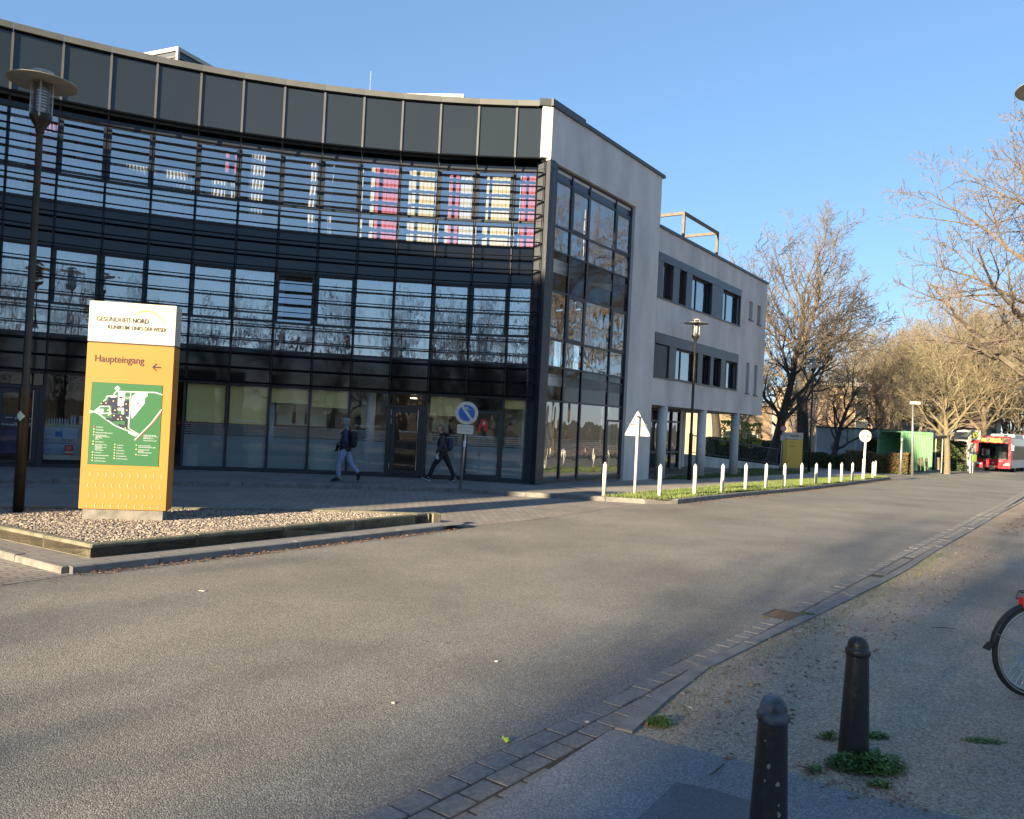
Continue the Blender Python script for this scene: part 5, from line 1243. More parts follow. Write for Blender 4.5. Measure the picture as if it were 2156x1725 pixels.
# big tree at the right edge
x4 = AT(2262, 980, 33); t3 = tree('oak_tree', 'big bare oak whose crown fills the upper right edge', m3, M['bark'], M['twig'], (x4[0], 33, g(33)), .7, 1.03, GR)
m5 = tree_mesh(21, 11, .16, .55, (14, 8, 6, 5), .12, .012, .12, .12)
rdt = random.Random(6)
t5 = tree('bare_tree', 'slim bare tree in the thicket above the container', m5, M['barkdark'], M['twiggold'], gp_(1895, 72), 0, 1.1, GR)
mv(t1, gp_(1510, 66), 2.2, .90, 'bare tree showing over the roof of the wing')
mv(t4, gp_(1560, 62), 1.0, .90, 'small golden bare tree half hidden by the end of the wing roof')
mv(t2, gp_(1645, 75), 4.0, .85, 'thin dark tree in front of the balconies, left of the smaller yellow sign')
mv(t2, gp_(1752, 58), 3.1, .62, 'dark forked tree behind the grey shed wall')
mv(t5, gp_(1846, 62), .6, .85, 'slender dark tree at the corner of the beige block')
for x, Y, s, src, lb in ((1790, 86, 1.3, t5, 'bare tree rising over the beige block roof'), (1862, 92, 1.35, t4, 'bare tree behind the right end of the beige block'), (1925, 88, 1.35, t5, 'bare tree left of the far pale block'), (1975, 80, 1.25, t4, 'bare tree behind the golden tree, on its left'), (2040, 84, 1.5, t5, 'bare tree behind the golden tree, on its right'), (2075, 78, 1.3, t4, 'bare tree directly behind the bus front'), (2110, 88, 1.6, t5, 'pale-stemmed tree above the middle of the bus'), (2150, 84, 1.5, t5, 'bare tree above the rear of the bus'), (2190, 84, 1.2, t4, 'bare tree past the rear of the bus'), (2000, 98, 1.1, t1, 'tallest tree of the far wood, beyond the golden tree'), (1820, 104, .9, t1, 'far tree in the gap right of the tall bare tree'), (1905, 108, 1.0, t1, 'far tree over the container'), (2090, 100, 1.1, t1, 'far tree over the bus shelter'), (1740, 96, 1.2, t5, 'far tree left of the beige block chimney side')):
    mv(src, gp_(x, Y), rdt.uniform(0, 6.3), s*rdt.uniform(.93, 1.05), lb)
for x, Y, s in ((1880, 118, 1.5), (1945, 122, 1.6), (2020, 120, 1.6), (2060, 115, 1.5), (2130, 118, 1.7), (1990, 130, 1.8), (2170, 110, 1.5)):
    mv(t5, gp_(x, Y), rdt.uniform(0, 6.3), s, 'thin bare trees massed in the wood behind the bus stop')
# unseen trees: outer ones reflect in the glass, near ones added for shade
BH = [(30, 34, .8, t1), (36, 22, .75, t2), (25, 17, .7, t1), (44, 33, .9, t1), (34, 8, .85, t1), (20, 2, .6, t2),
      (-6, -34, .8, t1), (3, -38, .8, t1), (10, -32, .8, t2), (-15, -37, .8, t1), (-24, -34, .8, t2), (17, -38, .8, t1), (-36, -42, .9, t1), (-2, -50, .9, t1), (26, -30, .8, t1),
      (-5.5, -8.5, .42, t2), (-9.5, -13, .5, t5), (-1.5, -9, .40, t4), (-13, -17, .5, t2), (2.5, -8.5, .42, t5), (-4, -15, .5, t4), (-17, -12, .5, t5), (-22, -14, .6, t4),  # this row and the next are added to shade the foreground
      (-11, -11, .62, t1), (-15.5, -17, .7, t2), (-20, -22.5, .75, t1), (-13, -14.5, .6, t5), (-8.5, -13.5, .55, t2), (-6, -11, .5, t5), (-24, -28, .8, t1), (-3, -12.5, .5, t2)]
for i, (x, y, s, src) in enumerate(BH): mv(src, (x, y, 0), i*1.7, s, 'unseen bare trees out of the frame, for reflections and added foreground shade')

# ------------------------------------------------------------------ hedges and bushes
def bush(name, boxes, n, s, mat, seed, lab, cat='hedge', core=True):
    """boxes: (frame, u0,u1,v0,v1,z0,z1) filled near their skin with leaf faces"""
    rd = random.Random(seed); q = MB(); t = thing(name, lab, cat, boxes[0][0].pt(boxes[0][1], boxes[0][3], boxes[0][5]))
    for f, u0, u1, v0, v1, z0, z1 in boxes:
        for i in range(n):
            k = rd.random(); u, v, z = rd.uniform(u0, u1), rd.uniform(v0, v1), rd.uniform(z0, z1)
            d = abs(rd.gauss(0, .09))
            if k < .5: v = v1-d+.05
            elif k < .8: z = z1-d+.05
            elif k < .9: u = u0+d
            else: u = u1-d
            z += .07*sin(u*2.3)+.05*sin(u*5.1+1)
            P = Vector(f.pt(u, v, z)); a = Vector((rd.gauss(0, 1), rd.gauss(0, 1), rd.gauss(0, 1))).normalized(); b = a.orthogonal().normalized(); c = s*rd.uniform(.6, 1.3)
            e = a.cross(b); q.add([P-b*c, P+e*c*.5, P+b*c, P-e*c*.5], [(0, 1, 2, 3)])
    q.build('leaves', mat, t)
    if core:
        q = MB()
        for f, u0, u1, v0, v1, z0, z1 in boxes: q.box(f, u0+.15, u1-.15, v0+.1, v1-.13, z0-.3, z1-.15)
        q.build('inner_branches', M['barkdark'], t)
    return t
def fpx(xa, xb, Ya, Yb): a, b = AT(xa, 960, Ya), AT(xb, 960, Yb); f = frp(a[:2], b[:2]); return f, hypot(a[0]-b[0], a[1]-b[1])
f, L = fpx(1792, 1921, 52, 51.5); z0 = g(52); bush('hedge', [(f, 0, L, -1.5, 0, z0, AT(1850, 955.5, 52)[2])], 9000, .06, M['leafrust'], 1, 'clipped hedge with rusty leaves in front of the green container')
f, L = fpx(1692, 1800, 56, 55); bush('hedge', [(f, 0, L, -1.5, 0, g(55), AT(1750, 957, 56)[2])], 6000, .07, M['leaf'], 2, 'low dark hedge right of the smaller yellow sign')
f, L = fpx(1822, 1905, 60, 59.5); bush('evergreen_bush', [(f, 0, L, -2.2, 0, g(57), AT(1860, 921, 60)[2]-.2), (f, 1.2, L-.3, -1.8, -.4, 1.2, AT(1880, 913, 60)[2])], 7000, .085, M['leaf'], 3, 'dark evergreen bush between the grey shed wall and the green container', 'bush')
f, L = fpx(1500, 1668, 56, 58); bush('hedge', [(f, 0, L, -1.2, 0, g(56), 1.3)], 9000, .08, M['leaf'], 4, 'dark shrub row behind the ramp railing', 'hedge')
f, L = fpx(1520, 1600, 55, 55); bush('yellow_bush', [(f, 0, L, -1.0, .3, .9, 2.5)], 1400, .09, pm('yellow_leaf', (.40, .36, .05), (.22, .22, .04), 3, .7), 5, 'yellowish spring bush seen under the wing', 'bush', False)
f, L = fpx(1975, 2035, 63, 64); bush('evergreen_bush', [(f, 0, L, -1.5, 0, g(63), 1.9)], 3500, .09, M['leaf'], 6, 'dark bush behind the bus shelter, left of the bus', 'bush')

# ------------------------------------------------------------------ green container
a, b = AT(1897, 985, 56.4), AT(1962, 985, 57.2); f = frp(a[:2], b[:2]); L = hypot(a[0]-b[0], a[1]-b[1]); zt1 = AT(1962, 911, 57.2)[2]; zb = -.25
t = thing('shipping_container', 'light green corrugated container beside the hedge', 'container', f.pt(L/2, -1.2, zb))
M['mint'] = pm('green_container_paint', (.24, .50, .24), (.20, .44, .21), 1.5, .5)
q = MB(); n = 16; W_ = 2.4; pts = []
for i in range(n+1):
    for du, dv in ((0, 0), (.45, 0), (.55, -.05), (.95, -.05)):
        u = .12+(i+du)*(L-.24)/(n+1); pts.append((u, dv))
vs = [f.pt(u, v-.03, z) for z in (zb+.15, zt1-.15) for u, v in pts]; m_ = len(pts)
q.add(vs, [(i, i+1, m_+i+1, m_+i) for i in range(m_-1)]); q.build('corrugated_side', M['mint'], t)
q = MB()
for u in (0, L-.14): q.box(f, u, u+.14, -.14, 0, zb, zt1); q.box(f, u, u+.14, -W_, -W_+.14, zb, zt1)
q.box(f, .14, L-.14, -.12, 0, zb, zb+.15); q.box(f, .14, L-.14, -.12, 0, zt1-.15, zt1); q.box(f, L-.12, L, -W_+.14, -.14, zt1-.15, zt1); q.box(f, L-.12, L, -W_+.14, -.14, zb, zb+.15); q.box(f, .1, L-.1, -W_+.1, -.1, zt1-.1, zt1-.03)
q.box(f, .1, L-.1, -W_, -W_+.1, zb, zt1-.1)
q.build('frame', M['mint'], t)
q = MB(); q.box(f, L-.06, L-.03, -W_+.14, -.14, zb+.15, zt1-.15); q.build('door', M['mint'], t)
q = MB(); q.box(f, L-.03, L+.02, -1.0, -.94, zb+.2, zt1-.2); q.box(f, L-.03, L+.02, -1.5, -1.44, zb+.2, zt1-.2); q.build('lock_bar', M['galv'], t)
# wooden stakes, a low post, street light, poles
for px, h, ln, lb in ((2046.5-110, .84, -.0, ''),): pass
Z7 = lambda zx, zy: (1786+zx*.13203, 797+zy*.13203)
for (zx, zt, zb_, lean, lb) in ((1130, 1270, 1435, .04, 'short grey stake, left of three in front of the container'), (1190, 1258, 1440, .08, 'short grey stake, middle of three in front of the container'), (1262, 1270, 1430, .10, 'short grey stake, right of three in front of the container'), (1438, 1260, 1412, .0, 'single pale stake right of the container')):
    x, y = Z7(zx, zb_); xt, yt = Z7(zx-lean*200, zt); Y = 55; a = AT(x, y, Y); b = AT(xt, yt, Y); q = MB(); q.tube([(a[0], Y, a[2]-.2), (b[0], Y, b[2])], [.10, .09], 8); q.smooth = False
    tag(q.build('wooden_stake', M['barkgold'] if zx > 1400 else M['bark']), lb, 'post', 'wooden stakes by the container')
x, y = Z7(1025, 1470); b = AT(x, y, 50); xt, yt = Z7(1030, 395); c = AT(xt, yt, 50)
t = thing('street_light', 'tall grey street light with a flat arm in front of the green container', 'street light', (b[0], 50, g(50)))
q = MB(); q.smooth = True; q.tube([(b[0], 50, -.5), (c[0], 50, c[2])], [.085, .05], 12); q.build('pole', M['galv'], t)
e = AT(*Z7(1145, 390), 50); q = MB(); q.bbox(Fr((c[0]-.1, 50), (1, 0)), -.05, e[0]-c[0]+.1, -.12, .12, c[2]-.06, c[2]+.10, .03); q.build('lamp_head', M['signback'], t)
x, y = Z7(833, 1478); b = AT(x, y, 50); c = AT(*Z7(858, 930), 50); q = MB(); q.smooth = True; q.tube([(b[0], 50, -.5), (c[0], 50, c[2])], .06, 10); q.lathe((c[0], 50, c[2]-.35), [(.075, 0), (.075, .3)], 10)
tag(q.build('signpost', M['galv']), 'bare grey pole left of the street light', 'pole')
c = AT(*Z7(1505, 1000), 58); b = AT(*Z7(1485, 1400), 58); q = MB(); q.tube([(b[0], 58, -.5), (c[0], 58, c[2]+.4)], .05, 8); q.box(Fr((c[0]-.9, 58), (1, 0)), -.2, 1.0, -.1, .1, AT(*Z7(1480, 912), 58)[2]-.04, AT(*Z7(1480, 912), 58)[2]+.06)
tag(q.build('street_light', M['galv']), 'thin lamp pole between the container and the golden tree', 'street light')

# grey shed wall with a scrawl
f, L = fpx(1718, 1902, 62, 60); zt1 = AT(1800, 903.5, 61)[2]
t = thing('shed', 'long pale grey shed wall with black graffiti behind the low hedge', 'shed', f.pt(L/2, -1.5, g(61)))
M['shed'] = pm('shed_grey', (.42, .46, .46), (.34, .38, .38), 1.2, .8)
q = MB(); q.box(f, 0, L, -3, 0, -.8, zt1); q.build('wall', M['shed'], t); q = MB(); q.box(f, -.1, L+.1, -3.1, .08, zt1, zt1+.1); q.build('roof_edge', M['darkmetal'], t)
q = MB(); q.box(f, 2.72, 2.86, 0.002, .03, -.8, zt1); q.build('cover_strip', M['white'], t)
u0, z0 = f.hit(1757, 941); q = MB()
def ln(pts, r=.022): q.tube([f.pt(u0+a, .015, z0+b) for a, b in pts], r, 5)
for c0 in (-.12, .16):
    ln([(c0+cos(a)*.13*(1-a/14), .20+sin(a)*.10*(1-a/14)) for a in [i*.6 for i in range(16)]], .014)
ln([(-.30, .05), (-.1, .0), (.1, .04), (.3, .02), (.35, .12)]); ln([(-.28, -.12), (.30, -.10), (.32, .0), (-.26, -.02), (-.28, -.12)])
for i in range(4): ln([(-.18+i*.13, -.11), (-.18+i*.13, -.01)], .014)
ln([(-.30, -.2), (.32, -.18)])
q.build('graffiti', M['lettering'], t)

# ------------------------------------------------------------------ houses
M['beige'] = pm('beige_brick', (.44, .31, .19), (.36, .26, .165), 1.4, .9, bump=.2, bscale=20)
M['cream_r'] = pm('cream_render', (.55, .50, .42), (.48, .44, .37), 1, .9)
M['greyr'] = pm('grey_slab', (.22, .21, .20), (.18, .17, .165), 1, .9)
M['wglass'] = pm('dark_window', (.05, .06, .07), (.04, .05, .06), 1, .08, spec=.8)
M['tile'] = pm('brown_tile', (.13, .085, .07), (.10, .07, .06), 3, .85)
def house(name, lab, xa, xb, Ya, Yb, ytop, depth, wins, wall_=None, extra=None, attic=None):
    f, L = fpx(xa, xb, Ya, Yb); zt1 = AT((xa+xb)/2, ytop, (Ya+Yb)/2)[2]; t = thing(name, lab, 'building', f.pt(L/2, -depth/2, g(Ya)))
    q = MB(); q.box(f, 0, L, -depth, 0, -1, zt1-.3); q.build('wall', wall_ or M['beige'], t)
    q = MB(); q.box(f, -.2, L+.2, -depth-.2, .2, zt1-.3, zt1+.15); q.build('roof_edge', attic or M['cream_r'], t)
    for (x, y, w_, h_) in wins:
        u, z = f.hit(x, y); q = MB(); frame_ring(q, f, u-w_/2, u+w_/2, z-h_/2, z+h_/2, .10, .002, .05); w1 = q.build('window', M['white'], t)
        q = MB(); q.box(f, u-w_/2+.1, u+w_/2-.1, .002, .012, z-h_/2+.1, z+h_/2-.1); q.build('pane', M['wglass'], w1)
    return t, f, L, zt1
Z3 = lambda zx, zy: (1586.7+.26405*zx, 626.3+.26405*zy)
t, f, L, zt1 = house('apartment_block', 'beige brick block with three small square windows behind the shed', 1738, 1871, 78, 78, 808, 16, [Z3(865, 755)+(1.35, 1.5), Z3(865, 897)+(1.35, 1.5), Z3(860, 1040)+(1.35, 1.5)])
t2_, f2_, L2, z2 = house('apartment_block', 'beige corner block glimpsed under the wing, behind the columns', 1500, 1622, 70, 72, 845, 12, [(1582, 928, 1.3, 1.3), (1533, 921, 1.3, 1.3)])
def balcony_block(lab, xa, xb, Ya, Yb, ytop, rows, mat):
    f, L = fpx(xa, xb, Ya, Yb); zt1 = AT((xa+xb)/2, ytop, (Ya+Yb)/2)[2]; t = thing('apartment_block', lab, 'building', f.pt(L/2, -5, g(Ya)))
    q = MB(); q.box(f, 0, L, -10, 0, -1, zt1); q.build('wall', mat, t); q = MB(); q.box(f, -.3, L+.3, -10.3, .3, zt1, zt1+.3); q.build('roof_edge', M['greyr'], t)
    hs = (zt1+.3)/rows
    for r in range(rows):
        z = r*hs+.3
        q = MB(); q.box(f, .4, L*.46, .002, 1.2, z, z+1.05); q.build('balcony', M['cream_r'], t); q = MB(); q.box(f, L*.54, L-.4, .002, 1.2, z, z+1.05); q.build('balcony', M['cream_r'], t)
        for k in range(5):
            u = .9+k*(L-1.8)/4.6; q = MB(); q.box(f, u, u+1.1, .003, .02, z+1.15, z+2.3); q.build('window', M['wglass'], t)
    return t
balcony_block('grey balcony block left of the beige block, behind the dark trees', 1626, 1745, 96, 92, 825, 3, M['greyr'])
balcony_block('pale balcony block behind the golden tree', 1905, 2105, 108, 104, 834, 4, M['cream_r'])
balcony_block('low grey block in the shade right of the beige block', 1868, 1935, 88, 88, 872, 2, M['greyr'])
# small house behind the bus shelter
f, L = fpx(1990, 2063, 82, 80); t = thing('house', 'small grey house with a brown tiled roof behind the bus shelter', 'house', f.pt(L/2, -3, g(80)))
q = MB(); q.box(f, 0, L, -6, 0, -1, 3.6); q.build('wall', M['greyr'], t)
q = MB(); q.add([f.pt(u, v, z) for u in (-.3, L+.3) for v, z in ((.5, 3.4), (-3, 6.6), (-6.5, 3.4))], [(0, 1, 4, 3), (1, 2, 5, 4), (0, 2, 1), (3, 4, 5), (0, 3, 5, 2)]); q.build('roof', M['tile'], t)
u, z = f.hit(2028, 917); q = MB(); frame_ring(q, f, u-1, u+1, z-.5, z+.5, .14, .002, .05); w1 = q.build('window', M['white'], t); q = MB(); q.box(f, u-.86, u+.86, .002, .01, z-.36, z+.36); q.build('pane', M['wglass'], w1)
# unseen brick block, placed and sized so its shadow falls on the pharmacy
SH = Vector((-SUN_H.x, -SUN_H.y)); e0 = Vector(G(854, 1060)[0:2]); c0 = e0-SH*30; side_ = Vector((-SH.y, SH.x))
f = Fr((c0.x+side_.x*22, c0.y+side_.y*22), (-side_.x, -side_.y)); f = Fr((c0.x, c0.y), (side_.x, side_.y)); 
t = thing('unseen_brick_block', 'unseen brown brick block out of the frame at the left, added for its shadow', 'building', (c0.x, c0.y, 0))
M['brick'] = pm('brown_brick', (.22, .09, .05), (.17, .07, .04), 2, .9)
q = MB(); q.box(f, .0, 24, .5, 14, 0, 11.4); q.build('wall', M['brick'], t)
q = MB(); q.box(f, -.15, 24.15, .35, 14.15, 11.4, 11.65); q.build('roof_edge', M['greyr'], t)
for i in range(6):
    for j in range(3): q = MB(); q.box(f, 1.5+i*3.8, 3.4+i*3.8, .44, .498, 1+j*3.2, 2.6+j*3.2); q.build('window', M['wglass'], t)

# ------------------------------------------------------------------ bus stop
a, b = AT(2013, 983, 62), AT(2049, 983, 64); f = frp(a[:2], b[:2]); L = hypot(a[0]-b[0], a[1]-b[1]); z0 = g(62)+.05
t = thing('bus_shelter', 'glass and steel bus shelter left of the red bus', 'bus shelter', f.pt(L/2, -.8, z0))
q = MB(); q.box(f, -.1, L+.1, -1.7, .1, z0+2.45, z0+2.7); q.build('roof', M['darkmetal'], t)
q = MB()
for u in (0, L*.5, L): q.box(f, u-.04, u+.04, -1.6, -1.52, z0, z0+2.45)
q.box(f, L-.05, L+.05, -.05, .05, z0, z0+2.45); q.box(f, L*.72-.05, L*.72+.05, -.05, .05, z0, z0+2.45); q.box(f, L*.72, L, -.02, .02, z0+1.0, z0+1.06); q.box(f, L*.72, L, -.02, .02, z0+.15, z0+.2)
q.build('frame', M['signback'], t)
q = MB(); q.quad(f.pt(0, -1.56, z0+.2), f.pt(L, -1.56, z0+.2), f.pt(L, -1.56, z0+2.4), f.pt(0, -1.56, z0+2.4)); q.build('glass_wall', M['lampglass'], t)
q = MB(); q.box(f, .3, L*.6, -1.4, -1.0, z0+.42, z0+.48); q.box(f, .4, .5, -1.3, -1.1, z0, z0+.42); q.box(f, L*.5, L*.5+.1, -1.3, -1.1, z0, z0+.42); q.build('bench', M['darkmetal'], t)
Z5 = lambda zx, zy: (2015.4+zx*.0726, 888.1+zy*.0726)
Y = 61; c = AT(*Z5(490, 385), Y); t = thing('bus_stop_sign', 'white bus stop sign with a green ring left of the bus', 'sign', (c[0], Y, g(Y)))
q = MB(); q.tube([(AT(*Z5(400, 650), Y)[0], Y, g(Y)), (AT(*Z5(410, 450), Y)[0], Y, c[2])], .05, 8); q.build('post', M['signback'], t)
q = MB(); f = Fr((c[0], Y-.06), (1, 0)); q.bbox(f, -.48, .20+.26, -.03, .03, c[2]-.38, c[2]+.36, .02); q.box(f, -.52, -.30, -.03, .03, c[2]-1.3, c[2]-.38); q.build('board', M['offwhite'], t)
q = MB(); q.lathe((c[0], Y-.095, c[2]), [(.27, 0), (.27, .01)], 20, axis=(0, -1, 0)); q.build('ring', pm('stop_green', (.03, .14, .04), None, 1, .5), t)
q = MB(); q.lathe((c[0], Y-.108, c[2]), [(.20, 0), (.20, .005)], 20, axis=(0, -1, 0)); q.build('disc', pm('stop_yellow', (.6, .5, .08), None, 1, .5), t)
text('H', .30, Fr((c[0], Y-.12), (1, 0)), 0, c[2]-.11, 0, bpy.data.materials['stop_green'], t, bold=.006, align='CENTER')
q = MB(); q.box(f, -.26, .35, -.02, .02, c[2]-.60, c[2]-.42); q.build('line_plate', M['signred'], t)
c = AT(*Z5(458, 1050), 60); b = AT(*Z5(455, 1300), 60); t = thing('litter_bin', 'lime green litter bin on a post beside the bus', 'bin', (c[0], 60, g(60)))
q = MB(); q.tube([(c[0], 60, g(60)), (c[0], 60, c[2])], .05, 8); q.build('post', M['galv'], t)
q = MB(); q.bbox(Fr((c[0], 60-.1), (1, 0)), -.17, .17, -.16, .14, c[2]-.26, c[2]+.26, .04); q.build('bin_body', pm('lime_green', (.13, .21, .03), None, 2, .5), t)
q = MB(); q.bbox(Fr((c[0], 60-.1), (1, 0)), -.22, .22, -.20, .18, c[2]+.30, c[2]+.42, .05); q.build('hood', M['darkmetal'], t)

# ------------------------------------------------------------------ the bus
M['busred'] = pm('bus_red', (.62, .02, .03), (.58, .02, .03), 1, .25, coat=.6)
M['bussilver'] = pm('bus_silver', (.50, .49, .46), (.45, .44, .42), 1, .35, metal=.3)
M['busglass'] = pm('bus_glass', (.03, .035, .04), (.025, .03, .035), 1, .04, spec=1)
M['shieldglass'] = glassm('bus_windscreen_glass', (.75, .8, .82), 1.7, .10, wav=.002, rough=.03)
Y = 68.5; pa, pb = AT(2053, 992, Y), AT(2110.5, 992, Y)
lab = 'red articulated city bus showing route 46, standing at the stop'
N_ = Vector((-.66, -.75, 0)).normalized(); U_ = Vector((-N_.y, N_.x, 0)); U_ = U_ if U_.x > 0 else -U_
f = Fr((pa[0], pa[1]), (U_.x, U_.y)); W_ = 2.55; zg = g(Y); H_ = 3.05
# left edge of the front sits at px 2053; frame v points to the camera
f = Fr((pa[0], pa[1]), (U_.x, U_.y), zg)
bus = thing('city_bus', lab, 'bus', (pa[0], pa[1], zg))
q = MB()
prof = lambda z: .0-.03*max(0, (z-1.0)) # slight rake
# front shell with windscreen hole: frame pieces
def fz(u, z): return f.pt(u, prof(z), z)
def fp(u0, u1, z0, z1, d=.0): q.add([f.pt(u, prof(z)+vv, z) for vv in (-.08, d) for z in (z0, z1) for u in (u0, u1)], [(4, 5, 7, 6), (0, 1, 5, 4), (2, 6, 7, 3), (0, 4, 6, 2), (1, 3, 7, 5), (0, 2, 3, 1)])
fp(0, W_, .30, 1.05); fp(0, .16, 1.05, 2.88); fp(W_-.16, W_, 1.05, 2.88); fp(0, W_, 2.88, 3.0); fp(.16, W_-.16, 2.40, 2.46)
q.build('front_panel', M['busred'], bus)
q = MB(); q.box(f, .0, W_, -9.0, -.09, .35, .55); q.box(f, 0, W_, -9.0, -.09, 2.85, 2.98); q.box(f, .0, .05, -9.0, -.09, .55, 1.0); q.box(f, W_-.05, W_, -9.0, -.09, .55, 1.05); q.build('body', M['bussilver'], bus)
q = MB(); q.box(f, W_-.05, W_+.005, -1.0, -.09, .35, 2.85); q.build('front_corner', M['busred'], bus)
q = MB(); q.box(f, W_-.04, W_+.01, -9.0, -1.0, 1.05, 2.85); q.box(f, -.01, .04, -9.0, -.09, 1.0, 2.85); q.build('side_window', M['busglass'], bus)
q = MB(); q.quad(fz(.16, 1.08), fz(W_-.16, 1.08), fz(W_-.16, 2.40), fz(.16, 2.40)); q.build('windscreen', M['shieldglass'], bus)
q = MB(); q.box(f, .1, W_-.1, -6, -5.9, .5, 2.8); q.box(f, .1, W_-.1, -5.9, -.3, .5, .9); q.box(f, .3, .9, -1.2, -.8, .9, 1.9); q.box(f, 1.5, 2.1, -1.4, -1.0, .9, 1.7); q.build('interior', M['greymetal'], bus)
q = MB(); q.box(f, .16, W_-.16, -.06, -.035-.03, 2.46, 2.88); db = q.build('display', pm('display_bronze', (.32, .24, .13), None, 1, .4), bus)
am = emit('display_amber', (1, .42, .05), 1.2)
text('46', .36, f, .36, 2.53, -.045, am, db, bold=.008); text('Neustadt', .20, f, 1.05, 2.68, -.045, am, db, bold=.004); text('Kornstraße', .20, f, .98, 2.50, -.045, am, db, bold=.004)
q = MB(); q.box(f, .18, W_-.18, -.05, .005, 1.05, 1.10); q.tube([f.pt(.3, .02, 1.12), f.pt(1.2, -.0, 1.26)], .015, 5); q.tube([f.pt(2.2, .02, 1.12), f.pt(1.3, -.0, 1.2)], .015, 5); q.build('wiper', M['darkmetal'], bus)
hl = pm('headlight_lens', (.85, .85, .8), (.7, .7, .7), 4, .1)
for s in (0, 1):
    u0 = .03 if s == 0 else W_-.50; pts = [(u0, .62), (u0+.10, .56), (u0+.42, .56), (u0+.47, .62), (u0+.30, .72), (u0+.05, .80)] if s == 0 else [(u0+.47-(.47 if 0 else 0), .62), (u0+.37, .56), (u0+.05, .56), (u0, .62), (u0+.17, .72), (u0+.42, .80)]
    q = MB(); q.prism(f, pts, .002, .02); q.build('headlight', hl, bus)
q = MB(); q.box(f, .95, 1.50, .002, .02, .36, .50); q.build('number_plate', M['offwhite'], bus)
text('4799', .13, f, 1.75, .86, .004, M['ltwhite'], bus, bold=.002); text('BSAG', .10, f, .60, .87, .004, M['ltwhite'], bus, bold=.001); text('E-BUS', .10, f, .55, .42, .004, M['ltwhite'], bus, bold=.001)
q = MB(); q.lathe(f.pt(1.28, .004, .72), [(.10, 0), (.10, .012)], 20, axis=(N_.x, N_.y, 0)); q.build('badge', M['chrome'], bus)
q = MB(); q.box(f, -.28, -.12, .05, .12, 1.85, 2.25); q.box(f, -.12, .0, .0, .04, 2.3, 2.36); q.build('mirror', M['darkmetal'], bus)
q = MB(); q.box(f, W_+.08, W_+.26, .02, .10, 1.85, 2.30); q.box(f, W_, W_+.12, .0, .04, 2.3, 2.36); q.build('mirror', M['signback'], bus)
q = MB(); q.bbox(f, .9, 1.9, -2.6, -.8, 2.98, 3.18, .05); q.bbox(f, .4, 2.2, -8, -4, 2.98, 3.25, .06); q.build('roof_unit', M['white'], bus)
for u in (.25, W_-.28):
    for v in (-2.6, -7.0):
        w1 = MB(); w1.lathe(f.pt(u+(.0 if u < 1 else .27), v, .48), [(.30, -.28 if u > 1 else 0), (.48, -.26 if u > 1 else .02), (.48, -.02 if u > 1 else .26), (.30, .0 if u > 1 else .28)], 24, axis=(U_.x, U_.y, 0)); wh = w1.build('wheel', M['rubber'], bus)
        w1 = MB(); w1.lathe(f.pt(u+(.262 if u > 1 else -.0), v, .48), [(.28, 0), (.22, .015), (.08, .03)], 16, axis=(U_.x*(1 if u > 1 else -1), U_.y*(1 if u > 1 else -1), 0)); w1.build('rim', M['galv'], wh)
# bellows and rear section, turned a little
q = MB()
for i in range(8): q.box(f, .10+.03*(i % 2), W_-.10-.03*(i % 2), -9.0-(i+1)*.15, -9.0-i*.15, .5, 2.9-.03*(i % 2))
q.build('bellows', M['darkmetal'], bus)
fr2 = f.sub(.0, -10.2); an = .10; fr2 = Fr(fr2.o, (f.u[0]*cos(an)-f.u[1]*sin(an), f.u[0]*sin(an)+f.u[1]*cos(an)), zg)
q = MB(); q.box(fr2, 0, W_, -7.5, 0, .35, 1.05); q.box(fr2, 0, W_, -7.5, 0, 2.85, 3.0); q.box(fr2, 0, W_, -7.5, -7.4, 1.05, 2.85); q.build('rear_body', M['bussilver'], bus)
q = MB(); q.box(fr2, 0, W_, -7.39, -.01, 1.05, 2.85); q.build('rear_side_window', M['busglass'], bus)
q = MB(); q.bbox(fr2, .3, W_-.3, -6, -1.5, 3.0, 3.28, .06); q.build('roof_unit', M['white'], bus)
for u in (.0, W_-.28): w1 = MB(); w1.lathe(fr2.pt(u+(.0 if u < 1 else .29), -3.6, .48), [(.30, -.28 if u > 1 else 0), (.48, -.26 if u > 1 else .02), (.48, -.02 if u > 1 else .26), (.30, .0 if u > 1 else .28)], 24, axis=(U_.x, U_.y, 0)); w1.build('wheel', M['rubber'], bus)
# ------------------------------------------------------------------ bicycle at the right edge
wc = AT(2175.5, 1363, 6.05); Rw = .348
bt = thing('bicycle', 'bicycle with black mudguard cut off by the right edge, its rear wheel showing', 'bicycle', (wc[0], wc[1], .035))
f = Fr((wc[0], wc[1]), (.985, .17)); cz = Rw+.035; ax = (f.u[1], -f.u[0], 0)
def torus(q, f, u, z, R_, r, n=64, m_=10, v=0, sq=1.0, a0=0, a1=2*pi):
    full = abs(a1-a0-2*pi) < 1e-6; k = n if full else n+1; vs = []
    for i in range(k):
        a = a0+(a1-a0)*i/n
        for j in range(m_):
            b = 2*pi*j/m_; rr = R_+r*cos(b)*sq; vs.append(f.pt(u+cos(a)*rr, v+r*sin(b), z+sin(a)*rr))
    q.add(vs, [(i*m_+j, ((i+1) % k)*m_+j, ((i+1) % k)*m_+(j+1) % m_, i*m_+(j+1) % m_) for i in range(n) for j in range(m_)])
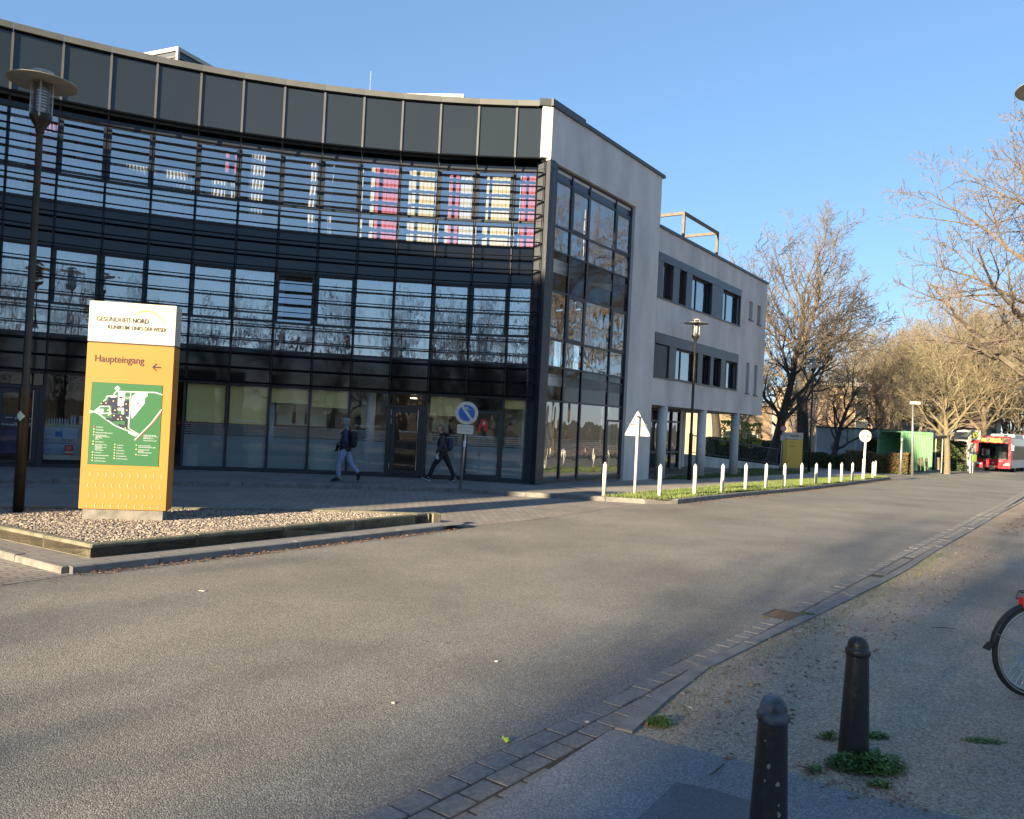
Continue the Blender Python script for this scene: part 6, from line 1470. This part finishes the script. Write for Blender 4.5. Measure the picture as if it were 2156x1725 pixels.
def wheel(u, name='wheel'):
    q = MB(); q.smooth = True; torus(q, f, u, cz, Rw-.021, .021); w_ = q.build(name, M['rubber'], bt)
    q = MB(); q.smooth = True
    for v in (.0205, -.0205): torus(q, f, u, cz, Rw-.030, .0022, m_=4, v=v)
    q.build('reflective_line', M['white'], w_)
    q = MB(); q.smooth = True; torus(q, f, u, cz, Rw-.050, .011, m_=8, sq=1.1); q.build('rim', M['galv'], w_)
    q = MB()
    for i in range(36):
        a = 2*pi*i/36; b = a+(.5 if i % 2 else -.5); q.tube([f.pt(u+cos(b)*.03, (.03 if i % 4 < 2 else -.03), cz+sin(b)*.03), f.pt(u+cos(a)*(Rw-.055), 0, cz+sin(a)*(Rw-.055))], .0013, 4, False)
    q.build('spokes', M['chrome'], w_)
    q = MB(); q.lathe(f.pt(u, -.05, cz), [(.02, 0), (.03, .01), (.018, .02), (.018, .08), (.03, .09), (.02, .10)], 14, axis=ax); q.build('hub', M['chrome'], w_)
wheel(0); wheel(1.08)
def fender(u, a0, a1):
    q = MB(); q.smooth = True; n = 30; vs = []
    for i in range(n+1):
        a = a0+(a1-a0)*i/n; R_ = Rw+.018
        for v, dr in ((-.028, -.012), (-.02, .0), (0, .006), (.02, .0), (.028, -.012)): vs.append(f.pt(u+cos(a)*(R_+dr), v, cz+sin(a)*(R_+dr)))
    q.add(vs, [(i*5+j, (i+1)*5+j, (i+1)*5+j+1, i*5+j+1) for i in range(n) for j in range(4)])
    o = q.build('mudguard', M['iron'], bt); o.modifiers.new('s', 'SOLIDIFY').thickness = .003
    q = MB(); a = a1-.25; q.tube([f.pt(u, .05, cz), f.pt(u+cos(a)*(Rw+.022), .03, cz+sin(a)*(Rw+.022))], .0024, 6); q.tube([f.pt(u, -.05, cz), f.pt(u+cos(a)*(Rw+.022), -.03, cz+sin(a)*(Rw+.022))], .0024, 6); q.build('stay', M['chrome'], bt)
fender(0, .3, pi-.12); fender(1.08, .4, pi-.3)
q = MB(); a = pi-.14; p_ = (cos(a)*(Rw+.02), cz+sin(a)*(Rw+.02)); q.prism(f, [(p_[0]-.012, p_[1]+.01), (p_[0]+.012, p_[1]+.01), (p_[0]-.028, p_[1]-.045), (p_[0]-.05, p_[1]-.035)], -.026, .026); q.build('mud_flap', M['rubber'], bt)
# rack with light
q = MB(); zr = cz+.44; q.tube([f.pt(-.10, .05, zr), f.pt(-.13, .0, zr), f.pt(-.10, -.05, zr), f.pt(.28, -.05, zr), f.pt(.28, .05, zr), f.pt(-.10, .05, zr)], .005, 6)
q.tube([f.pt(-.10, -.05, zr), f.pt(-.12, -.05, zr-.06), f.pt(.22, -.05, zr-.05)], .005, 6); q.tube([f.pt(-.12, .05, zr), f.pt(-.12, .05, zr-.06), f.pt(.22, .05, zr-.05)], .005, 6)
q.tube([f.pt(0, .06, cz), f.pt(.02, .05, zr)], .006, 6); q.tube([f.pt(0, -.06, cz), f.pt(.02, -.05, zr)], .006, 6); q.build('rack', M['iron'], bt)
q = MB(); q.bbox(f, -.125, -.085, -.03, .03, zr-.115, zr-.035, .008); q.build('rear_light', M['signred'], bt)
q = MB(); F_ = lambda u, z: f.pt(u, 0, z)
for a, b, r in (((0, cz), (.42, .30), .012), ((.42, .30), (.30, .78), .016), ((.42, .30), (.92, .85), .018), ((0, cz), (.33, .68), .009), ((.92, .85), (1.0, .70), .017), ((.90, .92), (1.0, .70), .017), ((1.0, .70), (1.08, cz), .013), ((.88, .95), (.86, 1.05), .013)): q.tube([F_(*a), F_(*b)], r, 10)
q.build('frame', M['iron'], bt)
q = MB(); q.ell(f.pt(.26, 0, .88), (.13, .09, .04), 14, 8); q.tube([F_(.30, .78), F_(.27, .87)], .013, 8); q.build('saddle', M['rubber'], bt)
q = MB(); q.tube([f.pt(.72, .30, 1.06), f.pt(.84, .22, 1.08), f.pt(.87, 0, 1.06), f.pt(.84, -.22, 1.08), f.pt(.72, -.30, 1.06)], .011, 8); q.build('handlebar', M['chrome'], bt)
q = MB(); q.lathe(f.pt(.42, .03, .30), [(.10, 0), (.10, .006)], 24, axis=ax); q.tube([f.pt(.42, .05, .30), f.pt(.56, .06, .20)], .008, 6); q.tube([f.pt(.42, -.05, .30), f.pt(.28, -.06, .40)], .008, 6); q.box(f, .52, .60, .06, .14, .19, .21); q.box(f, .24, .32, -.14, -.06, .39, .41); q.build('crank', M['chrome'], bt)

# ------------------------------------------------------------------ people
def skin(name, verts, edges, rad, mat, parent, sub=2, sm=True):
    me = bpy.data.meshes.new(name); me.from_pydata(verts, edges, []); o = bpy.data.objects.new(name, me); COL.objects.link(o)
    md = o.modifiers.new('s', 'SKIN'); md.use_smooth_shade = True; md.branch_smoothing = .6
    for i, r in enumerate(rad):
        me.skin_vertices[0].data[i].radius = r if hasattr(r, '__len__') else (r, r)
    me.skin_vertices[0].data[0].use_root = True
    s = o.modifiers.new('b', 'SUBSURF'); s.levels = sub; s.render_levels = sub
    dg = bpy.context.evaluated_depsgraph_get(); dg.update(); nm = bpy.data.meshes.new_from_object(o.evaluated_get(dg)); bpy.data.objects.remove(o)
    nm.materials.clear(); nm.materials.append(mat)
    for p in nm.polygons: p.use_smooth = sm
    r = bpy.data.objects.new(name, nm); COL.objects.link(r)
    if parent: r.parent = parent; OFF[r.name] = (0, 0, 0)
    return r
class Sk:
    def __init__(s): s.v = []; s.e = []; s.r = []
    def add(s, p, r, par=None):
        s.v.append(tuple(p)); s.r.append(r); i = len(s.v)-1
        if par is not None: s.e.append((par, i))
        return i
    def chain(s, par, pts):
        for p, r in pts: par = s.add(p, r, par)
        return par
    def build(s, name, mat, parent, sub=2): return skin(name, s.v, s.e, s.r, mat, parent, sub)
M['skin'] = pm('skin', (.50, .30, .22), (.45, .26, .19), 20, .55)
M['jeans'] = pm('light_jeans', (.26, .34, .48), (.15, .20, .31), 22, .85, bump=.6, bscale=30, stretch=(1, 1, 2.5))
M['navyjacket'] = pm('navy_jacket', (.025, .033, .07), (.018, .024, .05), 12, .7, bump=.5, bscale=25)
M['charcoal'] = pm('charcoal_jacket', (.045, .048, .052), (.035, .036, .04), 12, .8, bump=.4, bscale=25)
M['blackcloth'] = pm('black_cloth', (.012, .012, .013), (.009, .009, .01), 10, .8, bump=.4, bscale=25)
M['navypack'] = pm('navy_backpack', (.03, .035, .075), (.022, .025, .05), 10, .7)
M['hairbl'] = pm('blond_hair', (.22, .14, .08), (.12, .075, .045), 40, .6, stretch=(1, 1, .3))
M['helmet'] = pm('silver_helmet', (.22, .24, .25), (.10, .11, .115), 10, .35)
M['sage'] = pm('sage_fleece', (.16, .23, .20), (.13, .19, .17), 20, .9)
M['maroon'] = pm('maroon_shirt', (.09, .015, .02), (.07, .012, .016), 8, .8)
M['darkhair'] = pm('dark_hair', (.02, .014, .01), None, 30, .6)
def fingers(s, par, P, fwd, side, L=.06):
    """palm already ends at par; four fingers of unequal length and a thumb, curled"""
    fwd, side = Vector(fwd).normalized(), Vector(side).normalized(); dn = fwd.cross(side)
    for i, (o_, l) in enumerate(((-.024, .85), (-.008, 1.0), (.008, .95), (.024, .75))):
        b = Vector(P)+side*o_+fwd*.035; s.chain(par, [(b, .009), (b+fwd*L*l*.4+dn*.008, .008), (b+fwd*L*l*.7+dn*.028, .0075), (b+fwd*L*l*.75+dn*.05, .007)])
    b = Vector(P)-side*.032; s.chain(par, [(b, .011), (b-side*.014+fwd*.02+dn*.012, .009), (b-side*.006+fwd*.045+dn*.02, .008)])
def person(name_lab, J, loc, rz, look):
    """J: joints in metres, x forward (walking direction), y to the person's left, z up"""
    t = thing('person', name_lab, 'person'); V = {k: Vector(v) for k, v in J.items()}
    s = Sk(); hp = s.add(V['pelvis'], (.075, .10)); sp = s.chain(hp, [(V['pelvis'].lerp(V['chest'], .5), (.07, .095)), (V['chest'], (.09, .125)), (V['neck'], (.06, .062))])
    ch = sp-1
    hd = s.chain(sp, [(V['neck'].lerp(V['head'], .5), (.062, .06)), (V['head']+Vector((.022, 0, -.055)), (.088, .078)), (V['head']+Vector((.0, 0, .02)), (.118, .096)), (V['head']+Vector((-.012, 0, .085)), (.085, .075))])
    for sd in ('l', 'r'):
        y = 1 if sd == 'l' else -1
        a = s.chain(ch, [(V['sh'+sd], .052), (V['sh'+sd].lerp(V['el'+sd], .5), .044), (V['el'+sd], .038), (V['el'+sd].lerp(V['wr'+sd], .5), .034), (V['wr'+sd], .024)])
        fw_d = (V['wr'+sd]-V['el'+sd]).normalized(); pm_ = V['wr'+sd]+fw_d*.045; a = s.chain(a, [(pm_, (.044, .022))])
        sdv = fw_d.cross(Vector((0, y, 0))); sdv = sdv if sdv.length > .2 else Vector((0, 0, 1)); fingers(s, a, pm_, fw_d, sdv)
        l = s.chain(hp, [(V['hip'+sd], .070), (V['hip'+sd].lerp(V['kn'+sd], .5), .070), (V['kn'+sd], .056), (V['kn'+sd].lerp(V['an'+sd], .4), .054), (V['an'+sd], .036), (V['an'+sd]+(V['to'+sd]-V['an'+sd])*.5+Vector((0, 0, -.02)), (.035, .03)), (V['to'+sd], (.03, .02))])
    s.build('body', M['skin'], t, 2)
    # face: nose, ears, eyes, mouth
    H = V['head']; q = MB(); q.smooth = True; q.ell(H+Vector((.098, 0, -.012)), (.018, .013, .022), 8, 6); q.ell(H+Vector((.085, 0, -.062)), (.02, .03, .02), 8, 6)
    for y in (1, -1): q.ell(H+Vector((-.008, y*.078, -.01)), (.018, .010, .03), 8, 6)
    q.build('face', M['skin'], t)
    q = MB()
    for y in (1, -1): q.ell(H+Vector((.086, y*.03, .015)), (.008, .012, .006), 8, 6)
    q.build('eyes', M['darkhair'], t); q = MB(); q.ell(H+Vector((.096, 0, -.045)), (.008, .022, .006), 8, 6); q.build('mouth', M['maroon'], t)
    for l in look: l(t, V)
    t.location = loc; t.rotation_euler = (0, 0, rz); return t
def trousers(mat, w_=1.16, hem=.0):
    def go(t, V):
        s = Sk(); hp = s.add(V['pelvis']+Vector((0, 0, .09)), (.125, .155)); hp = s.chain(hp, [(V['pelvis']+Vector((0, 0, .0)), (.14, .175))])
        for sd in ('l', 'r'):
            e = V['kn'+sd].lerp(V['an'+sd], 1-hem)
            s.chain(hp, [(V['hip'+sd]+Vector((0, 0, -.03)), .10*w_), (V['hip'+sd].lerp(V['kn'+sd], .5), .088*w_), (V['kn'+sd], .068*w_), (V['kn'+sd].lerp(V['an'+sd], .5), .062*w_), (e, .056*w_)])
        s.build('trousers', mat, t, 2)
    return go
def jacket(mat, low, w_=1.0, cuff=.92):
    def go(t, V):
        s = Sk(); up_ = (V['chest']-V['pelvis']); b = s.add(V['pelvis']+Vector((0, 0, low)), (.145*w_, .185*w_))
        c = s.chain(b, [(V['pelvis'].lerp(V['chest'], .35), (.140*w_, .18*w_)), (V['pelvis'].lerp(V['chest'], .7), (.138*w_, .18*w_)), (V['chest']+Vector((0, 0, .03)), (.13*w_, .18*w_)), (V['neck']+Vector((0, 0, -.02)), (.075, .085)), (V['neck']+Vector((0, 0, .03)), (.068, .07))])
        ci = c-2
        for sd in ('l', 'r'): s.chain(ci, [(V['sh'+sd], .072*w_), (V['sh'+sd].lerp(V['el'+sd], .5), .064*w_), (V['el'+sd], .056*w_), (V['el'+sd].lerp(V['wr'+sd], .5), .05*w_), (V['el'+sd].lerp(V['wr'+sd], cuff), .042*w_)])
        s.build('jacket', mat, t, 2)
    return go
def shoes(mat, sole):
    def go(t, V):
        for sd in ('l', 'r'):
            A, T_ = V['an'+sd], V['to'+sd]; d = (T_-A); fl = Vector((d.x, d.y, 0)).normalized() if abs(d.z) < .2 else d.normalized(); hz = min(A.z, T_.z)
            heel = A+(A-T_).normalized()*.035+Vector((0, 0, -.045)) if abs(d.z) < .12 else A+Vector((-.05, 0, .02))
            s = Sk(); a = s.add(A+Vector((0, 0, .04)), .056); b = s.chain(a, [(A.lerp(T_, .12)+Vector((0, 0, -.03)), (.062, .052)), (A.lerp(T_, .55)+Vector((0, 0, -.008)), (.050, .052)), (A.lerp(T_, 1.0), (.036, .046))]); s.chain(b-2, [(heel, (.050, .044))])
            o = s.build('shoe', mat, t, 2)
            dv = (T_-heel); n = 8; q = MB(); ff = dv.normalized(); up_ = Vector((0, 1, 0)).cross(ff) if ff.x < 0 else ff.cross(Vector((0, 1, 0))); up_ = up_ if up_.z > 0 else -up_
            lo = [heel-ff*.018-up_*.030, T_+ff*.012-up_*.026]; hi = [p+up_*.014 for p in lo]; q.add([p+Vector((0, y, 0)) for p in lo+hi for y in (-.036, .036)], [(0, 1, 3, 2), (4, 6, 7, 5), (0, 2, 6, 4), (1, 5, 7, 3), (0, 4, 5, 1), (2, 3, 7, 6)]); so_ = q.build('sole', sole, o)
    return go
def backpack(mat, size):
    def go(t, V):
        c = V['chest'].lerp(V['pelvis'], .35)+Vector((-.15-size[0]*.6, 0, size[3])); q = MB(); q.smooth = True; n, k = 16, 10; vs = []
        for i in range(k+1):
            a = pi*i/k
            for j in range(n):
                b = 2*pi*j/n; ss = lambda v_: (abs(v_)**.7)*(1 if v_ > 0 else -1); vs.append((c.x+size[0]*ss(sin(a))*ss(cos(b)), c.y+size[1]*ss(sin(a))*ss(sin(b)), c.z+size[2]*ss(cos(a))))
        q.add(vs, [(i*n+j, (i+1)*n+j, (i+1)*n+(j+1) % n, i*n+(j+1) % n) for i in range(k) for j in range(n)]); bp_ = q.build('backpack', mat, t)
        q = MB(); q.smooth = True
        for y in (1, -1): N0 = V['neck']; q.tube([c+Vector((.05, y*.1, size[2]*.7)), N0+Vector((0, y*.105, -.015)), V['chest']+Vector((.115, y*.11, 0)), V['chest'].lerp(V['pelvis'], .5)+Vector((.10, y*.14, 0)), c+Vector((.05, y*.14, -size[2]*.7))], .018, 6)
        q.build('strap', mat, bp_)
    return go
# cyclist walking left with helmet: x forward is towards the left of the picture
JB = dict(pelvis=(.0, 0, .90), chest=(.0, 0, 1.24), neck=(.0, 0, 1.40), head=(.045, 0, 1.54), shl=(-.01, .17, 1.33), shr=(-.01, -.17, 1.33), ell=(-.04, .22, 1.06), elr=(-.04, -.22, 1.06), wrl=(.17, .10, 1.02), wrr=(.15, -.08, 1.00),
          hipl=(0, .09, .86), hipr=(0, -.09, .86), knl=(.15, .09, .48), anl=(.115, .09, .11), tol=(.31, .10, .035), knr=(-.14, -.09, .47), anr=(-.36, -.09, .24), tor=(-.335, -.09, .05))
def helmet(t, V):
    H = V['head']; q = MB(); q.smooth = True; n, k = 20, 8; vs = []
    for i in range(k+1):
        a = (pi*.50)*i/k
        for j in range(n): b = 2*pi*j/n; vs.append((H.x-.008+.132*sin(a)*cos(b), H.y+.102*sin(a)*sin(b), H.z+.045+.098*cos(a)))
    q.add(vs, [(i*n+j, (i+1)*n+j, (i+1)*n+(j+1) % n, i*n+(j+1) % n) for i in range(k) for j in range(n)]); h = q.build('helmet', M['helmet'], t)
    q = MB()
    for y in (-.05, 0, .05):
        for i in range(3): a = .5+i*.5; p = Vector((H.x-.012-.15*cos(a)*.9+.05, y, H.z+.038+.108*sin(a)*sqrt(max(.1, 1-(y/.12)**2)))); q.ell(p, (.035, .012, .012), 8, 6)
    q.build('vents', M['blackcloth'], h)
    q = MB(); q.add([(H.x+.10, -.07, H.z+.06), (H.x+.10, .07, H.z+.06), (H.x+.165, .045, H.z+.040), (H.x+.165, -.045, H.z+.040), (H.x+.10, -.07, H.z+.068), (H.x+.10, .07, H.z+.068), (H.x+.165, .045, H.z+.050), (H.x+.165, -.045, H.z+.050)], [(0, 1, 2, 3), (4, 7, 6, 5), (0, 4, 5, 1), (1, 5, 6, 2), (2, 6, 7, 3), (3, 7, 4, 0)]); q.build('visor', M['helmet'], h)
    q = MB(); q.smooth = True
    for y in (1, -1): q.tube([(H.x+.01, y*.088, H.z+.05), (H.x+.025, y*.082, H.z-.04), (H.x+.05, y*.03, H.z-.115)], .006, 5)
    q.build('chin_strap', M['blackcloth'], h)
    q = MB(); q.smooth = True; q.ell(H+Vector((-.035, 0, -.02)), (.088, .092, .105), 14, 10); q.lathe((H.x-.03, 0, H.z-.17), [(.075, 0), (.07, .05), (.07, .09)], 14, cap=False); q.build('balaclava', M['sage'], t)
def gloves(t, V):
    s = Sk(); P = V['wrr']+Vector((.06, 0, -.03)); a = s.add(P, (.03, .05)); b = s.chain(a, [(P+Vector((.01, 0, -.07)), (.03, .055)), (P+Vector((.0, 0, -.12)), (.025, .045))])
    for o_ in (-.035, -.01, .02, .05): s.chain(b, [(P+Vector((.03+o_*.6, o_, -.16)), .011), (P+Vector((.04+o_, o_, -.20)), .009)])
    s.build('gloves', M['blackcloth'], t)
    q = MB(); q.smooth = True
    for sd in ('l', 'r'): A = V['el'+sd].lerp(V['wr'+sd], .80); B = V['el'+sd].lerp(V['wr'+sd], .97); q.tube([A, B], .042, 12)
    q.build('cuffs', M['sage'], t)
def hem(t, V): q = MB(); q.smooth = True; c = V['pelvis']; q.lathe((c.x, c.y, c.z-.10), [(.150, 0), (.158, .06), (.152, .16)], 18, cap=False); q.build('jacket_hem', M['blackcloth'], t); q = MB(); q.tube([(.02, .165, .98), (.02, .165, 1.08)], .006, 5); q.build('zip', M['offwhite'], t)
fb_ = G(722, 1015, .12); yb = fb_[1]
person('person walking left in silver bike helmet, navy jacket and pale jeans, holding gloves', JB, (AT(727, 950, yb)[0], yb, .115), pi, [trousers(M['jeans'], 1.12), jacket(M['navyjacket'], -.07, .98, .84), hem, shoes(M['blackcloth'], M['lettering']), backpack(M['blackcloth'], (.09, .15, .22, -.01)), helmet, gloves])
JW = dict(pelvis=(.0, 0, .86), chest=(.03, 0, 1.17), neck=(.06, 0, 1.33), head=(.125, 0, 1.47), shl=(.03, .16, 1.26), shr=(.03, -.16, 1.26), ell=(.06, .22, 1.0), elr=(-.05, -.22, 1.01), wrl=(.20, .17, .78), wrr=(-.10, -.27, .82),
          hipl=(0, .09, .82), hipr=(0, -.09, .82), knl=(.25, .09, .45), anl=(.36, .09, .12), tol=(.54, .09, .13), knr=(-.20, -.09, .42), anr=(-.33, -.09, .14), tor=(-.20, -.09, .04))
def longhair(t, V):
    H = V['head']; q = MB(); q.smooth = True; q.ell(H+Vector((-.022, 0, .03)), (.108, .088, .095), 16, 10, .04, random.Random(2)); q.build('hair', M['hairbl'], t)
    s = Sk(); a = s.add(H+Vector((-.07, 0, .03)), (.06, .07)); s.chain(a, [(H+Vector((-.12, 0, -.06)), (.05, .07)), (H+Vector((-.18, 0, -.14)), (.035, .06)), (H+Vector((-.24, 0, -.19)), (.015, .035))]); s.build('ponytail', M['hairbl'], t)
    q = MB(); q.smooth = True
    for y in (1, -1): q.ell(H+Vector((.093, y*.032, .015)), (.014, .028, .018), 10, 6); q.tube([H+Vector((.09, y*.06, .018)), H+Vector((-.01, y*.08, .015))], .004, 5)
    q.build('sunglasses', M['blackcloth'], t)
def hood(t, V):
    N0 = V['neck']; q = MB(); q.smooth = True; q.ell(N0+Vector((-.06, 0, -.0)), (.115, .13, .05), 14, 8); q.ell(N0+Vector((-.15, 0, -.03)), (.07, .08, .035), 12, 8); q.build('hood', M['blackcloth'], t)
    q = MB(); q.smooth = True; q.tube([N0+Vector((.02, .03, .03)), N0+Vector((.075, .0, -.03)), N0+Vector((.02, -.03, .03))], .022, 8); q.build('scarf', M['signred'], t)
    q = MB(); c = V['wrl']; ff = Fr((c.x-.04, c.y), (1, 0)); q.prism(ff, [(-.06, c.z-.14), (.02, c.z-.13), (.04, c.z+.0), (.01, c.z+.06), (-.03, c.z+.03)], -.008, .008); q.build('phone_case', M['pale'], t)
def tshirt(t, V): q = MB(); q.smooth = True; q.ell(V['chest']+Vector((.04, 0, -.10)), (.115, .10, .20), 14, 10); q.build('shirt', M['blackcloth'], t)
fb_ = G(925, 1015.5, .12); yb = fb_[1]
person('person with long blond hair and sunglasses striding left in dark jacket and black leggings', JW, (AT(934, 950, yb)[0], yb, .115), pi, [trousers(M['blackcloth'], .98, .0), jacket(M['charcoal'], -.08, .95, .9), tshirt, shoes(M['blackcloth'], M['pale']), backpack(M['navypack'], (.075, .13, .19, .0)), longhair, hood])
# man inside
JM = dict(pelvis=(.0, 0, .95), chest=(.0, 0, 1.27), neck=(.05, 0, 1.45), head=(.12, 0, 1.57), shl=(.0, .19, 1.36), shr=(.0, -.19, 1.36), ell=(.03, .24, 1.08), elr=(.03, -.24, 1.08), wrl=(.25, .15, 1.05), wrr=(.25, -.15, 1.05), hipl=(0, .09, .9), hipr=(0, -.09, .9), knl=(.02, .1, .5), knr=(.02, -.1, .5), anl=(0, .1, .1), anr=(0, -.1, .1), tol=(.17, .1, .03), tor=(.17, -.1, .03))
def shorthair(t, V): q = MB(); q.smooth = True; q.ell(V['head']+Vector((-.02, 0, .04)), (.10, .083, .085), 14, 10); q.build('hair', M['darkhair'], t)
f = bay(12); p = f.pt(.20, -1.0, .13)
person('person with dark hair and maroon shirt standing behind the shop window, looking down', JM, p, pi+.9, [trousers(M['blackcloth']), jacket(M['maroon'], .02, .88, .9), shoes(M['blackcloth'], M['blackcloth']), shorthair])
